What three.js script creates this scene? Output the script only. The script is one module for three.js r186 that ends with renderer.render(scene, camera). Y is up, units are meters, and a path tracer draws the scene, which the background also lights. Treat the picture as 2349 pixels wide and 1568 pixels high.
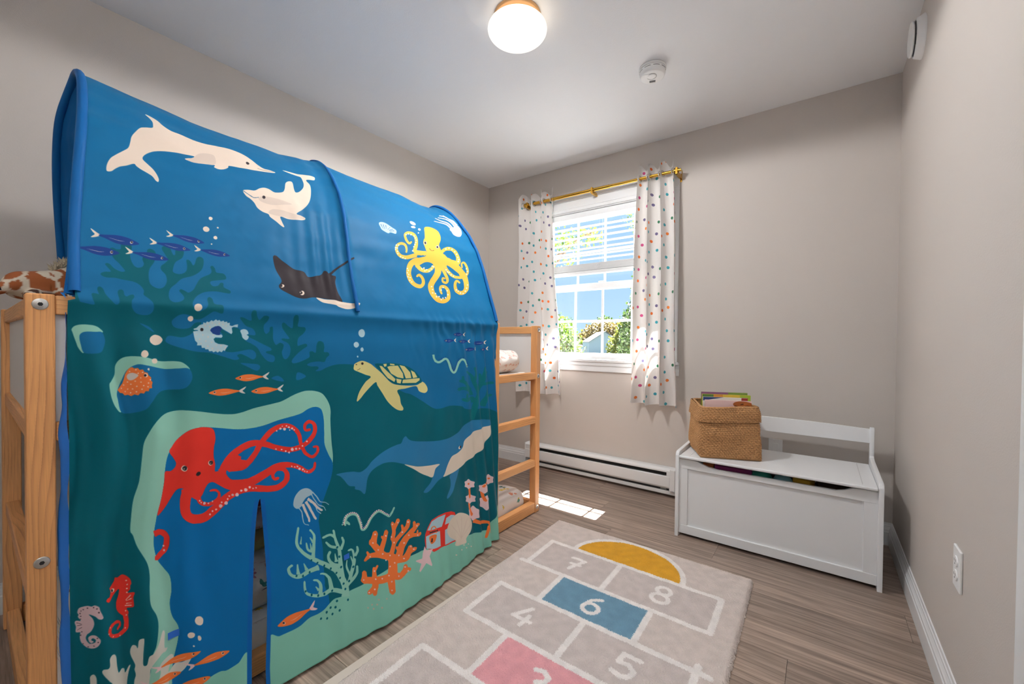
import * as THREE from 'three';
import { RoundedBoxGeometry } from 'three/addons/geometries/RoundedBoxGeometry.js';
import { mergeGeometries, mergeVertices, toCreasedNormals } from 'three/addons/utils/BufferGeometryUtils.js';
import { MarchingCubes } from 'three/addons/objects/MarchingCubes.js';
import { createNoise2D, createNoise3D } from 'simplex-noise';

// ---------------------------------------------------------------- camera, sky, sun, exposure
const scene = new THREE.Scene();
const renderer = new THREE.WebGLRenderer({ antialias: true });
renderer.toneMapping = THREE.LinearToneMapping;
renderer.toneMappingExposure = 1.1;
renderer.shadowMap.enabled = true;
const FOCAL = 944.46, EYE = 1.0632;
const camera = new THREE.PerspectiveCamera(2 * Math.atan(784 / FOCAL) * 180 / Math.PI, 2349 / 1568, 0.02, 400);
camera.position.set(0, EYE, 0);
camera.rotation.order = 'YXZ';
camera.rotation.set(-0.0141, 0.6435, 0.0098);
camera.setViewOffset(2349, 1568, 0, -11.6, 2349, 1568);
camera.updateProjectionMatrix();

{ // clear summer sky, paler towards the horizon
  const w = 64, h = 64, d = new Float32Array(w * h * 4);
  for (let y = 0; y < h; y++) {
    const up = Math.max(0, Math.sin(((y + 0.5) / h - 0.5) * Math.PI)), k = Math.pow(up, 0.55);
    for (let x = 0; x < w; x++) d.set([0.66 - 0.40 * k, 0.93 - 0.36 * k, 1.15 - 0.13 * k, 1], (y * w + x) * 4);
  }
  const t = new THREE.DataTexture(d, w, h, THREE.RGBAFormat, THREE.FloatType);
  t.mapping = THREE.EquirectangularReflectionMapping; t.magFilter = THREE.LinearFilter; t.needsUpdate = true;
  scene.background = t; scene.backgroundIntensity = 0.86;
}
const LAMP = 5.9, UPLIGHT = 10;
const sun = new THREE.DirectionalLight(new THREE.Color(1, 0.98, 0.95), 150);
sun.position.set(-1.37, 18.5, -12.5); sun.target.position.set(-1.39, 0.2, -2.4);
sun.castShadow = true; sun.shadow.radius = 1; sun.shadow.mapSize.set(2048, 2048);
Object.assign(sun.shadow.camera, { left: -8, right: 8, top: 8, bottom: -8, near: 0.5, far: 60 });
scene.add(sun, sun.target);

// ---------------------------------------------------------------- helpers
let seed = 1234567;
const rnd = () => { seed = (seed * 1664525 + 1013904223) >>> 0; return seed / 4294967296; };
const rr = (a, b) => a + (b - a) * rnd();
const n2 = createNoise2D(rnd), n3 = createNoise3D(rnd);
const clamp = (v, a, b) => Math.min(b, Math.max(a, v)), lerp = (a, b, t) => a + (b - a) * t;
const smooth = (a, b, v) => { const t = clamp((v - a) / (b - a), 0, 1); return t * t * (3 - 2 * t); };
const interp = (x, X, Y) => { let i = 0; if (x <= X[0]) return Y[0]; while (i < X.length - 1 && x > X[i + 1]) i++; if (i >= X.length - 1) return Y[Y.length - 1]; return lerp(Y[i], Y[i + 1], (x - X[i]) / (X[i + 1] - X[i])); };
const taken = new Map();
const numbered = (n) => { const k = taken.get(n) ?? 0; taken.set(n, k + 1); return k ? n + '_' + String(k).padStart(3, '0') : n; };
function shade(o) { o.traverse((m) => { if (m.isMesh) { m.castShadow = true; m.receiveShadow = true; } }); return o; }
function tag(o, label, category, group) { Object.assign(o.userData, { label, category }); if (group) o.userData.group = group; return o; }
function thing(name, label, category, pos = [0, 0, 0], turn = 0, group) {
  const o = new THREE.Group(); o.name = numbered(name); o.position.set(...pos); o.rotation.y = turn; scene.add(o); return tag(o, label, category, group);
}
function part(name, geo, mat, parent, pos, rot) {
  const m = new THREE.Mesh(Array.isArray(geo) ? mergeGeometries(geo.map((g) => g.index ? g.toNonIndexed() : g)) : geo, mat);
  m.name = name; if (pos) m.position.set(...pos); if (rot) m.rotation.set(...rot); m.castShadow = m.receiveShadow = true; parent.add(m); return m;
}
function single(name, geo, mat, label, category, pos, rot, group) { const m = part(numbered(name), geo, mat, scene, pos, rot); return tag(m, label, category, group); }
function struct(name, geo, mat, parent = scene) { const m = part(name, geo, mat, parent); if (parent === scene) m.userData.kind = 'structure'; return m; }
function structGroup(name) { const g = new THREE.Group(); g.name = name; g.userData.kind = 'structure'; scene.add(g); return g; }
const box = (x0, x1, y0, y1, z0, z1, r = 0) => {
  const g = r ? new RoundedBoxGeometry(x1 - x0, y1 - y0, z1 - z0, 2, r) : new THREE.BoxGeometry(x1 - x0, y1 - y0, z1 - z0);
  g.translate((x0 + x1) / 2, (y0 + y1) / 2, (z0 + z1) / 2); return g;
};
// uv in metres: v runs along the given axis, u across it
function grainUV(g, axis, su = 1, sv = 1, ou = 0, ov = 0) {
  const p = g.attributes.position, n = g.attributes.normal, uv = new Float32Array(p.count * 2);
  for (let i = 0; i < p.count; i++) {
    const P = [p.getX(i), p.getY(i), p.getZ(i)], N = [n.getX(i), n.getY(i), n.getZ(i)].map(Math.abs);
    const o = [0, 1, 2].filter((a) => a !== axis), u = N[axis] > Math.max(N[o[0]], N[o[1]]) ? P[o[0]] : (N[o[0]] > N[o[1]] ? P[o[1]] : P[o[0]]);
    const v = N[axis] > Math.max(N[o[0]], N[o[1]]) ? P[o[1]] * 6 : P[axis];
    uv[i * 2] = u * su + ou; uv[i * 2 + 1] = v * sv + ov;
  }
  g.setAttribute('uv', new THREE.BufferAttribute(uv, 2)); return g;
}
function grid(nu, nv, f) { // f(i/nu, j/nv) -> [x, y, z, u, v]
  const pos = [], uv = [], idx = [];
  for (let j = 0; j <= nv; j++) for (let i = 0; i <= nu; i++) { const q = f(i / nu, j / nv); pos.push(q[0], q[1], q[2]); uv.push(q[3] ?? i / nu, q[4] ?? j / nv); }
  for (let j = 0; j < nv; j++) for (let i = 0; i < nu; i++) { const a = j * (nu + 1) + i, b = a + 1, c = a + nu + 1, d = c + 1; idx.push(a, b, d, a, d, c); }
  const g = new THREE.BufferGeometry();
  g.setAttribute('position', new THREE.Float32BufferAttribute(pos, 3)); g.setAttribute('uv', new THREE.Float32BufferAttribute(uv, 2)); g.setIndex(idx); g.computeVertexNormals(); return g;
}
const tube = (pts, r, seg = 40, rad = 10) => new THREE.TubeGeometry(new THREE.CatmullRomCurve3(pts.map((p) => new THREE.Vector3(...p))), seg, r, rad, false);
const cyl = (r0, r1, h, x, y, z, axis = 1, seg = 24) => { const g = new THREE.CylinderGeometry(r0, r1, h, seg); if (axis === 0) g.rotateZ(Math.PI / 2); if (axis === 2) g.rotateX(Math.PI / 2); g.translate(x, y, z); return g; };
const lathe = (pts, seg = 48) => new THREE.LatheGeometry(pts.map((p) => new THREE.Vector2(...p)), seg);
function extrude(pts, depth, bevel = 0) { const s = new THREE.Shape(pts.map((p) => new THREE.Vector2(...p))); return new THREE.ExtrudeGeometry(s, { depth, bevelEnabled: bevel > 0, bevelSize: bevel, bevelThickness: bevel, bevelSegments: 2, curveSegments: 16 }); }
function canvas(w, h, draw) { const c = document.createElement('canvas'); c.width = w; c.height = h; draw(c.getContext('2d'), w, h); return c; }
function tex(c, srgb = true, repeat = true) {
  const t = new THREE.CanvasTexture(c); if (srgb) t.colorSpace = THREE.SRGBColorSpace; if (repeat) t.wrapS = t.wrapT = THREE.RepeatWrapping; t.magFilter = THREE.LinearFilter; return t;
}
function pixelTex(w, h, f, srgb = true) { // f(x, y) -> [r, g, b] 0..255
  const d = new Uint8Array(w * h * 4);
  for (let y = 0; y < h; y++) for (let x = 0; x < w; x++) { const c = f(x, y); d.set([clamp(c[0], 0, 255), clamp(c[1], 0, 255), clamp(c[2], 0, 255), 255], (y * w + x) * 4); }
  const t = new THREE.DataTexture(d, w, h); if (srgb) t.colorSpace = THREE.SRGBColorSpace; t.wrapS = t.wrapT = THREE.RepeatWrapping; t.magFilter = THREE.LinearFilter; t.needsUpdate = true; return t;
}
// noise that repeats over w x h
const wrapNoise = (x, y, w, h, fx, fy, o = 0) => { const a = x / w * Math.PI * 2, b = y / h * Math.PI * 2, ra = fx / 6.28, rb = fy / 6.28; return n3(Math.cos(a) * ra + o, Math.sin(a) * ra + Math.cos(b) * rb * 1.01, Math.sin(b) * rb - o * 0.7); };
const std = (color, roughness = 0.6, extra = {}) => new THREE.MeshStandardMaterial({ color, roughness, ...extra });
const phys = (color, roughness = 0.6, extra = {}) => new THREE.MeshPhysicalMaterial({ color, roughness, ...extra });

// ---------------------------------------------------------------- materials
const fineBump = pixelTex(256, 256, (x, y) => { const v = 128 + 60 * wrapNoise(x, y, 256, 256, 60, 60) + 40 * wrapNoise(x, y, 256, 256, 140, 140, 5); return [v, v, v]; }, false);
const rolled = (rep) => { const t = fineBump.clone(); t.repeat.set(rep, rep); t.needsUpdate = true; return t; };
const M = {
  wall: std('#ccc5bf', 0.75, { bumpMap: rolled(3), bumpScale: 0.0004 }),
  ceiling: std('#f5f7fa', 0.9, { bumpMap: rolled(3), bumpScale: 0.0004 }),
  trim: std('#eef0f2', 0.35),
  white: std('#edeff1', 0.38),
  plastic: std('#f2f3f3', 0.4),
  vinyl: std('#f4f6f8', 0.35),
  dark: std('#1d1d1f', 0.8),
  steel: std('#c9c9c6', 0.35, { metalness: 0.9 }),
  brass: std('#c79a3e', 0.25, { metalness: 1 }),
  panel: std('#dedbd8', 0.55),
  glass: phys('#ffffff', 0.02, { transmission: 1, thickness: 0, ior: 1.5, specularIntensity: 0.6 }),
};
// pine: growth lines along v, 0.25 m x 1 m a tile
const pineTex = pixelTex(512, 1024, (x, y) => {
  const warp = 0.55 * wrapNoise(x, y, 512, 1024, 2, 1.2) + 0.06 * wrapNoise(x, y, 512, 1024, 5, 4, 3);
  const ph = x / 512 * 26 + warp * 3.2, f = ph - Math.floor(ph), line = Math.pow(f, 3.5) * (0.55 + 0.45 * wrapNoise(x, y, 512, 1024, 4, 4, 9));
  const fib = wrapNoise(x, y, 512, 1024, 170, 14, 2) * 0.05, tone = wrapNoise(x, y, 512, 1024, 3, 2, 7) * 0.05;
  const k = 1 - 0.2 * line + fib + tone;
  return [222 * k + 4, 168 * (k - 0.06 * line), 110 * (k - 0.1 * line)];
});
const pineMats = [[1, 1, 1], [0.95, 0.9, 0.84], [1.0, 0.95, 0.9]].map((c) => { const m = std('#ffffff', 0.5, { map: pineTex }); m.color.setRGB(...c); return m; });
let woodCount = 0;
function wood(name, parent, x0, x1, y0, y1, z0, z1, axis, mi) {
  woodCount++;
  const g = box(x0, x1, y0, y1, z0, z1, Math.min(0.004, (x1 - x0) / 4, (y1 - y0) / 4, (z1 - z0) / 4));
  grainUV(g, axis, 4, 1, woodCount * 0.37, woodCount * 0.61);
  return part(name, g, pineMats[mi ?? woodCount % 3], parent);
}
// ---------------------------------------------------------------- the room
const XL = -2.5006, XR = 0.3192, ZB = -2.951, ZF = 1.0, TOP = 2.4864, TH = 0.18;
const WX0 = -1.92, WX1 = -0.85, WY0 = 0.93, WY1 = 2.108; // window opening
const planar = (g, s = 1) => { const p = g.attributes.position, n = g.attributes.normal, uv = new Float32Array(p.count * 2); for (let i = 0; i < p.count; i++) { const ax = Math.abs(n.getX(i)), ay = Math.abs(n.getY(i)), az = Math.abs(n.getZ(i)); const [a, b] = ay > ax && ay > az ? [p.getX(i), p.getZ(i)] : ax > az ? [p.getZ(i), p.getY(i)] : [p.getX(i), p.getY(i)]; uv[2 * i] = a * s; uv[2 * i + 1] = b * s; } g.setAttribute('uv', new THREE.BufferAttribute(uv, 2)); return g; };
struct('wall_left', planar(box(XL - TH, XL, -0.15, TOP + 0.15, ZB - TH, ZF + TH)), M.wall);
struct('wall_right', [planar(box(XR, XR + TH, -0.15, TOP + 0.15, ZB - TH, -1.122)), planar(box(XR, XR + TH, 2.05, TOP + 0.15, -1.122, -0.322)), planar(box(XR, XR + TH, -0.15, TOP + 0.15, -0.322, ZF + TH))], M.wall);
struct('wall_front', planar(box(XL - TH, XR + TH, -0.15, TOP + 0.15, ZF, ZF + TH)), M.wall);
struct('wall_back', [planar(box(XL - TH, WX0, -0.15, TOP + 0.15, ZB - TH, ZB)), planar(box(WX1, XR + TH, -0.15, TOP + 0.15, ZB - TH, ZB)), planar(box(WX0, WX1, -0.15, WY0, ZB - TH, ZB)), planar(box(WX0, WX1, WY1, TOP + 0.15, ZB - TH, ZB))], M.wall);
struct('ceiling', planar(box(XL - TH, XR + TH, TOP, TOP + 0.15, ZB - TH, ZF + TH)), M.ceiling);
struct('roof_eave', planar(box(XL - 1.5, XR + 1.5, 2.45, 2.62, ZB - TH - 0.47, ZB - TH)), M.trim);   // roof overhang that keeps the sun off the upper sash

// vinyl planks, each a piece of its own, laid across the room
const floor = struct('floor', box(XL - TH, XR + TH, -0.15, -0.009, ZB - TH, ZF + TH), std('#2b2522', 0.9));
const plankTex = pixelTex(2048, 1024, (x, y) => {
  const band = wrapNoise(x, y, 2048, 1024, 3, 40, 1) * 0.14 + wrapNoise(x, y, 2048, 1024, 7, 120, 4) * 0.10 + wrapNoise(x, y, 2048, 1024, 30, 260, 8) * 0.07;
  const swirl = Math.sin(y / 1024 * 60 + 5 * wrapNoise(x, y, 2048, 1024, 2.5, 5, 6)) * 0.05, k = 1 + band + swirl;
  return [146 * k, 128 * k, 116 * k];
});
const plankMats = [1, 0.9, 1.08, 0.97].map((k) => { const m = std('#ffffff', 0.36, { map: plankTex, bumpMap: plankTex, bumpScale: 0.0004 }); m.color.setRGB(k, k, k); return m; });
{
  const W = 0.184, LEN = 1.22; let row = 0;
  for (let z = ZB; z < ZF; z += W, row++) {
    const z1 = Math.min(z + W, ZF);
    for (let x = XL - (row * 0.43 % 1) * LEN; x < XR; x += LEN) {
      const x0 = Math.max(x, XL), x1 = Math.min(x + LEN, XR); if (x1 - x0 < 0.02) continue;
      const g = box(x0 + 0.0006, x1 - 0.0006, -0.009, 0, z + 0.0006, z1 - 0.0006), p = g.attributes.position, uv = g.attributes.uv, o = rnd(), ou = rnd();
      for (let i = 0; i < p.count; i++) uv.setXY(i, (p.getX(i) - x) / 1.9 + ou, (p.getZ(i) - z) / 0.75 + o);
      part('plank', g, plankMats[Math.floor(rnd() * 4)], floor);
    }
  }
}
// baseboards
const bbProfile = [[0, 0], [0.016, 0], [0.016, 0.07], [0.0135, 0.074], [0.0135, 0.084], [0.011, 0.089], [0.0075, 0.098], [0.0075, 0.104], [0.005, 0.108], [0.004, 0.118], [0, 0.118]];
const bb = (len) => extrude(bbProfile, len);
{
  const run = (x0, x1) => { const g = bb(x1 - x0); g.rotateY(Math.PI / 2); g.scale(1, 1, -1); g.translate(x0, 0, ZB); g.index = null; return g; };
  // profile depth points into the room (+z) on the back wall
  const mk = (x0, x1) => { const g = bb(x1 - x0); const p = g.attributes.position; for (let i = 0; i < p.count; i++) { const a = p.getX(i), b = p.getY(i), c = p.getZ(i); p.setXYZ(i, x0 + c, b, ZB + a); } g.computeVertexNormals(); return g; };
  struct('baseboard_back', [mk(XL, -2.02), mk(-0.772, XR)], M.trim);
  const side = (z0, z1, x, s) => { const g = bb(z1 - z0); const p = g.attributes.position; for (let i = 0; i < p.count; i++) { const a = p.getX(i), b = p.getY(i), c = p.getZ(i); p.setXYZ(i, x + s * a, b, z0 + c); } g.computeVertexNormals(); return g; };
  struct('baseboard_left', side(ZB, ZF, XL, 1), M.trim);
  struct('baseboard_right', [side(ZB, -1.19, XR, -1), side(-0.252, ZF, XR, -1)], M.trim);
  const front = bb(XR - XL), p = front.attributes.position; for (let i = 0; i < p.count; i++) { const a = p.getX(i), b = p.getY(i), c = p.getZ(i); p.setXYZ(i, XL + c, b, ZF - a); } front.computeVertexNormals();
  struct('baseboard_front', front, M.trim);
}
// closed door and casing on the right wall, its far casing just enters the frame
{
  const d = structGroup('door_1');
  part('door_panel', [box(XR + 0.03, XR + 0.07, 0.008, 2.04, -1.117, -0.327, 0.002)], M.white, d);
  for (const [y0, y1] of [[0.25, 0.95], [1.08, 1.9]]) for (const [z0, z1] of [[-1.02, -0.76], [-0.68, -0.42]]) part('raised_panel', box(XR + 0.022, XR + 0.034, y0, y1, z0, z1, 0.004), M.white, d);
  part('door_knob', [cyl(0.026, 0.026, 0.05, XR + 0.01, 1.0, -0.39, 0), new THREE.SphereGeometry(0.028, 20, 14).translate(XR - 0.02, 1.0, -0.39)], M.steel, d);
  struct('trim_1', [box(XR - 0.018, XR, 0, 2.13, -1.19, -1.12, 0.004), box(XR - 0.018, XR, 0, 2.13, -0.324, -0.252, 0.004), box(XR - 0.018, XR, 2.05, 2.13, -1.12, -0.324, 0.004)], M.trim);
}
// window with two sashes and grilles
{
  const w = structGroup('window_1'), ZG = ZB - 0.085, V = M.vinyl;
  part('casing', [box(WX0 - 0.062, WX1 + 0.062, WY1, WY1 + 0.085, ZB, ZB + 0.016, 0.003), box(WX0 - 0.067, WX1 + 0.067, WY1 + 0.085, WY1 + 0.105, ZB, ZB + 0.026, 0.003), box(WX0 - 0.072, WX1 + 0.072, WY1 + 0.105, WY1 + 0.128, ZB, ZB + 0.034, 0.006), box(WX0 - 0.062, WX1 + 0.062, WY1 + 0.022, WY1 + 0.032, ZB + 0.01, ZB + 0.021, 0.003)], M.trim, w);
  for (const [a, b] of [[WX0 - 0.062, WX0], [WX1, WX1 + 0.062]]) part('casing', [box(a, b, WY0, WY1, ZB, ZB + 0.016, 0.003), box(a + 0.02, b - 0.03, WY0, WY1, ZB + 0.01, ZB + 0.021, 0.003)], M.trim, w);
  part('stool', box(WX0 - 0.075, WX1 + 0.075, WY0 - 0.022, WY0, ZB - 0.07, ZB + 0.032, 0.006), M.trim, w);
  part('apron', [box(WX0 - 0.075, WX1 + 0.075, WY0 - 0.095, WY0 - 0.022, ZB, ZB + 0.014, 0.003), box(WX0 - 0.075, WX1 + 0.075, WY0 - 0.05, WY0 - 0.022, ZB + 0.008, ZB + 0.022, 0.004)], M.trim, w);
  part('jamb', [box(WX0, WX0 + 0.012, WY0, WY1, ZB - 0.07, ZB), box(WX1 - 0.012, WX1, WY0, WY1, ZB - 0.07, ZB), box(WX0, WX1, WY1 - 0.006, WY1, ZB - 0.07, ZB)], M.trim, w);
  part('frame', [box(WX0, WX0 + 0.03, WY0, WY1, ZB - TH, ZB - 0.07), box(WX1 - 0.03, WX1, WY0, WY1, ZB - TH, ZB - 0.07), box(WX0, WX1, WY0, WY0 + 0.02, ZB - TH, ZB - 0.07), box(WX0, WX1, WY1 - 0.03, WY1, ZB - TH, ZB - 0.07)], V, w);
  const gx = [-1.625, -1.385, -1.145], ix0 = -1.862, ix1 = -0.908;
  const sash = (name, y0, y1, g0, g1, z) => {
    const s = part(name, [box(-1.89, ix0, y0, y1, z - 0.016, z + 0.016, 0.003), box(ix1, -0.88, y0, y1, z - 0.016, z + 0.016, 0.003), box(ix0, ix1, y0, g0, z - 0.016, z + 0.016, 0.003), box(ix0, ix1, g1, y1, z - 0.016, z + 0.016, 0.003)], V, w);
    for (const x of gx) part('muntin', box(x - 0.0085, x + 0.0085, g0, g1, z - 0.006, z + 0.006, 0.002), V, s);
    const ym = (g0 + g1) / 2; part('muntin', box(ix0, ix1, ym - 0.0085, ym + 0.0085, z - 0.0055, z + 0.0055, 0.002), V, s);
    const xs = [ix0, ...gx, ix1], ys = [g0, ym, g1];
    for (let i = 0; i < 4; i++) for (let j = 0; j < 2; j++) part('pane', new THREE.PlaneGeometry(xs[i + 1] - xs[i], ys[j + 1] - ys[j]).translate((xs[i] + xs[i + 1]) / 2, (ys[j] + ys[j + 1]) / 2, z), M.glass, s);
  };
  sash('lower_sash', 0.945, 1.535, 0.975, 1.487, ZG);
  sash('upper_sash', 1.485, 2.085, 1.54, 2.055, ZG - 0.035);
  part('sash_lock', box(-1.42, -1.36, 1.535, 1.548, ZG - 0.01, ZG + 0.014, 0.003), V, w);
}
// ---------------------------------------------------------------- horizontal blind, half raised
{
  const b = thing('window_blind', 'white horizontal slat blind, half raised in the window', 'blind'), z = ZB - 0.04, x0 = -1.9, x1 = -0.87, mat = M.vinyl;
  part('headrail', box(x0, x1, 2.055, 2.1, z - 0.026, z + 0.026, 0.004), mat, b);
  const slat2 = box(x0, x1, -0.0013, 0.0013, -0.0245, 0.0245, 0.0006);
  for (const y of [1.984, 1.945, 1.9, 1.853, 1.81, 1.782, 1.757, 1.722]) part('slat', slat2, mat, b, [0, y, z], [-0.04, 0, 0]);
  for (let i = 0; i < 16; i++) part('slat', slat2, mat, b, [rr(-0.001, 0.001), 1.632 + i * 0.0034, z + rr(-0.001, 0.001)], [rr(-0.02, 0.02), 0, 0]);
  part('bottom_rail', box(x0, x1, 1.602, 1.628, z - 0.025, z + 0.025, 0.005), mat, b);
  for (const x of [-1.83, -1.385, -0.95]) {
    part('ladder_cord', [cyl(0.0011, 0.0011, 0.45, x, 1.835, z + 0.0262, 1, 6), cyl(0.0011, 0.0011, 0.45, x, 1.835, z - 0.0262, 1, 6)], M.white, b);
    const loop = []; for (let k = 0; k <= 26; k++) { const t = k / 26 * Math.PI * 6; loop.push([x + 0.017 * Math.sin(t * 1.3 + x * 9), 1.655 + 0.018 * Math.cos(t * 0.9), z + 0.028 + 0.006 * Math.sin(t * 2.1)]); }
    part('cord_loop', tube(loop, 0.0012, 120, 5), M.white, b);
  }
}
// ---------------------------------------------------------------- curtain rod and curtains
{
  const r = thing('curtain_rod', 'brass curtain rod mounted above the window', 'curtain rod'), y = 2.211, z = ZB + 0.09;
  part('rod', [cyl(0.0125, 0.0125, 0.75, -1.64, y, z, 0), cyl(0.0105, 0.0105, 0.66, -1.09, y, z, 0)], M.brass, r);
  part('end_cap', [cyl(0.0165, 0.0165, 0.03, -0.79, y, z, 0, 6)], M.brass, r); part('end_cap', [cyl(0.0165, 0.0165, 0.03, -2.01, y, z, 0, 6)], M.brass, r);
  for (const x of [-0.785, -1.4, -1.995]) part('bracket', [box(x - 0.008, x + 0.008, y - 0.03, y - 0.006, ZB + 0.002, z + 0.01, 0.002), box(x - 0.01, x + 0.01, y - 0.05, y + 0.03, ZB, ZB + 0.004, 0.001), box(x - 0.008, x + 0.008, y - 0.028, y + 0.017, z + 0.0, z + 0.019, 0.003)], M.brass, r);
}
const dotTex = tex(canvas(1024, 1024, (c, w, h) => { // 0.5 m tile
  c.fillStyle = '#e6e2df'; c.fillRect(0, 0, w, h);
  const cols = ['#df6a2b', '#3b9cab', '#bd4a7c', '#3d7a5a', '#6d6488', '#e0782f', '#48a3b0'], spots = []; let tries = 0;
  while (spots.length < 42 && tries++ < 9000) { const x = rnd() * w, y = rnd() * h; if (spots.every(([a, b]) => { let dx = Math.abs(a - x), dy = Math.abs(b - y); dx = Math.min(dx, w - dx); dy = Math.min(dy, h - dy); return dx * dx + dy * dy > 122 * 122; })) spots.push([x, y]); }
  spots.forEach(([x, y], i) => { c.fillStyle = cols[i % cols.length]; for (const ox of [-w, 0, w]) for (const oy of [-h, 0, h]) { c.beginPath(); c.ellipse(x + ox, y + oy, 22, 21, 0, 0, 7); c.fill(); } });
}));
const curtainMat = phys('#ffffff', 0.95, { map: dotTex, transmission: 0.08, thickness: 0, side: THREE.DoubleSide });
function curtain(label, xt0, xt1, xb0, xb1, folds, ph, wob) {
  const c = thing('curtain', label, 'curtain'), zc = ZB + 0.088, NU = 150, NV = 110, yT = 2.283, yB = 0.632;
  // arc length of the folded cloth gives u in metres
  const shape = (u, v) => {
    const a = lerp(lerp(xt0, xt1, u), lerp(xb0, xb1, u), v) + wob * 0.012 * Math.sin(v * 5 + u * 4), amp = lerp(0.044, 0.054, v) * (0.85 + 0.3 * n2(u * 2.2 + ph, v * 0.8));
    const s = Math.sin(u * folds * Math.PI * 2 + ph + 0.5 * n2(u * 1.5, v * 1.4 + ph));
    const flat = Math.sign(s) * Math.pow(Math.abs(s), 0.75);
    const yTop = yT + 0.018 * Math.sin(u * folds * Math.PI * 4 + ph * 2 + 1) + 0.01 * n2(u * 6, ph);
    return [a + 0.014 * Math.cos(u * folds * Math.PI * 2 + ph), lerp(yTop, yB + 0.006 * Math.sin(u * 9 + ph), v), zc + amp * flat + 0.004 * n2(u * 9, v * 6 + ph)];
  };
  const us = [0]; for (let i = 1; i <= NU; i++) { const p = shape((i - 1) / NU, 0.5), q = shape(i / NU, 0.5); us.push(us[i - 1] + Math.hypot(p[0] - q[0], p[2] - q[2])); }
  const g = grid(NU, NV, (u, v) => { const q = shape(u, v); return [...q, us[Math.round(u * NU)] * 2 + ph, q[1] * 2]; });
  part('cloth', g, curtainMat, c);
  const hem = grid(NU, 4, (u, v) => { const q = shape(u, 1 - v * 0.042), s = shape(u, 1); return [q[0], q[1], q[2] - 0.004, us[Math.round(u * NU)] * 2 + ph + 0.3, q[1] * 2]; });
  part('hem', hem, curtainMat, c);
  for (let k = 0; k < folds * 2; k++) { // eyelets where the cloth crosses the rod
    const u = (k * Math.PI - ph + 0.0) / (folds * Math.PI * 2) + 0.0; const uu = ((u % 1) + 1) % 1; if (uu < 0.03 || uu > 0.97) continue;
    const q = shape(uu, 0.045), t = new THREE.TorusGeometry(0.021, 0.0035, 8, 28); t.rotateY(Math.PI / 2.6); part('eyelet', t, M.steel, c, [q[0], 2.211, ZB + 0.09]);
  }
}
curtain('white polka dot curtain panel beside the loft bed end', -2.08, -1.752, -2.075, -1.672, 3, 0.6, 1);
curtain('white polka dot curtain panel on the toy chest side of window', -1.032, -0.802, -1.066, -0.742, 3, 2.2, -0.5);

// ---------------------------------------------------------------- baseboard heater
{
  const h = thing('baseboard_heater', 'long white electric baseboard heater under the window', 'heater', [0, 0, ZB]), x0 = -2.015, x1 = -0.777, mat = std('#eceeef', 0.35);
  const prof = (pts) => (a, b) => { const g = extrude(pts, b - a), p = g.attributes.position; for (let i = 0; i < p.count; i++) { const q = [p.getX(i), p.getY(i), p.getZ(i)]; p.setXYZ(i, a + q[2], q[1], q[0]); } g.computeVertexNormals(); return g; };
  part('back_plate', box(x0, x1, 0.022, 0.196, 0, 0.012), mat, h);
  part('top_cover', prof([[0, 0.2], [0.045, 0.2], [0.064, 0.186], [0.064, 0.176], [0.06, 0.176], [0.06, 0.184], [0.044, 0.194], [0, 0.194]])(x0, x1), mat, h);
  part('outlet_slot', box(x0 + 0.14, x1 - 0.055, 0.152, 0.178, 0.02, 0.046), M.dark, h);
  part('front_panel', prof([[0.064, 0.15], [0.067, 0.146], [0.067, 0.078], [0.06, 0.066], [0.056, 0.066], [0.056, 0.15]])(x0 + 0.005, x1 - 0.035), mat, h);
  part('intake_slot', box(x0 + 0.1, x1 - 0.05, 0.046, 0.07, 0.014, 0.044), std('#3a3a3c', 0.7), h);
  part('bottom_lip', box(x0, x1, 0.022, 0.046, 0.01, 0.052, 0.002), mat, h);
  part('end_cap', [box(x0, x0 + 0.13, 0.15, 0.18, 0.012, 0.064, 0.002), box(x0 - 0.003, x0 + 0.004, 0.022, 0.198, 0, 0.066, 0.002)], mat, h);
  part('end_cap', [box(x1 - 0.055, x1, 0.15, 0.18, 0.012, 0.064, 0.002), box(x1 - 0.035, x1 + 0.003, 0.05, 0.198, 0, 0.069, 0.005)], mat, h);
  part('rating_plate', box(x1 - 0.1, x1 - 0.06, 0.05, 0.066, 0.044, 0.0455), std('#8f9090', 0.5), h);
}
// ---------------------------------------------------------------- fittings on walls and ceiling
{
  const l = thing('ceiling_lamp', 'round opal glass ceiling lamp with thin wooden ring, switched on', 'lamp', [-1.085, TOP, -1.463]);
  part('wooden_ring', lathe([[0, 0], [0.1, 0], [0.103, -0.003], [0.102, -0.012], [0.098, -0.015], [0, -0.015]]), std('#d9a873', 0.5), l);
  const gl = []; for (let i = 0; i <= 24; i++) { const a = i / 24 * Math.PI; gl.push([Math.max(0.0001, 0.129 * Math.sin(a)), -0.063 - 0.048 * Math.cos(a)]); }
  part('globe', lathe(gl.reverse(), 64), std('#fff6e8', 0.3, { emissive: new THREE.Color(1.0, 0.93, 0.80), emissiveIntensity: 0.95 }), l);
  const s = new THREE.SpotLight(new THREE.Color(1, 0.985, 0.965), LAMP, 0, Math.PI * 0.495, 0.06, 2);
  s.position.set(0, -0.135, 0); s.target.position.set(0, -2, 0); s.castShadow = true; s.shadow.radius = 5; l.add(s, s.target);
}
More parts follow.
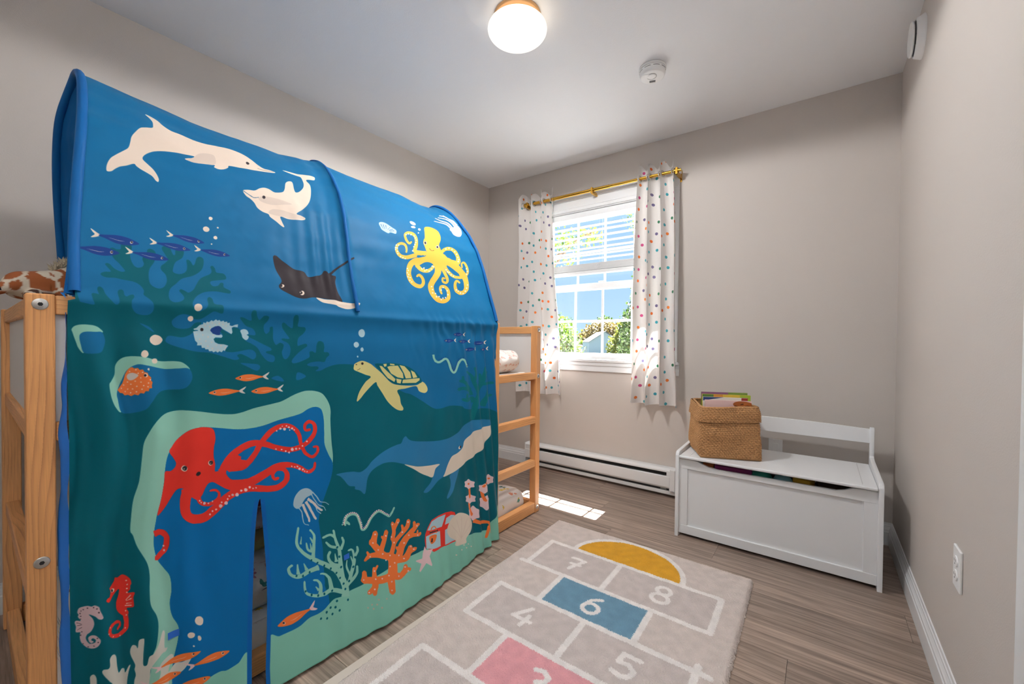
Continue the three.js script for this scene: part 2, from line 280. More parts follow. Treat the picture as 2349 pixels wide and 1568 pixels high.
{
  const d = thing('smoke_detector', 'round white smoke detector on the ceiling', 'smoke detector', [-0.722, TOP, -2.155]);
  part('base', lathe([[0, 0], [0.066, 0], [0.068, -0.003], [0.068, -0.01], [0.064, -0.012], [0, -0.012]]), M.plastic, d);
  part('body', lathe([[0.06, -0.012], [0.064, -0.013], [0.064, -0.034], [0.06, -0.044], [0.054, -0.047], [0, -0.049]]), M.plastic, d);
  for (let k = 0; k < 9; k++) { const a = k / 9 * Math.PI * 2, g = new THREE.TorusGeometry(0.0636, 0.0012, 6, 14, 0.5); g.rotateX(Math.PI / 2); g.rotateY(a); part('vent_slot', g, M.dark, d, [0, -0.021, 0]); }
  part('test_button', [lathe([[0, -0.0525], [0.018, -0.052], [0.021, -0.049], [0.021, -0.047]], 32).translate(0, 0, 0.012)], M.plastic, d);
  part('button_groove', new THREE.TorusGeometry(0.024, 0.0009, 6, 36).rotateX(Math.PI / 2), std('#9a9a9a', 0.7), d, [0, -0.0487, 0.012]);
  part('battery_door', [box(-0.05, -0.012, -0.0495, -0.048, -0.004, 0.028, 0.0005)], M.plastic, d, [0, 0, 0], [0, 0.5, 0]);
  part('sounder_grille', [0, 1, 2].map((k) => box(-0.014, 0.016, -0.0492, -0.0482, -0.04 + k * 0.006, -0.038 + k * 0.006)), std('#555', 0.7), d, [0, 0, 0], [0, 0.35, 0]);
}
{
  const v = thing('ventilation_valve', 'round white ventilation valve high on the wall', 'air vent', [XR, 2.345, -2.4]);
  const turn = (g) => g.rotateZ(Math.PI / 2);
  part('flange', turn(lathe([[0.084, 0], [0.084, 0.004], [0.082, 0.007], [0.074, 0.024], [0.069, 0.028], [0.064, 0.025], [0.064, 0.006], [0, 0.006]])), M.plastic, v);
  part('gap_shade_plate', turn(lathe([[0.0, 0.008], [0.063, 0.008], [0.063, 0.012], [0, 0.012]])), M.dark, v);  // dark plate stands in for the shade in the gap behind the disc
  part('disc', turn(lathe([[0, 0.012], [0.02, 0.012], [0.02, 0.032], [0.064, 0.032], [0.067, 0.034], [0.067, 0.038], [0.064, 0.041], [0.05, 0.039], [0, 0.038]])), M.plastic, v);
}
function outlet(label, pos, turn) {
  const o = thing('wall_outlet', label, 'outlet', pos, turn);
  part('cover_plate', box(-0.036, 0.036, -0.058, 0.058, 0, 0.0065, 0.003), M.plastic, o);
  for (const y of [-0.0195, 0.0195]) {
    const sh = new THREE.Shape(); sh.absellipse(0, 0, 0.0172, 0.0145, 0, Math.PI * 2);
    const sk = part('socket', new THREE.ExtrudeGeometry(sh, { depth: 0.0025, bevelEnabled: true, bevelSize: 0.0008, bevelThickness: 0.0008, bevelSegments: 2 }), M.plastic, o, [0, y, 0.0062]);
    for (const x of [-0.0062, 0.0062]) part('slot', box(x - 0.0009, x + 0.0009, -0.001, 0.0065, 0.0032, 0.0036), M.dark, sk);
    part('slot', cyl(0.0022, 0.0022, 0.0006, 0, -0.0065, 0.0033, 2, 12), M.dark, sk);
  }
}
outlet('white duplex outlet low on the wall beside the door casing', [XR, 0.442, -1.662], -Math.PI / 2);
{
  const o = thing('wall_plate', 'white wall plate half hidden behind the toy chest', 'outlet', [-0.21, 0.43, ZB]);
  part('cover_plate', box(-0.036, 0.036, -0.058, 0.058, 0, 0.0065, 0.003), M.plastic, o);
  part('rocker', box(-0.0165, 0.0165, -0.033, 0.033, 0.0055, 0.0105, 0.004), M.plastic, o);
}

// added uplighter, out of view behind the camera, brightens the ceiling by bounce
{
  const l = thing('added_uplighter', 'unseen black uplighter added behind the camera to brighten the ceiling', 'lamp', [0.1, 0, 0.42]), blk = std('#26262a', 0.5, { metalness: 0.4 });
  part('base', lathe([[0, 0], [0.13, 0], [0.13, 0.012], [0.12, 0.018], [0.02, 0.022], [0.014, 0.03]]), blk, l);
  part('pole', cyl(0.011, 0.011, 1.72, 0, 0.88, 0), blk, l);
  part('shade', lathe([[0.012, 1.73], [0.03, 1.735], [0.1, 1.77], [0.16, 1.82], [0.162, 1.822], [0.1, 1.775], [0.03, 1.742], [0.012, 1.738]]), blk, l);
  part('bulb_disc', lathe([[0, 1.79], [0.09, 1.785], [0.1, 1.778], [0, 1.776]], 40), std('#fff6ea', 0.4, { emissive: new THREE.Color(1, 0.96, 0.9), emissiveIntensity: 1.2 }), l);
  const s = new THREE.SpotLight(new THREE.Color(1, 0.99, 0.98), UPLIGHT, 0, 1.2, 0.6, 2); s.position.set(0, 1.83, 0); s.target.position.set(0, 3, 0); s.castShadow = true; s.shadow.radius = 4; l.add(s, s.target);
}
// outlines of the printed sea scene in millimetres on the cloth: [colour, rounded, [along, up, ...]]
const PRINT = [
  ['t', 1, [-3, 1148, 21, 1145, 43, 1141, 41, 1154, 40, 1167, 48, 1168, 52, 1167, 50, 1181, 54, 1187, 60, 1182, 64, 1168, 73, 1153, 81, 1144, 87, 1147, 88, 1157, 86, 1171, 87, 1180, 93, 1184, 97, 1180, 98, 1170, 102, 1166, 109, 1171, 115, 1172, 116, 1165, 111, 1155, 111, 1139, 119, 1125, 134, 1121, 146, 1124, 153, 1136, 152, 1152, 144, 1164, 135, 1174, 136, 1186, 130, 1199, 119, 1207, 98, 1210, 83, 1213, 67, 1212, 58, 1217, 59, 1223, 66, 1227, 76, 1229, 71, 1240, 67, 1248, 71, 1252, 76, 1249, 83, 1239, 94, 1232, 102, 1234, 101, 1240, 92, 1256, 85, 1265, 79, 1279, 78, 1292, 83, 1296, 91, 1293, 98, 1296, 100, 1310, 113, 1316, 119, 1310, 119, 1299, 115, 1280, 119, 1258, 127, 1249, 137, 1253, 141, 1263, 139, 1278, 149, 1297, 151, 1306, 158, 1310, 166, 1304, 167, 1291, 162, 1271, 152, 1251, 148, 1230, 149, 1208, 157, 1198, 168, 1195, 179, 1203, 185, 1220, 184, 1238, 176, 1251, 176, 1262, 186, 1274, 192, 1285, 187, 1300, 182, 1313, 184, 1323, 198, 1329, 203, 1309, 206, 1302, 210, 1305, 213, 1321, 229, 1324, 230, 1312, 224, 1296, 209, 1281, 203, 1265, 201, 1250, 211, 1245, 222, 1248, 231, 1258, 234, 1273, 234, 1291, 239, 1294, 244, 1288, 248, 1278, 253, 1284, 259, 1303, 267, 1310, 275, 1304, 273, 1283, 265, 1264, 246, 1246, 220, 1232, 205, 1215, 191, 1198, 186, 1179, 188, 1164, 198, 1158, 212, 1163, 219, 1172, 217, 1182, 210, 1193, 214, 1199, 223, 1195, 231, 1191, 243, 1202, 251, 1219, 264, 1241, 287, 1258, 292, 1269, 290, 1281, 296, 1286, 301, 1278, 304, 1266, 321, 1265, 327, 1257, 325, 1247, 306, 1241, 288, 1235, 285, 1227, 292, 1219, 304, 1223, 311, 1233, 318, 1232, 318, 1219, 333, 1210, 332, 1201, 318, 1201, 295, 1203, 270, 1198, 250, 1184, 238, 1164, 237, 1150, 248, 1137, 257, 1140, 268, 1148, 273, 1160, 273, 1176, 278, 1183, 285, 1178, 289, 1162, 308, 1159, 310, 1144, 306, 1135, 290, 1140, 281, 1137, 268, 1126, 253, 1116, 239, 1117, 228, 1126, 214, 1128, 201, 1121, 191, 1107, 197, 1092, 214, 1088, 231, 1092, 242, 1105, 255, 1108, 257, 1106, 253, 1093, 241, 1082, 228, 1071, 211, 1065, 187, 1069, 179, 1062, 180, 1051, 202, 1039, 242, 1026, 274, 1022, 309, 1010, 336, 1000, 349, 1003, 344, 1013, 353, 1017, 369, 1010, 386, 1000, 395, 1007, 395, 1019, 387, 1028, 374, 1030, 353, 1026, 332, 1023, 313, 1027, 321, 1042, 301, 1047, 290, 1052, 287, 1063, 305, 1065, 308, 1075, 300, 1086, 306, 1090, 327, 1077, 333, 1082, 335, 1095, 350, 1094, 356, 1085, 358, 1073, 368, 1057, 385, 1047, 400, 1035, 413, 1011, 428, 994, 444, 990, 450, 998, 447, 1010, 426, 1019, 426, 1024, 440, 1027, 438, 1035, 416, 1047, 398, 1057, 377, 1069, 376, 1075, 394, 1074, 396, 1083, 388, 1095, 371, 1102, 358, 1118, 354, 1126, 362, 1127, 379, 1119, 386, 1121, 384, 1138, 388, 1149, 397, 1149, 401, 1132, 408, 1122, 421, 1135, 434, 1133, 432, 1121, 421, 1106, 421, 1089, 427, 1079, 437, 1087, 439, 1100, 447, 1101, 448, 1085, 447, 1062, 454, 1045, 462, 1048, 469, 1051, 478, 1045, 476, 1032, 472, 1020, 477, 1001, 487, 999, 497, 1014, 499, 1035, 491, 1050, 474, 1060, 476, 1065, 496, 1064, 493, 1073, 477, 1098, 475, 1113, 482, 1116, 496, 1104, 508, 1101, 509, 1132, 514, 1142, 523, 1141, 526, 1125, 524, 1107, 534, 1104, 547, 1103, 550, 1094, 542, 1082, 525, 1066, 522, 1042, 533, 1044, 549, 1048, 553, 1040, 538, 1029, 520, 1014, 503, 994, 506, 984, 527, 987, 553, 998, 561, 1005, 561, 1020, 571, 1022, 582, 1018, 586, 1045, 595, 1057, 609, 1053, 613, 1037, 611, 1020, 625, 1018, 630, 1009, 619, 998, 612, 985, 590, 987, 563, 984, 552, 977, 565, 971, 587, 970, 591, 963, 581, 955, 598, 955, 623, 966, 658, 974, 703, 973, 730, 969, 777, 956, 927, 858, 984, 835, 1043, 800, 1106, 764, 1146, 756, 1211, 761, 1295, 748, 1335, 729, 1540, 697, 1660, 560, 1660, 300, 1660, 0, 1660, -60, 800, -60, -60, -60, -60, 400]],
  ['b', 1, [352, 990, 377, 988, 401, 984, 406, 974, 396, 965, 373, 977]],
  ['b', 1, [438, 939, 455, 946, 469, 939, 475, 927, 457, 930]],
  ['b', 1, [517, 950, 528, 952, 547, 938, 517, 928]],
  ['b', 1, [126, 1100, 144, 1092, 155, 1078, 142, 1086]],
  ['c', 1, [1384, 673, 1396, 707, 1414, 754, 1430, 795, 1443, 819, 1454, 836, 1465, 855, 1473, 881, 1480, 906, 1484, 925, 1474, 933, 1460, 928, 1455, 910, 1447, 885, 1437, 862, 1427, 845, 1414, 828, 1400, 803, 1382, 763, 1363, 716, 1350, 683]],
  ['c', 1, [1451, 856, 1449, 867, 1446, 883, 1445, 894, 1437, 898, 1430, 894, 1430, 883, 1431, 867, 1431, 856]],
  ['c', 1, [1428, 802, 1417, 820, 1403, 845, 1391, 866, 1385, 877, 1381, 886, 1374, 895, 1362, 904, 1349, 911, 1340, 915, 1331, 914, 1332, 908, 1340, 903, 1351, 896, 1359, 889, 1362, 883, 1364, 875, 1369, 862, 1379, 841, 1392, 815, 1401, 797]],
  ['c', 1, [1393, 861, 1398, 870, 1405, 884, 1409, 898, 1407, 911, 1402, 922, 1398, 929, 1385, 933, 1379, 925, 1383, 918, 1387, 909, 1390, 900, 1386, 888, 1380, 875, 1375, 866]],
  ['c', 1, [1369, 825, 1359, 835, 1344, 851, 1329, 864, 1312, 872, 1298, 875, 1288, 876, 1279, 872, 1284, 865, 1292, 862, 1303, 859, 1312, 854, 1322, 843, 1333, 827, 1341, 816]],
  ['c', 1, [1314, 869, 1313, 875, 1312, 884, 1311, 890, 1304, 894, 1298, 890, 1297, 884, 1297, 875, 1297, 869]],
  ['c', 1, [1377, 795, 1376, 801, 1373, 811, 1364, 822, 1348, 831, 1330, 837, 1312, 841, 1295, 841, 1281, 839, 1272, 838, 1267, 829, 1279, 823, 1288, 824, 1299, 826, 1309, 825, 1322, 822, 1336, 817, 1345, 812, 1348, 808, 1349, 801, 1349, 796]],
  ['c', 1, [1394, 757, 1393, 764, 1390, 775, 1375, 787, 1355, 786, 1339, 782, 1328, 779, 1322, 781, 1314, 784, 1308, 786, 1296, 784, 1299, 775, 1305, 772, 1316, 768, 1331, 764, 1349, 767, 1364, 771, 1368, 772, 1365, 772, 1365, 764, 1366, 758]],
  ['c', 1, [1339, 779, 1340, 786, 1341, 794, 1341, 800, 1334, 806, 1326, 803, 1324, 796, 1323, 788, 1321, 782]],
  ['c', 1, [1442, 836, 1468, 836, 1505, 836, 1532, 837, 1540, 843, 1530, 850, 1503, 850, 1466, 851, 1440, 851]],
  ['c', 1, [1488, 870, 1492, 880, 1498, 892, 1503, 902, 1498, 906, 1491, 904, 1486, 895, 1479, 883, 1474, 874]],
  ['c', 1, [1464, 727, 1472, 739, 1483, 757, 1492, 773, 1496, 787, 1497, 799, 1497, 807, 1488, 814, 1477, 810, 1474, 803, 1470, 792, 1465, 781, 1454, 767, 1440, 751, 1430, 740]],
  ['c', 1, [1492, 768, 1502, 770, 1516, 771, 1527, 773, 1533, 780, 1522, 786, 1511, 785, 1496, 785, 1485, 784]],
  ['m', 1, [7, 1082, 13, 1090, 27, 1093, 46, 1090, 56, 1081, 58, 1075, 46, 1073, 29, 1067, 26, 1027, 18, 1036, 13, 1054, 8, 1075]],
  ['b', 1, [19, 1062, 21, 1071, 29, 1076, 46, 1076, 57, 1075, 62, 1057, 60, 1041, 53, 1026, 34, 1024, 25, 1028, 21, 1046]],
  ['m', 1, [68, 946, 72, 956, 79, 972, 81, 994, 91, 1010, 107, 1016, 135, 1013, 166, 1002, 194, 1001, 213, 996, 228, 977, 203, 974, 148, 965, 109, 940, 96, 907, 90, 878, 80, 889, 72, 913]],
  ['b', 1, [83, 928, 94, 960, 103, 982, 120, 995, 141, 991, 175, 981, 203, 981, 226, 979, 234, 957, 227, 936, 212, 925, 179, 925, 161, 918, 147, 896, 134, 878, 108, 872, 90, 878, 84, 909]],
  ['o', 0, [84, 933, 89, 941, 94, 949, 97, 960, 99, 971, 102, 979, 106, 986, 111, 989, 115, 985, 121, 986, 124, 981, 130, 982, 133, 975, 139, 973, 141, 966, 146, 961, 146, 952, 149, 948, 147, 939, 148, 933, 142, 932, 141, 925, 135, 926, 132, 920, 126, 922, 122, 916, 116, 919, 110, 915, 104, 919, 98, 918, 94, 924, 89, 925]],
  ['g', 1, [102, 965, 105, 972, 113, 974, 122, 967, 113, 956, 105, 957]],
  ['w', 1, [139, 966, 138, 962, 134, 962, 132, 964, 132, 969, 134, 972, 138, 970]],
  ['k', 1, [137, 966, 136, 964, 134, 963, 132, 965, 132, 968, 134, 970, 136, 969]],
  ['w', 1, [108, 978, 108, 976, 106, 977, 106, 978, 106, 979, 108, 979]],
  ['w', 1, [119, 981, 118, 980, 117, 980, 116, 981, 117, 983, 118, 983]],
  ['w', 1, [123, 972, 122, 971, 121, 971, 120, 972, 121, 974, 122, 974]],
  ['w', 1, [131, 974, 130, 973, 129, 973, 128, 974, 129, 976, 130, 976]],
  ['w', 1, [146, 955, 145, 953, 144, 953, 143, 955, 144, 956, 145, 956]],
  ['w', 1, [142, 946, 141, 945, 140, 945, 139, 946, 140, 948, 141, 948]],
  ['w', 1, [127, 961, 127, 959, 126, 959, 125, 961, 126, 962, 127, 962]],
  ['w', 1, [118, 953, 117, 951, 116, 952, 115, 953, 116, 954, 117, 954]],
  ['w', 1, [128, 950, 127, 948, 126, 949, 125, 950, 126, 951, 127, 951]],
  ['w', 1, [105, 951, 104, 950, 103, 950, 102, 951, 103, 953, 104, 952]],
  ['w', 1, [111, 945, 110, 944, 109, 944, 108, 945, 109, 947, 110, 946]],
  ['w', 1, [121, 939, 120, 938, 119, 938, 118, 939, 119, 941, 120, 941]],
  ['w', 1, [133, 940, 132, 939, 131, 939, 130, 941, 131, 942, 132, 942]],
  ['w', 1, [141, 937, 140, 935, 139, 936, 138, 937, 139, 939, 140, 938]],
  ['w', 1, [93, 937, 93, 935, 91, 935, 91, 937, 92, 938, 93, 938]],
  ['w', 1, [98, 944, 97, 943, 96, 943, 95, 944, 96, 946, 97, 945]],
  ['w', 1, [105, 934, 104, 932, 103, 932, 103, 934, 103, 935, 104, 935]],
  ['w', 1, [114, 933, 113, 932, 112, 932, 111, 933, 112, 935, 113, 934]],
  ['w', 1, [130, 932, 129, 930, 128, 930, 127, 932, 128, 933, 129, 933]],
  ['w', 1, [100, 928, 100, 926, 99, 926, 98, 928, 99, 929, 100, 929]],
  ['w', 1, [110, 923, 109, 922, 108, 922, 108, 923, 108, 925, 110, 925]],
  ['w', 1, [120, 925, 120, 924, 118, 924, 118, 925, 118, 927, 120, 927]],
  ['w', 1, [172, 1058, 166, 1047, 155, 1044, 146, 1052, 146, 1063, 155, 1071, 166, 1068]],
  ['w', 1, [142, 1021, 139, 1014, 133, 1012, 127, 1017, 128, 1026, 133, 1031, 139, 1029]],
  ['w', 1, [161, 1002, 159, 997, 153, 996, 149, 1000, 149, 1006, 153, 1009, 159, 1008]],
  ['w', 1, [143, 982, 143, 979, 141, 979, 139, 981, 139, 983, 141, 985, 143, 984]],
  ['w', 1, [258, 1149, 254, 1141, 246, 1138, 240, 1143, 240, 1152, 247, 1158, 255, 1157]],
  ['w', 1, [238, 1117, 236, 1111, 231, 1109, 226, 1113, 226, 1120, 231, 1124, 236, 1123]],
  ['p', 0, [239, 1089, 246, 1092, 253, 1100, 261, 1103, 262, 1108, 267, 1106, 270, 1111, 275, 1109, 281, 1115, 285, 1112, 292, 1118, 296, 1114, 300, 1117, 304, 1112, 311, 1115, 313, 1111, 320, 1113, 321, 1108, 327, 1110, 327, 1102, 333, 1100, 341, 1104, 349, 1106, 348, 1097, 337, 1098, 332, 1095, 334, 1082, 331, 1076, 321, 1083, 310, 1090, 302, 1097, 290, 1098, 281, 1092, 278, 1086, 284, 1076, 300, 1073, 305, 1075, 308, 1070, 305, 1065, 290, 1066, 285, 1061, 288, 1052, 297, 1047, 310, 1046, 321, 1042, 316, 1035, 312, 1026, 309, 1029, 304, 1023, 299, 1026, 294, 1022, 290, 1026, 284, 1023, 281, 1027, 274, 1026, 272, 1032, 265, 1032, 264, 1036, 257, 1036, 256, 1043, 246, 1043, 247, 1050, 242, 1056, 240, 1067, 238, 1082, 250, 1084, 248, 1086, 240, 1086]],
  ['n', 1, [278, 1086, 287, 1095, 298, 1099, 306, 1093, 302, 1081, 300, 1073, 288, 1075]],
  ['k', 1, [262, 1088, 261, 1084, 257, 1083, 255, 1085, 255, 1089, 257, 1092, 261, 1091]],
  ['p', 1, [355, 1087, 364, 1092, 373, 1089, 377, 1079, 372, 1075, 377, 1070, 374, 1062, 368, 1059, 360, 1066, 358, 1076]],
  ['g', 1, [247, 1073, 247, 1072, 245, 1072, 244, 1073, 245, 1075, 247, 1075]],
  ['g', 1, [262, 1073, 261, 1071, 259, 1071, 259, 1073, 259, 1074, 261, 1074]],
  ['g', 1, [255, 1060, 254, 1059, 252, 1059, 251, 1060, 252, 1062, 254, 1062]],
  ['g', 1, [268, 1055, 267, 1053, 266, 1053, 265, 1055, 266, 1057, 267, 1057]],
  ['g', 1, [274, 1067, 273, 1065, 271, 1065, 271, 1067, 271, 1069, 273, 1069]],
  ['g', 1, [286, 1072, 285, 1070, 284, 1070, 283, 1072, 284, 1074, 285, 1074]],
  ['g', 1, [282, 1052, 281, 1050, 280, 1050, 279, 1052, 280, 1054, 281, 1054]],
  ['g', 1, [293, 1043, 292, 1041, 291, 1041, 290, 1043, 291, 1045, 293, 1045]],
  ['g', 1, [257, 1048, 256, 1047, 255, 1047, 254, 1048, 255, 1050, 256, 1050]],
  ['g', 1, [273, 1041, 272, 1039, 270, 1039, 269, 1041, 270, 1042, 272, 1042]],
  ['g', 1, [284, 1034, 283, 1032, 281, 1032, 280, 1034, 281, 1036, 283, 1036]],
  ['g', 1, [297, 1029, 296, 1028, 294, 1028, 294, 1029, 294, 1031, 296, 1031]],
  ['g', 1, [305, 1042, 304, 1040, 302, 1040, 301, 1042, 302, 1044, 304, 1044]],
  ['g', 1, [316, 1036, 315, 1034, 313, 1034, 312, 1036, 313, 1038, 315, 1038]],
  ['g', 1, [268, 1099, 267, 1097, 265, 1097, 264, 1099, 265, 1101, 267, 1101]],
  ['g', 1, [274, 1105, 273, 1103, 272, 1103, 271, 1105, 272, 1107, 273, 1107]],
  ['g', 1, [285, 1108, 284, 1106, 282, 1106, 281, 1107, 282, 1109, 284, 1109]],
  ['g', 1, [279, 1096, 278, 1094, 276, 1094, 275, 1096, 276, 1098, 278, 1098]],
  ['g', 1, [292, 1103, 291, 1102, 290, 1102, 289, 1103, 290, 1105, 291, 1105]],
  ['g', 1, [302, 1106, 301, 1104, 299, 1104, 298, 1106, 299, 1108, 301, 1108]],
  ['g', 1, [311, 1104, 311, 1102, 309, 1102, 308, 1104, 309, 1106, 311, 1106]],
  ['g', 1, [319, 1100, 318, 1098, 317, 1098, 316, 1100, 317, 1102, 318, 1102]],
  ['w', 1, [62, 1325, 57, 1331, 46, 1341, 49, 1332, 52, 1326, 45, 1317, 52, 1318]],
  ['n', 1, [135, 1318, 127, 1325, 110, 1332, 91, 1333, 72, 1329, 61, 1327, 60, 1323, 70, 1319, 87, 1311, 105, 1308, 124, 1312]],
  ['w', 1, [107, 1319, 96, 1319, 76, 1323, 96, 1318]],
  ['w', 1, [123, 1320, 122, 1317, 119, 1315, 117, 1317, 118, 1321, 120, 1323, 122, 1323]],
  ['k', 1, [122, 1320, 122, 1318, 120, 1317, 119, 1318, 119, 1321, 120, 1323, 122, 1322]],
  ['w', 1, [23, 1284, 18, 1290, 7, 1298, 10, 1290, 13, 1285, 7, 1276, 14, 1277]],
  ['n', 1, [95, 1283, 87, 1289, 70, 1294, 52, 1294, 33, 1289, 22, 1286, 21, 1283, 32, 1280, 49, 1273, 67, 1271, 85, 1276]],
  ['w', 1, [68, 1282, 57, 1281, 37, 1284, 57, 1280]],
  ['w', 1, [83, 1284, 82, 1280, 80, 1279, 78, 1281, 78, 1284, 80, 1287, 82, 1287]],
  ['k', 1, [83, 1284, 82, 1282, 81, 1281, 79, 1282, 79, 1284, 81, 1286, 82, 1286]],
  ['w', 1, [122, 1291, 118, 1296, 107, 1304, 110, 1297, 113, 1291, 106, 1284, 113, 1285]],
  ['n', 1, [194, 1285, 186, 1291, 170, 1297, 151, 1298, 132, 1294, 121, 1292, 121, 1289, 131, 1286, 147, 1279, 165, 1277, 184, 1280]],
  ['w', 1, [167, 1286, 156, 1286, 136, 1290, 156, 1285]],
  ['w', 1, [182, 1287, 181, 1284, 179, 1283, 177, 1285, 178, 1288, 179, 1290, 181, 1290]],
  ['k', 1, [182, 1287, 181, 1285, 180, 1284, 179, 1285, 179, 1288, 180, 1289, 181, 1289]],
  ['w', 1, [174, 1331, 169, 1337, 158, 1344, 161, 1337, 164, 1332, 157, 1324, 164, 1325]],
  ['n', 1, [247, 1327, 239, 1333, 222, 1339, 203, 1339, 184, 1335, 173, 1333, 172, 1330, 182, 1327, 199, 1321, 218, 1318, 236, 1322]],
  ['w', 1, [219, 1328, 208, 1327, 188, 1331, 208, 1326]],
  ['w', 1, [235, 1329, 234, 1326, 231, 1325, 230, 1327, 230, 1330, 232, 1332, 234, 1332]],
  ['k', 1, [234, 1329, 234, 1327, 232, 1326, 231, 1328, 231, 1330, 232, 1331, 234, 1331]],
  ['w', 1, [212, 1366, 208, 1371, 197, 1379, 200, 1372, 203, 1366, 195, 1359, 202, 1359]],
  ['n', 1, [283, 1360, 276, 1366, 260, 1372, 241, 1373, 222, 1370, 211, 1367, 211, 1364, 220, 1361, 237, 1354, 255, 1352, 273, 1355]],
  ['w', 1, [256, 1361, 246, 1361, 226, 1365, 246, 1360]],
  ['w', 1, [272, 1362, 271, 1359, 268, 1358, 267, 1360, 267, 1363, 269, 1365, 271, 1365]],
  ['k', 1, [272, 1363, 271, 1361, 269, 1360, 268, 1361, 268, 1363, 270, 1365, 271, 1365]],
  ['w', 1, [273, 1334, 268, 1339, 258, 1347, 260, 1340, 263, 1334, 256, 1327, 263, 1327]],
  ['n', 1, [345, 1330, 337, 1336, 321, 1341, 302, 1342, 283, 1338, 272, 1335, 271, 1333, 281, 1329, 298, 1323, 316, 1321, 334, 1325]],
  ['w', 1, [318, 1330, 307, 1330, 287, 1333, 307, 1329]],
  ['w', 1, [333, 1332, 332, 1329, 330, 1328, 328, 1329, 329, 1332, 331, 1335, 333, 1335]],
  ['k', 1, [333, 1332, 332, 1330, 331, 1329, 329, 1330, 330, 1332, 331, 1334, 333, 1334]],
  ['w', 1, [313, 1451, 309, 1446, 305, 1446, 303, 1450, 305, 1456, 309, 1458, 313, 1456]],
  ['w', 1, [300, 1407, 294, 1400, 287, 1400, 284, 1407, 287, 1415, 294, 1419, 300, 1415]],
  ['w', 1, [326, 1423, 324, 1421, 322, 1421, 321, 1423, 322, 1426, 324, 1427, 326, 1426]],
  ['w', 1, [318, 1384, 315, 1380, 310, 1380, 308, 1384, 310, 1389, 315, 1392, 318, 1389]],
  ['w', 1, [303, 1360, 301, 1358, 300, 1358, 299, 1360, 300, 1362, 302, 1363, 303, 1362]],
  ['g', 1, [412, 946, 418, 951, 432, 959, 428, 951, 423, 946, 430, 937, 422, 938]],
  ['o', 1, [338, 945, 346, 950, 363, 955, 382, 955, 401, 950, 413, 947, 414, 944, 402, 942, 383, 936, 364, 935, 347, 940]],
  ['w', 1, [364, 944, 375, 943, 396, 946, 375, 942]],
  ['w', 1, [355, 946, 353, 943, 351, 942, 349, 944, 349, 947, 351, 949, 354, 948]],
  ['k', 1, [353, 946, 353, 944, 351, 944, 349, 945, 349, 947, 351, 949, 353, 948]],
  ['g', 1, [346, 907, 352, 912, 366, 919, 362, 912, 357, 907, 364, 899, 356, 900]],
  ['o', 1, [272, 908, 281, 913, 297, 917, 316, 917, 336, 912, 348, 909, 348, 906, 336, 903, 317, 899, 298, 898, 281, 903]],
  ['w', 1, [299, 907, 309, 906, 330, 907, 309, 905]],
  ['w', 1, [289, 908, 288, 906, 285, 905, 283, 907, 284, 910, 285, 912, 288, 911]],
  ['k', 1, [288, 909, 287, 907, 285, 907, 284, 908, 284, 910, 285, 911, 287, 911]],
  ['g', 1, [454, 904, 460, 909, 474, 917, 470, 909, 465, 904, 472, 895, 464, 896]],
  ['o', 1, [380, 903, 388, 908, 405, 913, 424, 913, 444, 908, 456, 905, 456, 902, 444, 899, 425, 894, 406, 893, 389, 897]],
  ['w', 1, [406, 902, 417, 901, 438, 903, 417, 900]],
  ['w', 1, [397, 903, 396, 901, 393, 900, 391, 902, 391, 905, 393, 907, 396, 906]],
  ['k', 1, [396, 904, 395, 902, 393, 902, 391, 903, 391, 905, 393, 906, 395, 906]],
  ['w', 1, [1314, 1094, 1319, 1098, 1332, 1105, 1327, 1098, 1323, 1094, 1329, 1086, 1322, 1087]],
  ['n', 1, [1248, 1092, 1256, 1097, 1271, 1101, 1288, 1101, 1305, 1097, 1315, 1095, 1315, 1092, 1305, 1090, 1288, 1085, 1271, 1084, 1256, 1087]],
  ['w', 1, [1272, 1092, 1281, 1091, 1300, 1093, 1281, 1090]],
  ['w', 1, [1265, 1093, 1263, 1091, 1260, 1090, 1257, 1091, 1257, 1094, 1260, 1096, 1263, 1095]],
  ['k', 1, [1263, 1093, 1262, 1092, 1260, 1091, 1257, 1092, 1258, 1094, 1260, 1095, 1262, 1095]],
  ['w', 1, [1250, 1064, 1255, 1069, 1267, 1075, 1263, 1069, 1259, 1064, 1265, 1057, 1258, 1058]],
  ['n', 1, [1188, 1063, 1195, 1067, 1210, 1071, 1226, 1071, 1242, 1068, 1252, 1065, 1252, 1063, 1242, 1060, 1226, 1055, 1210, 1054, 1195, 1058]],
  ['w', 1, [1210, 1062, 1219, 1062, 1237, 1064, 1219, 1061]],
  ['w', 1, [1204, 1063, 1202, 1061, 1199, 1060, 1196, 1062, 1196, 1064, 1199, 1066, 1202, 1066]],
  ['k', 1, [1202, 1064, 1201, 1062, 1199, 1062, 1197, 1063, 1197, 1064, 1199, 1066, 1201, 1065]],
  ['w', 1, [1346, 1061, 1351, 1066, 1363, 1072, 1359, 1066, 1355, 1061, 1361, 1054, 1354, 1054]],
  ['n', 1, [1281, 1059, 1289, 1064, 1304, 1068, 1320, 1068, 1337, 1065, 1347, 1062, 1347, 1059, 1337, 1057, 1320, 1052, 1304, 1050, 1289, 1054]],
  ['w', 1, [1305, 1058, 1314, 1058, 1332, 1060, 1314, 1057]],
  ['w', 1, [1298, 1060, 1296, 1057, 1292, 1057, 1289, 1058, 1289, 1061, 1293, 1063, 1296, 1062]],
  ['k', 1, [1296, 1060, 1295, 1058, 1292, 1058, 1290, 1059, 1290, 1061, 1292, 1062, 1295, 1062]],
  ['w', 1, [1473, 1054, 1479, 1060, 1495, 1067, 1490, 1060, 1485, 1055, 1493, 1047, 1484, 1048]],
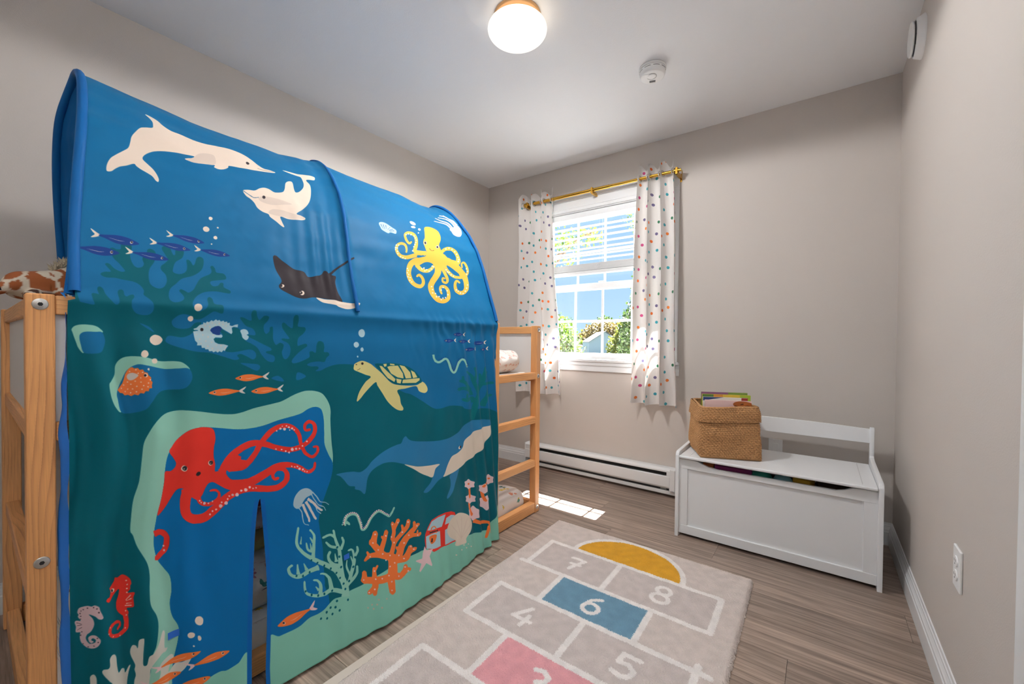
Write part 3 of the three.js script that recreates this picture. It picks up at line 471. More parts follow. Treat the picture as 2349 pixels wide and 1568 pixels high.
  ['n', 1, [1387, 1051, 1397, 1056, 1416, 1061, 1438, 1062, 1461, 1058, 1474, 1056, 1475, 1053, 1461, 1050, 1440, 1044, 1418, 1042, 1398, 1046]],
  ['w', 1, [1418, 1051, 1430, 1051, 1455, 1054, 1430, 1050]],
  ['w', 1, [1408, 1052, 1406, 1049, 1402, 1048, 1399, 1050, 1399, 1053, 1402, 1055, 1406, 1054]],
  ['k', 1, [1406, 1052, 1405, 1050, 1402, 1050, 1400, 1051, 1400, 1053, 1402, 1054, 1405, 1054]],
  ['w', 1, [1394, 1022, 1400, 1027, 1412, 1034, 1409, 1027, 1405, 1022, 1411, 1015, 1404, 1016]],
  ['n', 1, [1325, 1020, 1333, 1025, 1349, 1029, 1367, 1030, 1385, 1026, 1396, 1023, 1396, 1021, 1385, 1018, 1368, 1013, 1350, 1011, 1334, 1015]],
  ['w', 1, [1350, 1019, 1360, 1019, 1380, 1021, 1360, 1018]],
  ['w', 1, [1343, 1020, 1341, 1018, 1337, 1017, 1334, 1019, 1334, 1022, 1338, 1024, 1341, 1023]],
  ['k', 1, [1341, 1021, 1340, 1019, 1337, 1019, 1335, 1020, 1335, 1022, 1337, 1023, 1340, 1023]],
  ['w', 1, [1493, 1023, 1496, 1028, 1504, 1036, 1503, 1028, 1500, 1023, 1506, 1016, 1501, 1016]],
  ['n', 1, [1440, 1018, 1446, 1024, 1457, 1029, 1470, 1030, 1485, 1026, 1493, 1024, 1494, 1021, 1486, 1018, 1474, 1012, 1461, 1010, 1448, 1014]],
  ['w', 1, [1459, 1019, 1467, 1019, 1482, 1022, 1467, 1018]],
  ['w', 1, [1455, 1020, 1453, 1017, 1449, 1016, 1446, 1018, 1446, 1021, 1449, 1023, 1453, 1022]],
  ['k', 1, [1453, 1020, 1452, 1018, 1449, 1018, 1447, 1019, 1447, 1021, 1449, 1022, 1452, 1022]],
  ['w', 1, [200, 1853, 213, 1854, 228, 1842, 238, 1817, 255, 1804, 283, 1807, 314, 1804, 340, 1807, 383, 1822, 421, 1832, 445, 1832, 468, 1825, 489, 1809, 507, 1787, 523, 1776, 544, 1778, 561, 1774, 552, 1765, 513, 1750, 471, 1734, 431, 1721, 398, 1713, 392, 1701, 378, 1686, 361, 1676, 348, 1678, 351, 1690, 322, 1674, 293, 1660, 275, 1659, 268, 1663, 275, 1670, 288, 1680, 297, 1694, 273, 1686, 243, 1676, 214, 1664, 193, 1651, 175, 1631, 165, 1612, 164, 1599, 172, 1587, 183, 1574, 190, 1559, 193, 1544, 191, 1533, 186, 1534, 179, 1547, 169, 1553, 156, 1559, 147, 1566, 142, 1572, 127, 1559, 112, 1548, 101, 1535, 94, 1525, 86, 1521, 84, 1527, 87, 1546, 95, 1568, 107, 1586, 123, 1610, 136, 1632, 143, 1660, 148, 1684, 160, 1714, 174, 1747, 189, 1763, 206, 1777, 210, 1793, 211, 1814, 206, 1836]],
  ['d', 1, [298, 1695, 315, 1722, 340, 1748, 361, 1756, 361, 1725, 352, 1693, 322, 1675, 294, 1661, 275, 1659, 269, 1663, 288, 1679]],
  ['k', 1, [473, 1773, 468, 1767, 464, 1767, 463, 1774, 466, 1782, 471, 1785, 475, 1781]],
  ['k', 1, [498, 1761, 502, 1761, 508, 1761, 516, 1762, 528, 1765, 543, 1769, 554, 1772, 555, 1774, 555, 1774, 544, 1771, 529, 1767, 517, 1764, 509, 1763, 503, 1763, 499, 1764]],
  ['w', 1, [416, 1599, 432, 1610, 455, 1617, 475, 1637, 493, 1649, 509, 1649, 526, 1640, 555, 1655, 569, 1678, 581, 1715, 600, 1736, 611, 1735, 607, 1696, 610, 1679, 629, 1693, 650, 1725, 662, 1762, 664, 1799, 645, 1804, 616, 1804, 597, 1808, 631, 1815, 673, 1820, 721, 1826, 729, 1821, 718, 1800, 682, 1787, 685, 1754, 675, 1707, 659, 1661, 639, 1623, 613, 1589, 584, 1559, 600, 1556, 613, 1550, 609, 1540, 582, 1531, 548, 1525, 523, 1527, 524, 1506, 528, 1485, 520, 1485, 503, 1502, 487, 1515, 483, 1525, 465, 1529, 451, 1540, 444, 1559, 434, 1571, 421, 1580]],
  ['d', 1, [464, 1590, 489, 1602, 527, 1606, 574, 1599, 545, 1585, 505, 1571, 475, 1570, 461, 1577]],
  ['d', 1, [485, 1530, 502, 1553, 534, 1558, 567, 1556, 611, 1549, 579, 1533, 523, 1528]],
  ['h', 1, [416, 1597, 420, 1594, 427, 1589, 433, 1585, 437, 1582, 442, 1580, 446, 1579, 452, 1581, 457, 1584, 461, 1586, 462, 1588, 461, 1589, 457, 1586, 452, 1584, 447, 1582, 443, 1583, 439, 1586, 434, 1588, 428, 1592, 422, 1597, 418, 1600]],
  ['k', 1, [485, 1597, 482, 1590, 477, 1587, 474, 1590, 475, 1596, 479, 1602, 484, 1602]],
  ['k', 1, [473, 1355, 483, 1358, 501, 1342, 535, 1319, 570, 1313, 583, 1297, 615, 1304, 635, 1316, 644, 1329, 653, 1328, 659, 1320, 671, 1318, 691, 1316, 684, 1287, 685, 1248, 694, 1206, 666, 1211, 627, 1213, 586, 1214, 555, 1205, 527, 1207, 496, 1222, 479, 1233, 476, 1246, 487, 1266, 475, 1305, 471, 1340]],
  ['k', 1, [666, 1313, 676, 1322, 691, 1336, 709, 1351, 733, 1367, 760, 1386, 779, 1399, 781, 1404, 777, 1405, 757, 1392, 730, 1374, 706, 1357, 687, 1343, 672, 1329, 661, 1320]],
  ['w', 1, [596, 1214, 623, 1211, 666, 1211, 698, 1206, 736, 1203, 764, 1207, 758, 1195, 733, 1182, 705, 1178, 676, 1185, 663, 1192, 624, 1196, 605, 1203]],
  ['w', 1, [493, 1246, 489, 1241, 484, 1239, 480, 1242, 481, 1247, 486, 1251, 491, 1251]],
  ['k', 1, [487, 1246, 485, 1242, 481, 1241, 479, 1243, 479, 1247, 483, 1250, 486, 1250]],
  ['w', 1, [555, 1226, 551, 1219, 544, 1217, 540, 1221, 541, 1228, 547, 1234, 553, 1233]],
  ['k', 1, [549, 1227, 546, 1222, 541, 1220, 538, 1223, 539, 1228, 543, 1232, 547, 1231]],
  ['w', 1, [543, 1228, 542, 1226, 541, 1225, 540, 1227, 540, 1228, 541, 1230, 543, 1230]],
  ['y', 1, [1236, 1679, 1269, 1697, 1303, 1704, 1331, 1695, 1335, 1665, 1318, 1626, 1292, 1586, 1292, 1565, 1293, 1538, 1258, 1500, 1204, 1482, 1173, 1490, 1181, 1514, 1181, 1544, 1180, 1563, 1190, 1585, 1205, 1605, 1221, 1645]],
  ['y', 1, [1175, 1509, 1234, 1534, 1290, 1541, 1314, 1520, 1334, 1497, 1300, 1465, 1256, 1440, 1220, 1434, 1200, 1456, 1159, 1455, 1102, 1424, 1091, 1439, 1106, 1466, 1141, 1478, 1169, 1489]],
  ['y', 1, [1179, 1516, 1166, 1515, 1149, 1513, 1134, 1512, 1126, 1512, 1122, 1513, 1122, 1512, 1122, 1512, 1127, 1520, 1134, 1532, 1140, 1546, 1145, 1561, 1149, 1575, 1151, 1588, 1150, 1599, 1146, 1609, 1137, 1615, 1125, 1617, 1112, 1615, 1098, 1610, 1084, 1600, 1074, 1589, 1069, 1577, 1069, 1565, 1070, 1556, 1074, 1547, 1079, 1540, 1086, 1536, 1096, 1539, 1103, 1546, 1107, 1550, 1107, 1556, 1100, 1554, 1096, 1550, 1093, 1547, 1094, 1547, 1091, 1550, 1086, 1557, 1084, 1564, 1083, 1573, 1084, 1582, 1086, 1587, 1089, 1590, 1096, 1594, 1103, 1596, 1111, 1597, 1121, 1595, 1127, 1591, 1130, 1586, 1130, 1578, 1129, 1568, 1125, 1556, 1119, 1542, 1114, 1531, 1109, 1522, 1102, 1512, 1098, 1500, 1103, 1492, 1112, 1490, 1122, 1489, 1137, 1489, 1154, 1490, 1167, 1491]],
  ['y', 1, [1148, 1509, 1130, 1502, 1105, 1491, 1084, 1482, 1070, 1476, 1060, 1472, 1050, 1469, 1040, 1468, 1030, 1468, 1022, 1470, 1017, 1474, 1013, 1480, 1011, 1486, 1012, 1494, 1016, 1503, 1020, 1510, 1026, 1516, 1033, 1521, 1040, 1524, 1046, 1525, 1053, 1525, 1057, 1522, 1059, 1518, 1059, 1511, 1058, 1505, 1057, 1498, 1054, 1492, 1052, 1487, 1054, 1483, 1061, 1487, 1063, 1492, 1067, 1500, 1070, 1508, 1072, 1517, 1072, 1526, 1069, 1533, 1063, 1538, 1054, 1540, 1044, 1539, 1032, 1534, 1020, 1526, 1009, 1515, 1001, 1503, 995, 1490, 993, 1478, 995, 1468, 1000, 1459, 1008, 1453, 1018, 1449, 1031, 1448, 1044, 1449, 1057, 1452, 1070, 1457, 1084, 1462, 1105, 1470, 1129, 1479, 1146, 1486]],
  ['y', 1, [1139, 1478, 1125, 1474, 1105, 1468, 1085, 1458, 1068, 1446, 1055, 1433, 1045, 1419, 1037, 1405, 1031, 1391, 1027, 1377, 1026, 1363, 1028, 1351, 1031, 1340, 1036, 1331, 1043, 1323, 1052, 1317, 1064, 1312, 1078, 1310, 1093, 1311, 1108, 1319, 1119, 1329, 1126, 1340, 1129, 1351, 1129, 1361, 1126, 1369, 1121, 1377, 1114, 1382, 1106, 1386, 1095, 1382, 1088, 1377, 1085, 1373, 1084, 1367, 1092, 1368, 1095, 1370, 1099, 1373, 1099, 1373, 1102, 1371, 1107, 1366, 1110, 1360, 1111, 1354, 1110, 1347, 1108, 1341, 1104, 1336, 1099, 1332, 1095, 1330, 1089, 1330, 1079, 1332, 1070, 1336, 1065, 1341, 1061, 1347, 1058, 1354, 1056, 1363, 1055, 1373, 1056, 1383, 1060, 1393, 1065, 1403, 1072, 1413, 1079, 1421, 1086, 1428, 1093, 1432, 1105, 1437, 1121, 1441, 1134, 1444]],
  ['y', 1, [1093, 1423, 1097, 1417, 1104, 1408, 1113, 1401, 1125, 1397, 1138, 1396, 1152, 1398, 1167, 1403, 1180, 1411, 1192, 1419, 1201, 1427, 1208, 1435, 1212, 1440, 1211, 1449, 1198, 1445, 1194, 1440, 1189, 1435, 1183, 1430, 1174, 1424, 1163, 1419, 1155, 1416, 1147, 1415, 1138, 1416, 1131, 1419, 1125, 1425, 1120, 1433, 1116, 1439]],
  ['y', 1, [1214, 1444, 1211, 1433, 1207, 1419, 1201, 1407, 1193, 1397, 1181, 1383, 1168, 1369, 1158, 1356, 1148, 1343, 1141, 1328, 1138, 1312, 1138, 1297, 1141, 1283, 1147, 1271, 1155, 1260, 1165, 1251, 1178, 1245, 1194, 1243, 1211, 1244, 1229, 1250, 1246, 1260, 1261, 1274, 1270, 1290, 1275, 1307, 1276, 1322, 1272, 1333, 1264, 1341, 1254, 1345, 1242, 1346, 1229, 1344, 1216, 1338, 1208, 1327, 1205, 1318, 1204, 1309, 1204, 1302, 1206, 1297, 1207, 1293, 1214, 1292, 1219, 1298, 1218, 1302, 1218, 1307, 1219, 1313, 1221, 1320, 1223, 1327, 1225, 1329, 1228, 1330, 1235, 1330, 1241, 1329, 1246, 1326, 1250, 1320, 1251, 1313, 1250, 1302, 1245, 1289, 1240, 1279, 1233, 1273, 1223, 1268, 1215, 1266, 1207, 1266, 1197, 1268, 1189, 1273, 1182, 1279, 1177, 1288, 1173, 1298, 1172, 1309, 1173, 1320, 1175, 1330, 1180, 1338, 1187, 1347, 1197, 1358, 1209, 1370, 1223, 1385, 1238, 1403, 1249, 1422, 1255, 1440, 1260, 1452]],
  ['y', 1, [1247, 1442, 1251, 1431, 1257, 1415, 1262, 1401, 1266, 1391, 1268, 1382, 1268, 1376, 1267, 1372, 1264, 1368, 1264, 1367, 1260, 1367, 1253, 1368, 1249, 1369, 1248, 1373, 1249, 1379, 1249, 1381, 1248, 1380, 1254, 1379, 1258, 1379, 1265, 1382, 1264, 1387, 1260, 1388, 1253, 1389, 1243, 1386, 1237, 1378, 1235, 1369, 1236, 1361, 1243, 1356, 1252, 1354, 1263, 1355, 1275, 1362, 1283, 1371, 1287, 1381, 1288, 1391, 1287, 1401, 1284, 1413, 1280, 1428, 1274, 1444, 1271, 1455]],
  ['y', 1, [1269, 1457, 1274, 1448, 1280, 1435, 1288, 1423, 1297, 1414, 1308, 1407, 1322, 1402, 1339, 1400, 1357, 1402, 1375, 1404, 1391, 1409, 1406, 1416, 1419, 1422, 1431, 1428, 1442, 1436, 1452, 1447, 1458, 1459, 1461, 1472, 1462, 1485, 1461, 1498, 1458, 1511, 1452, 1520, 1441, 1522, 1428, 1516, 1417, 1507, 1411, 1497, 1409, 1486, 1408, 1478, 1414, 1476, 1420, 1482, 1422, 1489, 1424, 1499, 1427, 1505, 1431, 1507, 1436, 1509, 1438, 1509, 1441, 1502, 1443, 1490, 1444, 1479, 1443, 1468, 1440, 1457, 1436, 1449, 1431, 1443, 1424, 1439, 1415, 1434, 1404, 1430, 1392, 1425, 1380, 1421, 1365, 1419, 1350, 1418, 1336, 1420, 1326, 1424, 1317, 1431, 1309, 1439, 1303, 1450, 1297, 1463, 1294, 1472]],
  ['y', 1, [1288, 1471, 1302, 1467, 1321, 1462, 1338, 1455, 1350, 1448, 1361, 1439, 1372, 1431, 1381, 1423, 1389, 1418, 1393, 1412, 1396, 1404, 1397, 1394, 1396, 1383, 1393, 1371, 1390, 1358, 1385, 1349, 1379, 1342, 1371, 1336, 1364, 1333, 1355, 1331, 1345, 1332, 1338, 1335, 1334, 1342, 1334, 1352, 1335, 1362, 1339, 1371, 1344, 1379, 1345, 1381, 1347, 1381, 1353, 1377, 1359, 1375, 1367, 1377, 1370, 1384, 1365, 1388, 1358, 1393, 1345, 1393, 1331, 1384, 1321, 1372, 1315, 1359, 1311, 1346, 1310, 1332, 1314, 1319, 1326, 1312, 1342, 1308, 1360, 1310, 1380, 1317, 1398, 1329, 1414, 1343, 1425, 1360, 1432, 1377, 1437, 1392, 1439, 1407, 1440, 1421, 1438, 1435, 1432, 1447, 1424, 1456, 1416, 1465, 1407, 1476, 1396, 1487, 1382, 1497, 1364, 1507, 1345, 1514, 1332, 1520]],
  ['y', 1, [1295, 1533, 1303, 1541, 1315, 1551, 1325, 1559, 1334, 1564, 1344, 1568, 1353, 1570, 1363, 1569, 1373, 1566, 1381, 1560, 1386, 1551, 1389, 1540, 1390, 1529, 1388, 1519, 1385, 1511, 1389, 1514, 1389, 1516, 1377, 1515, 1363, 1514, 1349, 1513, 1335, 1514, 1326, 1515, 1319, 1520, 1313, 1527, 1309, 1532, 1283, 1525, 1272, 1503, 1277, 1498, 1285, 1490, 1297, 1483, 1312, 1481, 1328, 1481, 1343, 1482, 1358, 1483, 1376, 1485, 1399, 1495, 1417, 1515, 1422, 1530, 1424, 1544, 1422, 1558, 1418, 1573, 1411, 1585, 1399, 1592, 1385, 1596, 1369, 1596, 1352, 1592, 1336, 1584, 1319, 1574, 1304, 1562, 1290, 1549, 1282, 1540]],
  ['b', 1, [1119, 1484, 1159, 1486, 1119, 1471]],
  ['b', 1, [1134, 1438, 1169, 1448, 1158, 1437]],
  ['b', 1, [1297, 1463, 1321, 1459, 1359, 1444, 1378, 1429, 1341, 1419, 1309, 1437]],
  ['b', 1, [1311, 1543, 1340, 1564, 1372, 1574, 1394, 1555, 1390, 1527, 1350, 1516, 1320, 1524]],
  ['w', 1, [1090, 1590, 1087, 1585, 1082, 1584, 1081, 1587, 1084, 1592, 1089, 1593]],
  ['w', 1, [1107, 1599, 1103, 1594, 1098, 1593, 1097, 1596, 1101, 1602, 1106, 1603]],
  ['w', 1, [1122, 1598, 1118, 1594, 1114, 1592, 1112, 1596, 1117, 1601, 1122, 1602]],
  ['w', 1, [1139, 1594, 1135, 1590, 1130, 1589, 1129, 1592, 1133, 1596, 1137, 1598]],
  ['w', 1, [1141, 1584, 1138, 1579, 1133, 1578, 1132, 1581, 1135, 1586, 1140, 1587]],
  ['w', 1, [1143, 1571, 1139, 1567, 1135, 1565, 1134, 1569, 1137, 1573, 1142, 1574]],
  ['w', 1, [1135, 1556, 1131, 1552, 1127, 1550, 1126, 1554, 1129, 1558, 1134, 1559]],
  ['w', 1, [1126, 1543, 1122, 1538, 1118, 1537, 1117, 1540, 1120, 1545, 1125, 1546]],
  ['w', 1, [1116, 1529, 1112, 1525, 1108, 1524, 1107, 1527, 1110, 1531, 1115, 1532]],
  ['w', 1, [1102, 1504, 1099, 1500, 1094, 1499, 1093, 1502, 1096, 1506, 1101, 1507]],
  ['w', 1, [1016, 1516, 1013, 1512, 1009, 1511, 1007, 1514, 1011, 1519, 1015, 1520]],
  ['w', 1, [1030, 1520, 1026, 1516, 1022, 1515, 1021, 1518, 1024, 1522, 1029, 1523]],
  ['w', 1, [1006, 1500, 1003, 1496, 998, 1495, 997, 1498, 1000, 1502, 1005, 1503]],
  ['w', 1, [1015, 1500, 1012, 1496, 1007, 1495, 1006, 1499, 1010, 1503, 1014, 1504]],
  ['w', 1, [1001, 1489, 998, 1485, 994, 1484, 993, 1487, 996, 1491, 1000, 1492]],
  ['w', 1, [1009, 1480, 1006, 1476, 1002, 1475, 1001, 1478, 1003, 1482, 1008, 1483]],
  ['w', 1, [1008, 1468, 1005, 1464, 1001, 1464, 1000, 1466, 1002, 1470, 1007, 1471]],
  ['w', 1, [1021, 1458, 1019, 1454, 1014, 1453, 1013, 1456, 1016, 1460, 1020, 1461]],
  ['w', 1, [1034, 1455, 1031, 1451, 1026, 1450, 1025, 1453, 1028, 1457, 1032, 1458]],
  ['w', 1, [1046, 1452, 1043, 1449, 1039, 1448, 1037, 1451, 1040, 1454, 1044, 1455]],
  ['w', 1, [1044, 1402, 1041, 1398, 1037, 1397, 1036, 1400, 1038, 1404, 1043, 1405]],
  ['w', 1, [1047, 1392, 1044, 1389, 1040, 1388, 1039, 1391, 1042, 1395, 1046, 1395]],
  ['w', 1, [1038, 1379, 1035, 1376, 1031, 1375, 1030, 1378, 1033, 1381, 1037, 1382]],
  ['w', 1, [1044, 1372, 1041, 1368, 1037, 1368, 1035, 1370, 1038, 1374, 1042, 1375]],
  ['w', 1, [1037, 1359, 1034, 1356, 1030, 1355, 1028, 1358, 1031, 1361, 1036, 1362]],
  ['w', 1, [1049, 1358, 1046, 1354, 1042, 1354, 1041, 1356, 1044, 1360, 1048, 1361]],
  ['w', 1, [1044, 1344, 1041, 1340, 1037, 1340, 1035, 1343, 1038, 1346, 1043, 1347]],
  ['w', 1, [1053, 1337, 1050, 1333, 1046, 1333, 1045, 1336, 1048, 1339, 1052, 1340]],
  ['w', 1, [1132, 1415, 1129, 1411, 1124, 1411, 1123, 1414, 1126, 1417, 1131, 1418]],
  ['w', 1, [1146, 1422, 1143, 1418, 1138, 1417, 1137, 1420, 1140, 1424, 1145, 1425]],
  ['w', 1, [1147, 1406, 1143, 1403, 1139, 1402, 1137, 1405, 1141, 1409, 1145, 1410]],
  ['w', 1, [1160, 1415, 1157, 1411, 1152, 1410, 1151, 1413, 1154, 1417, 1159, 1418]],
  ['w', 1, [1173, 1410, 1170, 1406, 1165, 1405, 1164, 1408, 1167, 1412, 1172, 1413]],
  ['w', 1, [1192, 1424, 1188, 1420, 1183, 1419, 1182, 1422, 1185, 1426, 1190, 1427]],
  ['w', 1, [1211, 1440, 1208, 1436, 1203, 1435, 1201, 1438, 1205, 1442, 1210, 1443]],
  ['w', 1, [1203, 1442, 1200, 1438, 1195, 1437, 1193, 1440, 1197, 1444, 1202, 1445]],
  ['w', 1, [1167, 1328, 1163, 1325, 1159, 1324, 1157, 1327, 1161, 1331, 1165, 1331]],
  ['w', 1, [1168, 1313, 1165, 1309, 1160, 1309, 1159, 1312, 1162, 1315, 1167, 1316]],
  ['w', 1, [1163, 1295, 1159, 1291, 1155, 1291, 1153, 1294, 1157, 1297, 1161, 1298]],
  ['w', 1, [1179, 1293, 1175, 1290, 1171, 1289, 1169, 1292, 1173, 1296, 1177, 1296]],
  ['w', 1, [1180, 1276, 1176, 1272, 1172, 1272, 1170, 1275, 1174, 1279, 1178, 1279]],
  ['w', 1, [1195, 1278, 1191, 1274, 1187, 1273, 1185, 1277, 1189, 1280, 1194, 1281]],
  ['w', 1, [1203, 1263, 1200, 1259, 1195, 1258, 1193, 1262, 1197, 1265, 1202, 1266]],
  ['w', 1, [1216, 1271, 1213, 1267, 1208, 1267, 1207, 1270, 1210, 1274, 1215, 1274]],
  ['w', 1, [1235, 1277, 1232, 1273, 1227, 1272, 1225, 1275, 1229, 1279, 1234, 1280]],
  ['w', 1, [1259, 1295, 1255, 1291, 1250, 1291, 1249, 1294, 1252, 1298, 1258, 1299]],
  ['w', 1, [1262, 1317, 1258, 1313, 1253, 1313, 1251, 1316, 1255, 1320, 1260, 1321]],
  ['w', 1, [1240, 1333, 1236, 1329, 1231, 1328, 1230, 1331, 1233, 1335, 1238, 1336]],
  ['w', 1, [1222, 1316, 1218, 1312, 1213, 1312, 1212, 1315, 1216, 1319, 1220, 1319]],
  ['w', 1, [1292, 1439, 1288, 1435, 1283, 1433, 1282, 1437, 1285, 1441, 1291, 1442]],
  ['w', 1, [1298, 1429, 1294, 1425, 1289, 1423, 1288, 1427, 1291, 1431, 1297, 1432]],
  ['w', 1, [1309, 1428, 1305, 1423, 1300, 1422, 1298, 1425, 1302, 1430, 1308, 1431]],
  ['w', 1, [1320, 1417, 1316, 1412, 1310, 1411, 1309, 1414, 1313, 1419, 1318, 1420]],
  ['w', 1, [1335, 1412, 1331, 1408, 1325, 1406, 1324, 1410, 1328, 1414, 1333, 1415]],
  ['w', 1, [1428, 1378, 1424, 1373, 1418, 1373, 1417, 1376, 1421, 1380, 1427, 1381]],
  ['w', 1, [1413, 1356, 1409, 1352, 1403, 1351, 1402, 1355, 1406, 1359, 1412, 1360]],
  ['w', 1, [1397, 1336, 1393, 1332, 1387, 1331, 1385, 1334, 1389, 1339, 1395, 1340]],
  ['w', 1, [1376, 1319, 1372, 1315, 1367, 1314, 1365, 1318, 1369, 1322, 1375, 1323]],
  ['w', 1, [1357, 1320, 1353, 1316, 1348, 1315, 1346, 1319, 1350, 1323, 1356, 1324]],
  ['w', 1, [1343, 1328, 1339, 1324, 1334, 1323, 1332, 1326, 1336, 1330, 1342, 1331]],
  ['w', 1, [1331, 1333, 1327, 1329, 1321, 1328, 1320, 1332, 1324, 1336, 1329, 1337]],
  ['w', 1, [1340, 1576, 1336, 1571, 1330, 1569, 1329, 1573, 1333, 1578, 1339, 1580]],
  ['w', 1, [1366, 1589, 1361, 1583, 1356, 1581, 1354, 1585, 1359, 1590, 1365, 1592]],
  ['w', 1, [1387, 1587, 1382, 1581, 1376, 1579, 1375, 1583, 1380, 1589, 1386, 1590]],
  ['w', 1, [1403, 1577, 1398, 1571, 1392, 1570, 1391, 1573, 1396, 1579, 1402, 1581]],
  ['w', 1, [1413, 1564, 1408, 1559, 1402, 1558, 1401, 1561, 1406, 1567, 1412, 1568]],
  ['w', 1, [1415, 1545, 1411, 1541, 1405, 1540, 1404, 1543, 1408, 1548, 1414, 1549]],
  ['w', 1, [1417, 1531, 1413, 1526, 1407, 1525, 1405, 1529, 1410, 1534, 1416, 1535]],
  ['w', 1, [1407, 1516, 1402, 1511, 1396, 1510, 1394, 1513, 1399, 1519, 1405, 1520]],
  ['w', 1, [1452, 1477, 1447, 1473, 1441, 1472, 1440, 1476, 1444, 1480, 1450, 1481]],
  ['w', 1, [1454, 1461, 1450, 1457, 1444, 1456, 1442, 1460, 1446, 1464, 1452, 1465]],
  ['w', 1, [1443, 1444, 1439, 1439, 1433, 1438, 1431, 1442, 1435, 1446, 1441, 1447]],
  ['w', 1, [1205, 1572, 1197, 1561, 1188, 1557, 1183, 1562, 1187, 1572, 1196, 1581, 1204, 1581]],
  ['k', 1, [1201, 1571, 1196, 1563, 1190, 1560, 1187, 1564, 1189, 1572, 1196, 1578, 1201, 1578]],
  ['w', 1, [1286, 1572, 1279, 1562, 1268, 1557, 1262, 1560, 1265, 1569, 1275, 1577, 1285, 1579]],
  ['k', 1, [1281, 1569, 1277, 1563, 1270, 1560, 1266, 1562, 1268, 1568, 1274, 1573, 1280, 1574]],
  ['k', 1, [1207, 1537, 1210, 1535, 1214, 1531, 1219, 1529, 1226, 1530, 1233, 1533, 1238, 1535, 1239, 1537, 1237, 1538, 1233, 1535, 1226, 1532, 1221, 1531, 1217, 1533, 1213, 1537, 1210, 1540]],
  ['p', 1, [947, 1610, 955, 1622, 973, 1629, 993, 1625, 1015, 1610, 1033, 1599, 1030, 1584, 1022, 1576, 997, 1577, 983, 1569, 965, 1573, 951, 1580, 948, 1593]],
  ['n', 1, [956, 1610, 957, 1603, 959, 1594, 961, 1588, 962, 1588, 963, 1589, 961, 1595, 960, 1605, 959, 1613]],
  ['n', 1, [969, 1613, 969, 1605, 969, 1595, 970, 1588, 971, 1588, 972, 1590, 971, 1596, 972, 1607, 972, 1615]],
  ['n', 1, [982, 1613, 981, 1607, 980, 1598, 980, 1593, 981, 1593, 982, 1594, 982, 1600, 984, 1608, 985, 1615]],
  ['n', 1, [1003, 1608, 998, 1602, 990, 1595, 986, 1591, 986, 1590, 987, 1590, 991, 1594, 998, 1601, 1004, 1606]],
  ['n', 1, [1015, 1601, 1008, 1597, 998, 1592, 992, 1588, 991, 1587, 992, 1587, 998, 1590, 1008, 1595, 1015, 1598]],
  ['n', 1, [1020, 1593, 1012, 1590, 1002, 1587, 994, 1584, 993, 1583, 994, 1582, 1001, 1584, 1012, 1588, 1019, 1590]],
  ['i', 1, [1468, 1770, 1528, 1805, 1549, 1805, 1555, 1774, 1542, 1741, 1517, 1717, 1483, 1705, 1457, 1713, 1462, 1744]],
  ['w', 1, [1491, 1784, 1488, 1792, 1485, 1804, 1477, 1813, 1465, 1816, 1449, 1817, 1432, 1816, 1412, 1814, 1386, 1805, 1368, 1797, 1363, 1793, 1363, 1791, 1381, 1797, 1406, 1806, 1426, 1807, 1442, 1807, 1456, 1806, 1466, 1802, 1472, 1793, 1475, 1780, 1476, 1771]],
  ['w', 1, [1509, 1795, 1506, 1805, 1502, 1819, 1494, 1831, 1479, 1836, 1459, 1837, 1442, 1838, 1428, 1841, 1415, 1845, 1406, 1847, 1401, 1843, 1399, 1838, 1408, 1837, 1420, 1832, 1434, 1828, 1450, 1826, 1469, 1824, 1483, 1819, 1490, 1808, 1493, 1794, 1494, 1783]],
  ['w', 1, [1531, 1805, 1529, 1816, 1526, 1833, 1523, 1849, 1518, 1862, 1509, 1870, 1496, 1872, 1477, 1872, 1456, 1870, 1441, 1868, 1437, 1864, 1436, 1861, 1450, 1862, 1469, 1863, 1487, 1862, 1498, 1858, 1508, 1852, 1514, 1844, 1517, 1828, 1519, 1812, 1521, 1800]],
  ['w', 1, [1546, 1807, 1543, 1819, 1539, 1835, 1535, 1852, 1530, 1867, 1523, 1881, 1515, 1893, 1499, 1896, 1480, 1896, 1467, 1895, 1463, 1892, 1462, 1888, 1474, 1888, 1491, 1887, 1506, 1883, 1517, 1875, 1523, 1861, 1527, 1847, 1530, 1830, 1533, 1814, 1536, 1802]],
  ['w', 1, [1552, 1809, 1550, 1819, 1547, 1834, 1544, 1849, 1537, 1861, 1530, 1871, 1522, 1880, 1516, 1892, 1506, 1900, 1499, 1904, 1495, 1901, 1493, 1897, 1499, 1892, 1508, 1884, 1517, 1876, 1523, 1865, 1530, 1855, 1536, 1844, 1538, 1829, 1540, 1814, 1542, 1804]],
  ['w', 1, [1179, 1678, 1165, 1670, 1150, 1672, 1145, 1683, 1154, 1694, 1170, 1697, 1182, 1690]],
  ['w', 1, [1168, 1656, 1159, 1649, 1145, 1646, 1138, 1649, 1142, 1656, 1154, 1662, 1166, 1662]],
  ['w', 1, [1199, 1651, 1191, 1645, 1183, 1644, 1182, 1650, 1187, 1657, 1196, 1661, 1201, 1658]],
  ['w', 1, [1177, 1624, 1173, 1620, 1169, 1618, 1167, 1619, 1169, 1624, 1173, 1628, 1177, 1628]],
  ['u', 1, [725, 965, 731, 975, 759, 984, 792, 973, 816, 955, 845, 931, 885, 893, 929, 879, 1010, 872, 1048, 884, 1072, 865, 1077, 845, 1058, 835, 1027, 845, 1010, 868, 956, 863, 916, 859, 926, 831, 930, 804, 941, 784, 934, 775, 906, 784, 870, 815, 841, 857, 822, 885, 813, 899, 772, 868, 748, 845, 733, 834, 732, 843, 744, 871, 769, 902, 794, 921, 771, 931, 743, 943, 725, 952]],
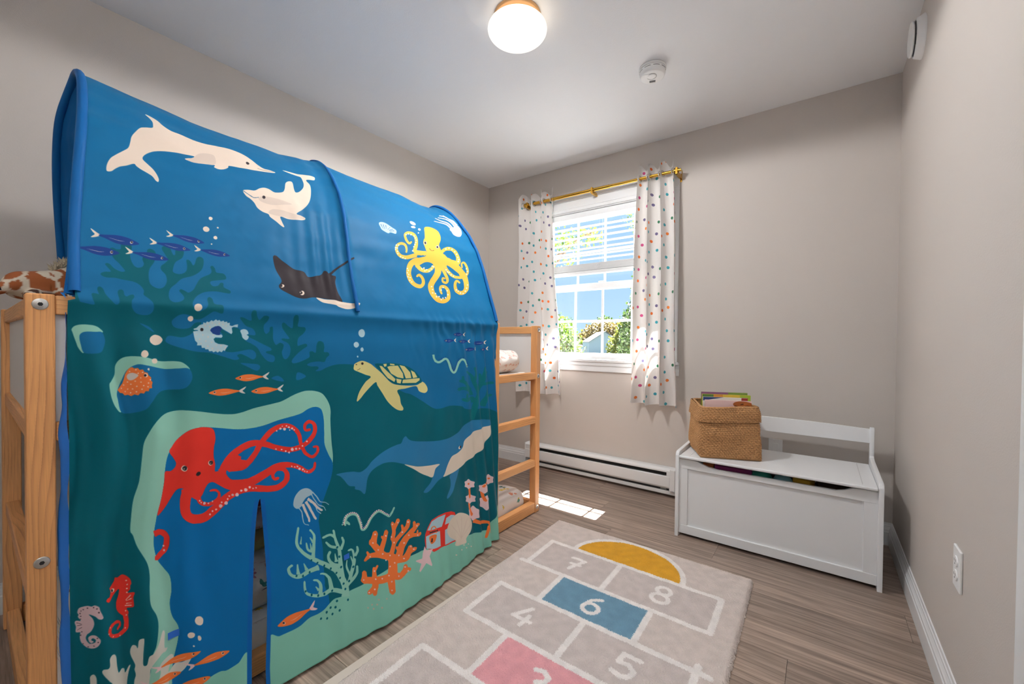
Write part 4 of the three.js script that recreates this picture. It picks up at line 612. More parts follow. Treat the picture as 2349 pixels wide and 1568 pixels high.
  ['t', 1, [814, 968, 852, 970, 895, 971, 961, 957, 1002, 937, 1031, 911, 1046, 886, 1029, 878, 975, 877, 918, 882, 885, 896, 850, 927]],
  ['u', 0, [834, 962, 846, 960, 908, 905, 902, 894, 870, 912, 846, 940]],
  ['u', 0, [852, 968, 868, 969, 867, 959, 857, 957]],
  ['u', 0, [884, 969, 905, 966, 905, 960, 884, 963]],
  ['u', 0, [870, 956, 883, 959, 922, 959, 945, 926, 948, 905, 919, 911, 887, 929]],
  ['u', 0, [930, 961, 955, 955, 983, 928, 988, 904, 959, 904, 951, 925]],
  ['u', 0, [987, 937, 1007, 927, 1021, 905, 997, 903]],
  ['u', 0, [911, 907, 938, 901, 932, 885, 915, 889]],
  ['u', 0, [944, 900, 1033, 901, 1033, 892, 1011, 882, 940, 886]],
  ['k', 1, [766, 974, 764, 970, 759, 969, 756, 972, 756, 976, 760, 978, 764, 977]],
  ['k', 1, [739, 970, 737, 969, 734, 969, 732, 970, 732, 971, 734, 972, 737, 972]],
  ['k', 1, [739, 949, 743, 951, 748, 953, 751, 955, 751, 956, 750, 956, 747, 954, 742, 952, 738, 950]],
  ['p', 1, [777, 1089, 772, 1076, 760, 1073, 751, 1081, 751, 1095, 761, 1103, 772, 1101]],
  ['p', 1, [749, 1044, 744, 1036, 735, 1034, 728, 1040, 728, 1049, 736, 1055, 745, 1053]],
  ['p', 1, [768, 1026, 765, 1020, 759, 1019, 755, 1023, 755, 1030, 760, 1034, 765, 1033]],
  ['p', 1, [745, 1000, 744, 997, 741, 997, 739, 999, 739, 1002, 742, 1004, 744, 1003]],
  ['m', 1, [1113, 999, 1114, 995, 1115, 990, 1117, 983, 1120, 978, 1124, 972, 1128, 967, 1135, 964, 1142, 961, 1150, 960, 1159, 961, 1166, 964, 1173, 967, 1179, 970, 1186, 973, 1190, 974, 1192, 974, 1195, 973, 1198, 970, 1202, 964, 1207, 956, 1210, 948, 1213, 940, 1216, 932, 1220, 924, 1225, 918, 1232, 912, 1241, 908, 1251, 909, 1259, 913, 1265, 919, 1270, 926, 1275, 935, 1279, 942, 1283, 950, 1288, 956, 1292, 961, 1296, 965, 1301, 967, 1304, 968, 1307, 967, 1311, 966, 1314, 963, 1318, 958, 1322, 952, 1326, 946, 1329, 942, 1331, 938, 1332, 935, 1342, 933, 1346, 939, 1345, 941, 1343, 945, 1340, 950, 1336, 956, 1332, 963, 1326, 969, 1319, 974, 1311, 977, 1302, 978, 1294, 976, 1286, 972, 1280, 967, 1274, 961, 1270, 954, 1266, 946, 1261, 938, 1257, 930, 1253, 925, 1248, 921, 1244, 919, 1243, 918, 1241, 919, 1237, 923, 1233, 928, 1230, 934, 1227, 942, 1224, 951, 1220, 959, 1215, 968, 1210, 975, 1204, 980, 1196, 983, 1188, 984, 1179, 982, 1172, 978, 1166, 975, 1159, 973, 1153, 970, 1149, 970, 1146, 970, 1142, 972, 1138, 974, 1135, 977, 1131, 982, 1129, 986, 1128, 991, 1127, 997, 1126, 1000]],
  ['n', 0, [1153, 971, 1155, 972, 1151, 978, 1149, 977]],
  ['n', 0, [1160, 973, 1162, 974, 1158, 980, 1156, 979]],
  ['n', 0, [1166, 975, 1169, 976, 1164, 982, 1162, 981]],
  ['n', 0, [1173, 978, 1175, 979, 1170, 985, 1167, 984]],
  ['n', 0, [1180, 982, 1182, 983, 1178, 988, 1175, 988]],
  ['n', 0, [1190, 984, 1193, 984, 1193, 990, 1191, 990]],
  ['n', 0, [1202, 981, 1204, 980, 1210, 985, 1208, 987]],
  ['n', 0, [1210, 975, 1212, 973, 1220, 977, 1218, 978]],
  ['n', 0, [1214, 969, 1216, 967, 1224, 970, 1223, 972]],
  ['n', 0, [1218, 963, 1219, 961, 1228, 963, 1227, 965]],
  ['n', 0, [1221, 956, 1222, 954, 1231, 956, 1230, 958]],
  ['n', 0, [1224, 950, 1225, 948, 1234, 950, 1233, 952]],
  ['n', 0, [1227, 943, 1227, 941, 1237, 943, 1236, 945]],
  ['n', 0, [1228, 937, 1229, 935, 1239, 936, 1238, 938]],
  ['n', 0, [1230, 932, 1231, 930, 1241, 932, 1240, 934]],
  ['n', 0, [1234, 926, 1235, 925, 1244, 928, 1242, 929]],
  ['n', 0, [1238, 922, 1240, 920, 1248, 924, 1246, 926]],
  ['n', 0, [1242, 918, 1245, 918, 1249, 924, 1246, 925]],
  ['n', 0, [1244, 918, 1247, 919, 1242, 925, 1239, 925]],
  ['n', 0, [1250, 922, 1252, 923, 1244, 928, 1242, 926]],
  ['n', 0, [1254, 926, 1256, 928, 1247, 931, 1246, 930]],
  ['n', 0, [1258, 931, 1259, 933, 1249, 936, 1248, 934]],
  ['n', 0, [1261, 937, 1262, 939, 1252, 942, 1251, 940]],
  ['n', 0, [1264, 944, 1265, 945, 1256, 948, 1255, 946]],
  ['n', 0, [1267, 949, 1268, 951, 1259, 954, 1258, 952]],
  ['n', 0, [1271, 955, 1272, 956, 1262, 959, 1261, 957]],
  ['n', 0, [1274, 960, 1275, 962, 1266, 965, 1265, 963]],
  ['n', 0, [1279, 966, 1281, 968, 1272, 972, 1271, 970]],
  ['n', 0, [1285, 971, 1287, 973, 1280, 978, 1278, 977]],
  ['n', 0, [1294, 976, 1297, 977, 1293, 983, 1290, 982]],
  ['n', 0, [1307, 977, 1310, 977, 1312, 984, 1309, 984]],
  ['n', 0, [1318, 974, 1320, 973, 1326, 979, 1324, 980]],
  ['n', 0, [1327, 969, 1328, 967, 1337, 971, 1335, 973]],
  ['n', 0, [1332, 962, 1334, 960, 1343, 963, 1342, 965]],
  ['n', 0, [1337, 955, 1338, 953, 1348, 955, 1347, 957]],
  ['n', 0, [1340, 949, 1341, 947, 1351, 950, 1350, 952]],
  ['n', 0, [1344, 943, 1345, 941, 1355, 943, 1354, 945]],
  ['k', 1, [1344, 940, 1342, 938, 1338, 937, 1335, 939, 1335, 942, 1338, 943, 1342, 942]],
  ['m', 1, [663, 406, 665, 413, 668, 422, 671, 429, 676, 432, 682, 434, 688, 434, 693, 433, 699, 430, 703, 426, 707, 418, 710, 407, 713, 397, 715, 388, 716, 380, 720, 371, 730, 367, 737, 369, 744, 374, 750, 382, 757, 392, 764, 400, 773, 407, 782, 412, 790, 414, 796, 412, 805, 405, 813, 398, 821, 392, 828, 386, 837, 381, 845, 383, 851, 387, 857, 391, 861, 396, 866, 401, 869, 405, 867, 410, 861, 410, 858, 407, 854, 402, 849, 398, 844, 394, 839, 390, 835, 390, 832, 391, 827, 397, 819, 403, 810, 411, 800, 419, 788, 424, 776, 421, 765, 415, 756, 408, 748, 399, 741, 389, 735, 383, 730, 379, 726, 378, 727, 377, 727, 379, 726, 387, 725, 397, 722, 407, 718, 419, 713, 430, 705, 439, 696, 444, 686, 447, 677, 446, 668, 444, 660, 438, 655, 430, 652, 420, 649, 413]],
  ['w', 1, [659, 412, 661, 419, 664, 428, 668, 435, 674, 439, 681, 441, 688, 441, 694, 439, 701, 436, 706, 430, 710, 422, 714, 411, 716, 401, 718, 392, 719, 383, 722, 376, 729, 373, 736, 375, 742, 380, 748, 387, 755, 397, 762, 405, 771, 412, 781, 418, 790, 420, 798, 417, 806, 410, 815, 402, 823, 396, 830, 391, 835, 387, 839, 387, 838, 391, 833, 395, 826, 400, 818, 406, 810, 413, 800, 421, 789, 425, 778, 423, 767, 417, 758, 409, 750, 401, 743, 391, 738, 384, 732, 380, 727, 379, 726, 379, 725, 382, 724, 391, 722, 400, 719, 411, 715, 423, 710, 433, 703, 440, 695, 444, 687, 446, 679, 446, 671, 444, 664, 439, 659, 431, 656, 421, 653, 415]],
  ['n', 0, [656, 414, 657, 416, 651, 419, 651, 417]],
  ['n', 0, [658, 421, 659, 423, 653, 426, 653, 424]],
  ['n', 0, [660, 426, 660, 427, 655, 431, 654, 429]],
  ['n', 0, [662, 430, 663, 432, 657, 435, 657, 434]],
  ['n', 0, [666, 435, 667, 436, 662, 441, 661, 440]],
  ['n', 0, [671, 438, 672, 439, 669, 444, 667, 444]],
  ['n', 0, [676, 441, 678, 441, 675, 447, 673, 446]],
  ['n', 0, [682, 442, 684, 442, 682, 447, 680, 447]],
  ['n', 0, [688, 441, 690, 441, 689, 447, 687, 447]],
  ['n', 0, [694, 440, 696, 439, 697, 444, 695, 445]],
  ['n', 0, [700, 437, 702, 436, 704, 440, 702, 442]],
  ['n', 0, [705, 433, 707, 431, 710, 435, 709, 436]],
  ['n', 0, [710, 427, 711, 426, 716, 428, 715, 429]],
  ['n', 0, [713, 420, 714, 418, 720, 419, 719, 421]],
  ['n', 0, [715, 414, 716, 412, 722, 412, 721, 414]],
  ['n', 0, [717, 409, 718, 406, 723, 406, 723, 408]],
  ['n', 0, [718, 403, 719, 401, 725, 401, 724, 403]],
  ['n', 0, [720, 396, 721, 394, 727, 393, 726, 395]],
  ['n', 0, [722, 388, 722, 386, 728, 385, 728, 387]],
  ['n', 0, [722, 382, 723, 380, 729, 379, 728, 381]],
  ['n', 0, [724, 376, 725, 374, 730, 375, 729, 377]],
  ['n', 0, [728, 374, 730, 374, 727, 380, 725, 379]],
  ['n', 0, [733, 376, 735, 377, 731, 382, 729, 381]],
  ['n', 0, [738, 379, 739, 380, 735, 385, 733, 384]],
  ['n', 0, [742, 384, 744, 385, 738, 389, 737, 388]],
  ['n', 0, [746, 388, 747, 390, 741, 394, 740, 392]],
  ['n', 0, [749, 393, 750, 394, 744, 398, 743, 397]],
  ['n', 0, [752, 398, 753, 399, 748, 403, 747, 402]],
  ['n', 0, [756, 402, 757, 404, 752, 408, 751, 407]],
  ['n', 0, [760, 406, 762, 407, 757, 412, 755, 411]],
  ['n', 0, [765, 410, 766, 411, 761, 416, 760, 415]],
  ['n', 0, [770, 413, 771, 414, 767, 419, 765, 418]],
  ['n', 0, [775, 416, 776, 417, 772, 422, 770, 422]],
  ['n', 0, [780, 419, 782, 419, 778, 425, 776, 424]],
  ['n', 0, [787, 420, 790, 420, 788, 426, 785, 426]],
  ['n', 0, [795, 418, 797, 417, 799, 422, 797, 424]],
  ['n', 0, [803, 413, 805, 412, 808, 416, 806, 417]],
  ['n', 0, [810, 407, 812, 406, 816, 409, 814, 411]],
  ['n', 0, [816, 402, 818, 400, 822, 404, 820, 406]],
  ['n', 0, [822, 398, 824, 396, 828, 400, 826, 402]],
  ['n', 0, [829, 392, 831, 390, 835, 394, 833, 396]],
  ['n', 0, [836, 387, 838, 385, 842, 389, 839, 391]],
  ['k', 1, [658, 409, 657, 408, 655, 408, 653, 410, 653, 412, 655, 413, 657, 411]],
  ['m', 1, [663, 415, 666, 412, 671, 408, 674, 405, 679, 404, 679, 409, 677, 413, 673, 417, 670, 421]],
  ['v', 1, [1186, 449, 1254, 461, 1246, 436, 1223, 406, 1199, 374, 1163, 354, 1154, 363, 1182, 398, 1186, 426]],
  ['v', 1, [639, 590, 667, 590, 700, 586, 728, 578, 753, 587, 778, 607, 817, 626, 859, 637, 902, 643, 921, 645, 933, 663, 945, 669, 955, 657, 970, 647, 1001, 638, 1091, 621, 1153, 616, 1210, 618, 1261, 629, 1299, 650, 1338, 666, 1388, 669, 1501, 654, 1522, 640, 1518, 623, 1451, 614, 1368, 603, 1322, 576, 1303, 545, 1265, 530, 1222, 519, 1185, 495, 1159, 463, 1140, 455, 1107, 445, 1069, 421, 1043, 413, 1023, 420, 1032, 429, 1063, 447, 1080, 469, 1099, 503, 1122, 515, 1061, 522, 992, 537, 936, 557, 883, 578, 835, 587, 801, 583, 776, 573, 760, 558, 752, 539, 747, 511, 740, 495, 724, 512, 705, 522, 704, 532, 683, 540, 666, 564, 653, 580]],
  ['s', 1, [1517, 622, 1451, 621, 1368, 610, 1311, 582, 1293, 554, 1254, 535, 1208, 529, 1176, 504, 1150, 468, 1140, 455, 1167, 454, 1248, 459, 1326, 481, 1415, 507, 1466, 544, 1504, 586]],
  ['s', 1, [929, 559, 992, 536, 1061, 522, 1122, 515, 1098, 500, 1080, 469, 1049, 482, 1006, 506, 968, 532]],
  ['w', 1, [1276, 554, 1270, 549, 1263, 551, 1261, 556, 1265, 562, 1272, 564, 1277, 560]],
  ['k', 1, [1280, 556, 1276, 553, 1271, 553, 1269, 557, 1271, 562, 1276, 564, 1280, 561]],
  ['m', 1, [132, 191, 134, 221, 138, 260, 146, 283, 151, 325, 148, 353, 137, 385, 135, 423, 136, 461, 131, 494, 114, 539, 107, 569, 103, 581, 105, 613, 110, 656, 121, 700, 127, 752, 131, 791, 139, 815, 153, 842, 173, 862, 200, 868, 225, 865, 261, 856, 298, 846, 329, 841, 353, 843, 389, 852, 445, 860, 469, 865, 506, 881, 539, 890, 571, 888, 598, 878, 614, 860, 625, 837, 629, 815, 628, 788, 628, 805, 626, 753, 627, 706, 630, 660, 628, 630, 628, 630, 614, 666, 602, 702, 602, 741, 603, 781, 600, 809, 593, 825, 575, 833, 550, 829, 521, 816, 459, 806, 412, 795, 375, 792, 340, 795, 295, 806, 261, 814, 245, 815, 223, 810, 201, 792, 188, 773, 177, 747, 172, 716, 170, 686, 164, 646, 154, 603, 152, 591, 148, 564, 147, 527, 154, 490, 167, 462, 178, 438, 181, 402, 177, 367, 181, 334, 193, 300, 191, 266, 180, 214, 177, 164]],
  ['j', 1, [177, 164, 180, 214, 191, 266, 193, 300, 181, 334, 177, 367, 181, 402, 178, 438, 167, 462, 154, 490, 147, 527, 148, 564, 152, 591, 154, 603, 164, 646, 170, 686, 172, 716, 177, 747, 188, 773, 201, 792, 223, 810, 245, 815, 261, 814, 295, 806, 340, 795, 375, 792, 412, 795, 459, 806, 521, 816, 550, 829, 575, 833, 593, 825, 600, 809, 603, 781, 602, 741, 602, 702, 614, 666, 628, 630, 621, 585, 601, 539, 580, 492, 569, 451, 570, 449, 573, 412, 578, 363, 578, 301, 579, 246, 577, 244, 586, 209, 591, 176, 600, -60, 300, -60, 177, -60]],
  ['r', 1, [182, 761, 188, 774, 201, 792, 223, 810, 245, 815, 261, 814, 278, 808, 284, 795, 285, 774, 281, 753, 280, 728, 283, 707, 282, 687, 292, 685, 305, 679, 314, 662, 327, 646, 340, 630, 330, 619, 308, 630, 291, 645, 277, 657, 266, 656, 258, 644, 251, 628, 241, 619, 229, 627, 210, 650, 208, 658, 197, 658, 188, 646, 172, 618, 155, 603, 164, 646, 170, 686, 172, 711, 185, 710, 194, 718, 196, 729, 191, 742]],
  ['r', 1, [207, 656, 205, 647, 202, 634, 201, 620, 201, 608, 202, 595, 206, 582, 213, 571, 221, 563, 230, 557, 240, 554, 250, 552, 261, 554, 270, 559, 279, 565, 288, 572, 297, 580, 306, 588, 314, 595, 322, 599, 329, 602, 338, 605, 348, 606, 359, 606, 370, 605, 381, 602, 393, 598, 405, 595, 418, 591, 430, 589, 443, 588, 456, 591, 466, 596, 474, 603, 480, 611, 482, 621, 482, 630, 479, 639, 474, 648, 467, 655, 459, 660, 449, 662, 441, 661, 434, 656, 430, 650, 427, 643, 428, 635, 430, 628, 435, 622, 441, 620, 446, 621, 449, 622, 451, 627, 446, 630, 443, 630, 440, 629, 439, 630, 439, 631, 437, 635, 437, 639, 439, 642, 442, 646, 446, 648, 450, 648, 457, 646, 461, 644, 464, 641, 466, 636, 467, 631, 466, 626, 465, 621, 462, 616, 456, 612, 447, 608, 439, 607, 429, 608, 418, 610, 406, 614, 395, 618, 382, 622, 369, 625, 356, 627, 344, 627, 332, 626, 321, 624, 312, 620, 302, 615, 292, 608, 283, 600, 275, 593, 266, 587, 259, 581, 252, 578, 245, 578, 239, 579, 234, 581, 229, 584, 226, 587, 224, 591, 223, 595, 222, 603, 223, 612, 224, 622, 227, 634, 229, 643]],
  ['r', 1, [307, 675, 309, 680, 312, 687, 316, 694, 320, 701, 326, 708, 332, 715, 339, 720, 348, 725, 356, 730, 365, 733, 374, 736, 382, 737, 390, 737, 399, 735, 408, 731, 420, 726, 433, 719, 446, 712, 458, 707, 470, 702, 483, 699, 495, 698, 507, 698, 519, 700, 530, 704, 541, 709, 551, 715, 560, 723, 569, 733, 575, 744, 578, 755, 578, 766, 575, 776, 569, 784, 560, 790, 551, 793, 543, 790, 536, 785, 532, 779, 531, 771, 532, 764, 536, 757, 543, 755, 550, 755, 554, 756, 557, 760, 553, 764, 549, 764, 543, 764, 541, 764, 541, 766, 541, 770, 541, 773, 544, 777, 549, 780, 552, 781, 556, 780, 561, 776, 563, 772, 564, 766, 564, 758, 562, 751, 557, 743, 549, 735, 541, 728, 533, 722, 523, 718, 514, 716, 504, 715, 493, 714, 483, 716, 473, 719, 462, 723, 450, 728, 438, 734, 425, 742, 412, 748, 401, 752, 390, 755, 379, 756, 368, 755, 358, 752, 348, 748, 338, 743, 329, 738, 321, 732, 313, 724, 306, 716, 301, 708, 296, 700, 293, 692, 290, 687]],
  ['r', 1, [314, 678, 323, 676, 336, 674, 348, 673, 357, 675, 364, 679, 370, 684, 377, 690, 384, 699, 391, 708, 398, 718, 404, 729, 411, 739, 419, 749, 428, 758, 436, 766, 446, 772, 456, 776, 465, 778, 474, 778, 483, 776, 491, 772, 498, 767, 504, 759, 509, 751, 512, 741, 514, 729, 517, 716, 521, 704, 525, 693, 531, 682, 540, 674, 549, 667, 559, 663, 568, 665, 575, 671, 580, 677, 583, 684, 583, 692, 580, 700, 573, 704, 567, 704, 563, 704, 560, 700, 564, 697, 568, 696, 572, 696, 573, 696, 574, 693, 573, 687, 572, 683, 568, 679, 563, 675, 558, 674, 553, 676, 546, 682, 540, 688, 536, 696, 532, 707, 528, 718, 526, 729, 525, 742, 521, 755, 515, 767, 506, 777, 497, 784, 486, 790, 474, 793, 462, 793, 450, 791, 438, 786, 427, 780, 417, 771, 408, 761, 399, 750, 392, 740, 385, 729, 378, 720, 372, 712, 366, 704, 359, 699, 354, 695, 350, 693, 344, 692, 335, 693, 323, 695, 314, 697]],
  ['r', 1, [313, 628, 325, 625, 343, 621, 360, 619, 373, 620, 383, 623, 392, 626, 403, 631, 415, 636, 425, 641, 434, 646, 442, 650, 449, 652, 457, 653, 466, 653, 475, 652, 485, 650, 495, 646, 505, 641, 516, 634, 528, 624, 541, 617, 552, 616, 561, 620, 567, 626, 570, 633, 571, 640, 571, 645, 567, 650, 563, 647, 562, 643, 561, 637, 559, 633, 554, 630, 548, 628, 543, 629, 535, 634, 524, 645, 511, 654, 499, 661, 487, 666, 476, 670, 465, 672, 454, 673, 443, 672, 433, 670, 424, 666, 415, 662, 404, 658, 393, 654, 382, 650, 373, 648, 366, 646, 357, 646, 342, 648, 325, 652, 313, 656]],
  ['r', 1, [236, 622, 238, 618, 241, 610, 246, 603, 252, 598, 259, 595, 266, 593, 273, 594, 281, 596, 287, 600, 291, 606, 294, 612, 294, 619, 292, 626, 288, 632, 284, 636, 278, 638, 273, 638, 270, 637, 268, 634, 271, 632, 274, 632, 279, 631, 282, 630, 284, 628, 287, 624, 287, 620, 287, 617, 285, 612, 281, 609, 276, 606, 270, 604, 264, 604, 260, 606, 255, 608, 252, 611, 250, 615, 248, 621, 246, 626]],
  ['r', 1, [303, 690, 326, 723, 347, 714, 365, 689, 346, 675, 319, 679]],
  ['j', 1, [347, 708, 356, 720, 378, 728, 385, 727, 365, 704, 353, 703]],
  ['r', 1, [150, 550, 154, 550, 158, 551, 161, 550, 163, 548, 166, 544, 168, 541, 168, 534, 167, 525, 165, 517, 163, 513, 159, 509, 155, 506, 153, 503, 150, 501, 149, 500, 149, 491, 155, 488, 157, 489, 160, 491, 163, 494, 166, 497, 171, 501, 175, 508, 178, 518, 179, 529, 179, 540, 175, 551, 170, 559, 163, 564, 156, 567, 150, 566, 146, 566]],
  ['i', 1, [247, 614, 246, 612, 244, 613, 243, 615, 244, 617, 246, 616]],
  ['i', 1, [250, 608, 249, 606, 248, 607, 247, 609, 248, 610, 249, 610]],
  ['i', 1, [259, 603, 258, 601, 254, 601, 253, 605, 255, 608, 258, 607]],
  ['i', 1, [267, 601, 266, 599, 264, 600, 263, 602, 264, 603, 266, 603]],
  ['i', 1, [276, 604, 275, 602, 273, 603, 273, 605, 274, 607, 275, 606]],
  ['i', 1, [270, 569, 269, 567, 267, 568, 266, 570, 267, 572, 269, 572]],
  ['i', 1, [276, 577, 275, 575, 273, 575, 272, 578, 273, 580, 275, 579]],
  ['i', 1, [285, 579, 283, 577, 281, 577, 280, 580, 281, 582, 284, 581]],
  ['i', 1, [298, 585, 295, 581, 291, 582, 289, 587, 291, 591, 295, 590]],
  ['i', 1, [298, 595, 297, 593, 295, 593, 294, 596, 295, 598, 297, 597]],
  ['i', 1, [311, 589, 309, 585, 304, 587, 302, 591, 305, 595, 309, 594]],
  ['i', 1, [313, 600, 312, 598, 310, 598, 309, 601, 310, 603, 312, 602]],
  ['i', 1, [317, 607, 316, 605, 314, 606, 313, 608, 314, 610, 316, 609]],
  ['i', 1, [327, 607, 325, 605, 322, 606, 320, 609, 322, 612, 325, 611]],
  ['i', 1, [339, 605, 337, 601, 332, 602, 330, 607, 333, 611, 337, 610]],
  ['i', 1, [349, 614, 347, 612, 344, 612, 343, 616, 344, 618, 347, 617]],
  ['i', 1, [362, 612, 359, 609, 355, 610, 353, 615, 355, 619, 360, 617]],
  ['i', 1, [371, 618, 369, 615, 366, 616, 365, 620, 366, 622, 370, 621]],
  ['i', 1, [379, 612, 378, 611, 376, 611, 375, 613, 376, 615, 378, 614]],
  ['i', 1, [387, 612, 386, 610, 384, 611, 383, 613, 384, 615, 386, 614]],
  ['i', 1, [451, 772, 450, 770, 448, 771, 447, 773, 448, 775, 450, 775]],
  ['i', 1, [464, 777, 462, 775, 458, 775, 457, 779, 459, 781, 462, 781]],
  ['i', 1, [468, 784, 467, 783, 465, 783, 464, 785, 465, 786, 467, 786]],
  ['i', 1, [477, 774, 474, 770, 470, 771, 468, 775, 470, 779, 475, 778]],
  ['i', 1, [481, 784, 480, 782, 477, 782, 476, 784, 478, 786, 480, 786]],
  ['i', 1, [489, 778, 487, 775, 484, 776, 482, 779, 484, 781, 487, 781]],
  ['i', 1, [490, 769, 489, 767, 487, 767, 486, 770, 487, 771, 489, 771]],
  ['i', 1, [499, 773, 497, 770, 494, 770, 492, 774, 494, 776, 497, 776]],
  ['i', 1, [504, 767, 503, 765, 500, 766, 499, 768, 501, 770, 503, 769]],
  ['i', 1, [447, 716, 446, 714, 444, 715, 442, 717, 444, 719, 446, 718]],
  ['i', 1, [464, 711, 462, 710, 460, 710, 459, 712, 460, 714, 463, 713]],
  ['i', 1, [476, 704, 474, 702, 472, 702, 471, 705, 472, 707, 475, 706]],
  ['i', 1, [486, 698, 485, 695, 482, 696, 480, 699, 482, 701, 485, 701]],
  ['i', 1, [498, 705, 496, 701, 491, 702, 489, 707, 492, 711, 496, 710]],
  ['i', 1, [509, 705, 507, 702, 504, 703, 502, 706, 504, 709, 508, 708]],
  ['i', 1, [519, 704, 517, 702, 515, 703, 514, 705, 515, 707, 517, 706]],
  ['i', 1, [529, 710, 528, 708, 525, 709, 524, 711, 525, 713, 528, 713]],
  ['i', 1, [544, 722, 543, 720, 540, 721, 539, 723, 540, 725, 543, 725]],
  ['i', 1, [492, 652, 491, 650, 489, 651, 488, 653, 489, 655, 491, 654]],
  ['i', 1, [502, 648, 500, 646, 498, 647, 497, 649, 498, 651, 500, 650]],
  ['i', 1, [511, 647, 509, 645, 506, 646, 505, 649, 506, 651, 509, 650]],
  ['i', 1, [518, 638, 516, 635, 512, 636, 510, 640, 513, 643, 517, 642]],
  ['i', 1, [528, 633, 526, 631, 523, 632, 522, 635, 523, 637, 527, 637]],
  ['i', 1, [533, 627, 532, 625, 530, 626, 529, 628, 530, 630, 532, 629]],
  ['i', 1, [541, 623, 540, 622, 538, 622, 537, 624, 538, 626, 540, 626]],
  ['i', 1, [169, 519, 168, 517, 166, 518, 165, 520, 166, 522, 168, 521]],
  ['i', 1, [170, 507, 169, 505, 167, 506, 166, 509, 167, 511, 169, 510]],
  ['w', 1, [219, 709, 216, 703, 211, 703, 206, 709, 207, 715, 211, 719, 216, 716]],
  ['k', 1, [218, 710, 216, 705, 212, 705, 209, 709, 209, 714, 213, 717, 217, 715]],
  ['w', 1, [213, 709, 213, 708, 212, 708, 211, 709, 211, 710, 212, 711, 213, 710]],
  ['w', 1, [278, 711, 276, 706, 271, 705, 267, 710, 267, 716, 271, 719, 276, 717]],
  ['k', 1, [278, 711, 276, 707, 272, 707, 269, 711, 269, 716, 272, 718, 277, 716]],
  ['w', 1, [273, 711, 273, 710, 272, 710, 271, 711, 271, 712, 272, 712, 273, 712]],
  ['k', 1, [247, 693, 248, 688, 244, 684, 240, 684, 237, 688, 239, 693, 243, 695]],
  ['l', 1, [504, 515, 507, 511, 510, 506, 513, 500, 514, 494, 514, 487, 515, 480, 516, 473, 517, 467, 520, 461, 525, 456, 531, 453, 535, 450, 536, 451, 535, 453, 532, 455, 526, 458, 522, 462, 520, 467, 519, 473, 518, 480, 518, 487, 517, 494, 516, 501, 513, 507, 509, 513, 507, 517]],
  ['l', 1, [552, 551, 556, 547, 561, 540, 566, 533, 569, 527, 573, 520, 578, 513, 584, 510, 591, 507, 596, 505, 600, 502, 604, 498, 607, 495, 609, 495, 609, 496, 606, 499, 602, 503, 597, 507, 591, 510, 585, 512, 579, 516, 576, 521, 573, 528, 569, 535, 564, 542, 559, 549, 555, 554]],
  ['l', 1, [548, 546, 551, 540, 555, 531, 559, 524, 563, 517, 567, 511, 571, 505, 577, 500, 584, 496, 589, 493, 592, 488, 594, 483, 595, 480, 596, 479, 597, 480, 596, 483, 594, 489, 591, 494, 585, 499, 578, 503, 573, 507, 569, 512, 566, 518, 562, 525, 558, 532, 554, 541, 552, 547]],
  ['l', 1, [561, 503, 562, 499, 564, 492, 567, 486, 571, 481, 575, 477, 578, 474, 580, 474, 580, 476, 577, 479, 573, 483, 569, 487, 567, 493, 566, 499, 564, 503]],
  ['g', 1, [514, 523, 517, 517, 520, 508, 523, 499, 527, 490, 530, 481, 533, 474, 534, 469, 534, 466, 534, 464, 538, 460, 541, 462, 541, 465, 541, 468, 540, 474, 537, 482, 534, 491, 531, 500, 528, 509, 525, 518, 523, 524]],
  ['g', 1, [526, 527, 529, 521, 534, 512, 538, 503, 542, 494, 546, 486, 549, 479, 552, 472, 555, 466, 558, 462, 562, 460, 564, 464, 562, 468, 559, 474, 556, 481, 553, 488, 549, 496, 546, 505, 542, 514, 537, 523, 534, 530]],
  ['g', 1, [534, 532, 539, 528, 545, 521, 552, 515, 556, 509, 561, 502, 566, 496, 572, 490, 577, 485, 581, 482, 586, 482, 585, 487, 581, 490, 576, 495, 571, 501, 567, 506, 563, 513, 557, 520, 551, 527, 544, 534, 539, 539]],
  ['l', 1, [489, 537, 495, 555, 511, 570, 531, 572, 545, 565, 555, 552, 549, 545, 532, 541, 520, 530, 513, 518, 500, 515, 490, 525]],
  ['z', 1, [403, 153, 434, 154, 487, 154, 520, 164, 551, 163, 572, 166, 591, 176, 608, 183, 637, 180, 661, 185, 716, 188, 802, 200, 918, 200, 966, 198, 988, 197, 1061, 183, 1190, 156, 1287, 141, 1368, 120, 1463, 101, 1527, 127, 1660, 260, 1660, -60, 800, -60, 403, -60]],
  ['z', 1, [350, 140, 322, 135, 296, 132, 280, 137, 257, 135, 240, 126, 200, -20, 100, -60, 350, -60]],
  ['m', 1, [660, 168, 660, 177, 661, 189, 659, 204, 655, 219, 650, 233, 644, 246, 638, 258, 632, 269, 624, 280, 613, 291, 602, 299, 592, 308, 581, 317, 570, 325, 560, 334, 550, 342, 541, 350, 532, 358, 523, 367, 515, 376, 509, 385, 503, 393, 500, 401, 498, 411, 499, 425, 502, 441, 504, 452, 502, 457, 498, 456, 495, 444, 491, 428, 489, 413, 491, 401, 495, 391, 501, 381, 508, 370, 516, 360, 525, 350, 534, 341, 543, 332, 553, 323, 563, 314, 574, 305, 584, 296, 594, 287, 603, 278, 610, 271, 615, 263, 620, 254, 624, 244, 629, 232, 633, 220, 635, 209, 635, 199, 634, 188, 633, 180]],
  ['m', 1, [509, 400, 509, 407, 510, 416, 510, 422, 510, 424, 508, 424, 507, 418, 504, 409, 503, 403]],
  ['m', 1, [550, 342, 551, 353, 553, 369, 554, 384, 555, 395, 556, 404, 555, 414, 550, 423, 545, 431, 541, 436, 537, 437, 536, 433, 540, 428, 544, 421, 547, 414, 547, 407, 546, 399, 544, 388, 542, 374, 540, 359, 538, 348]],
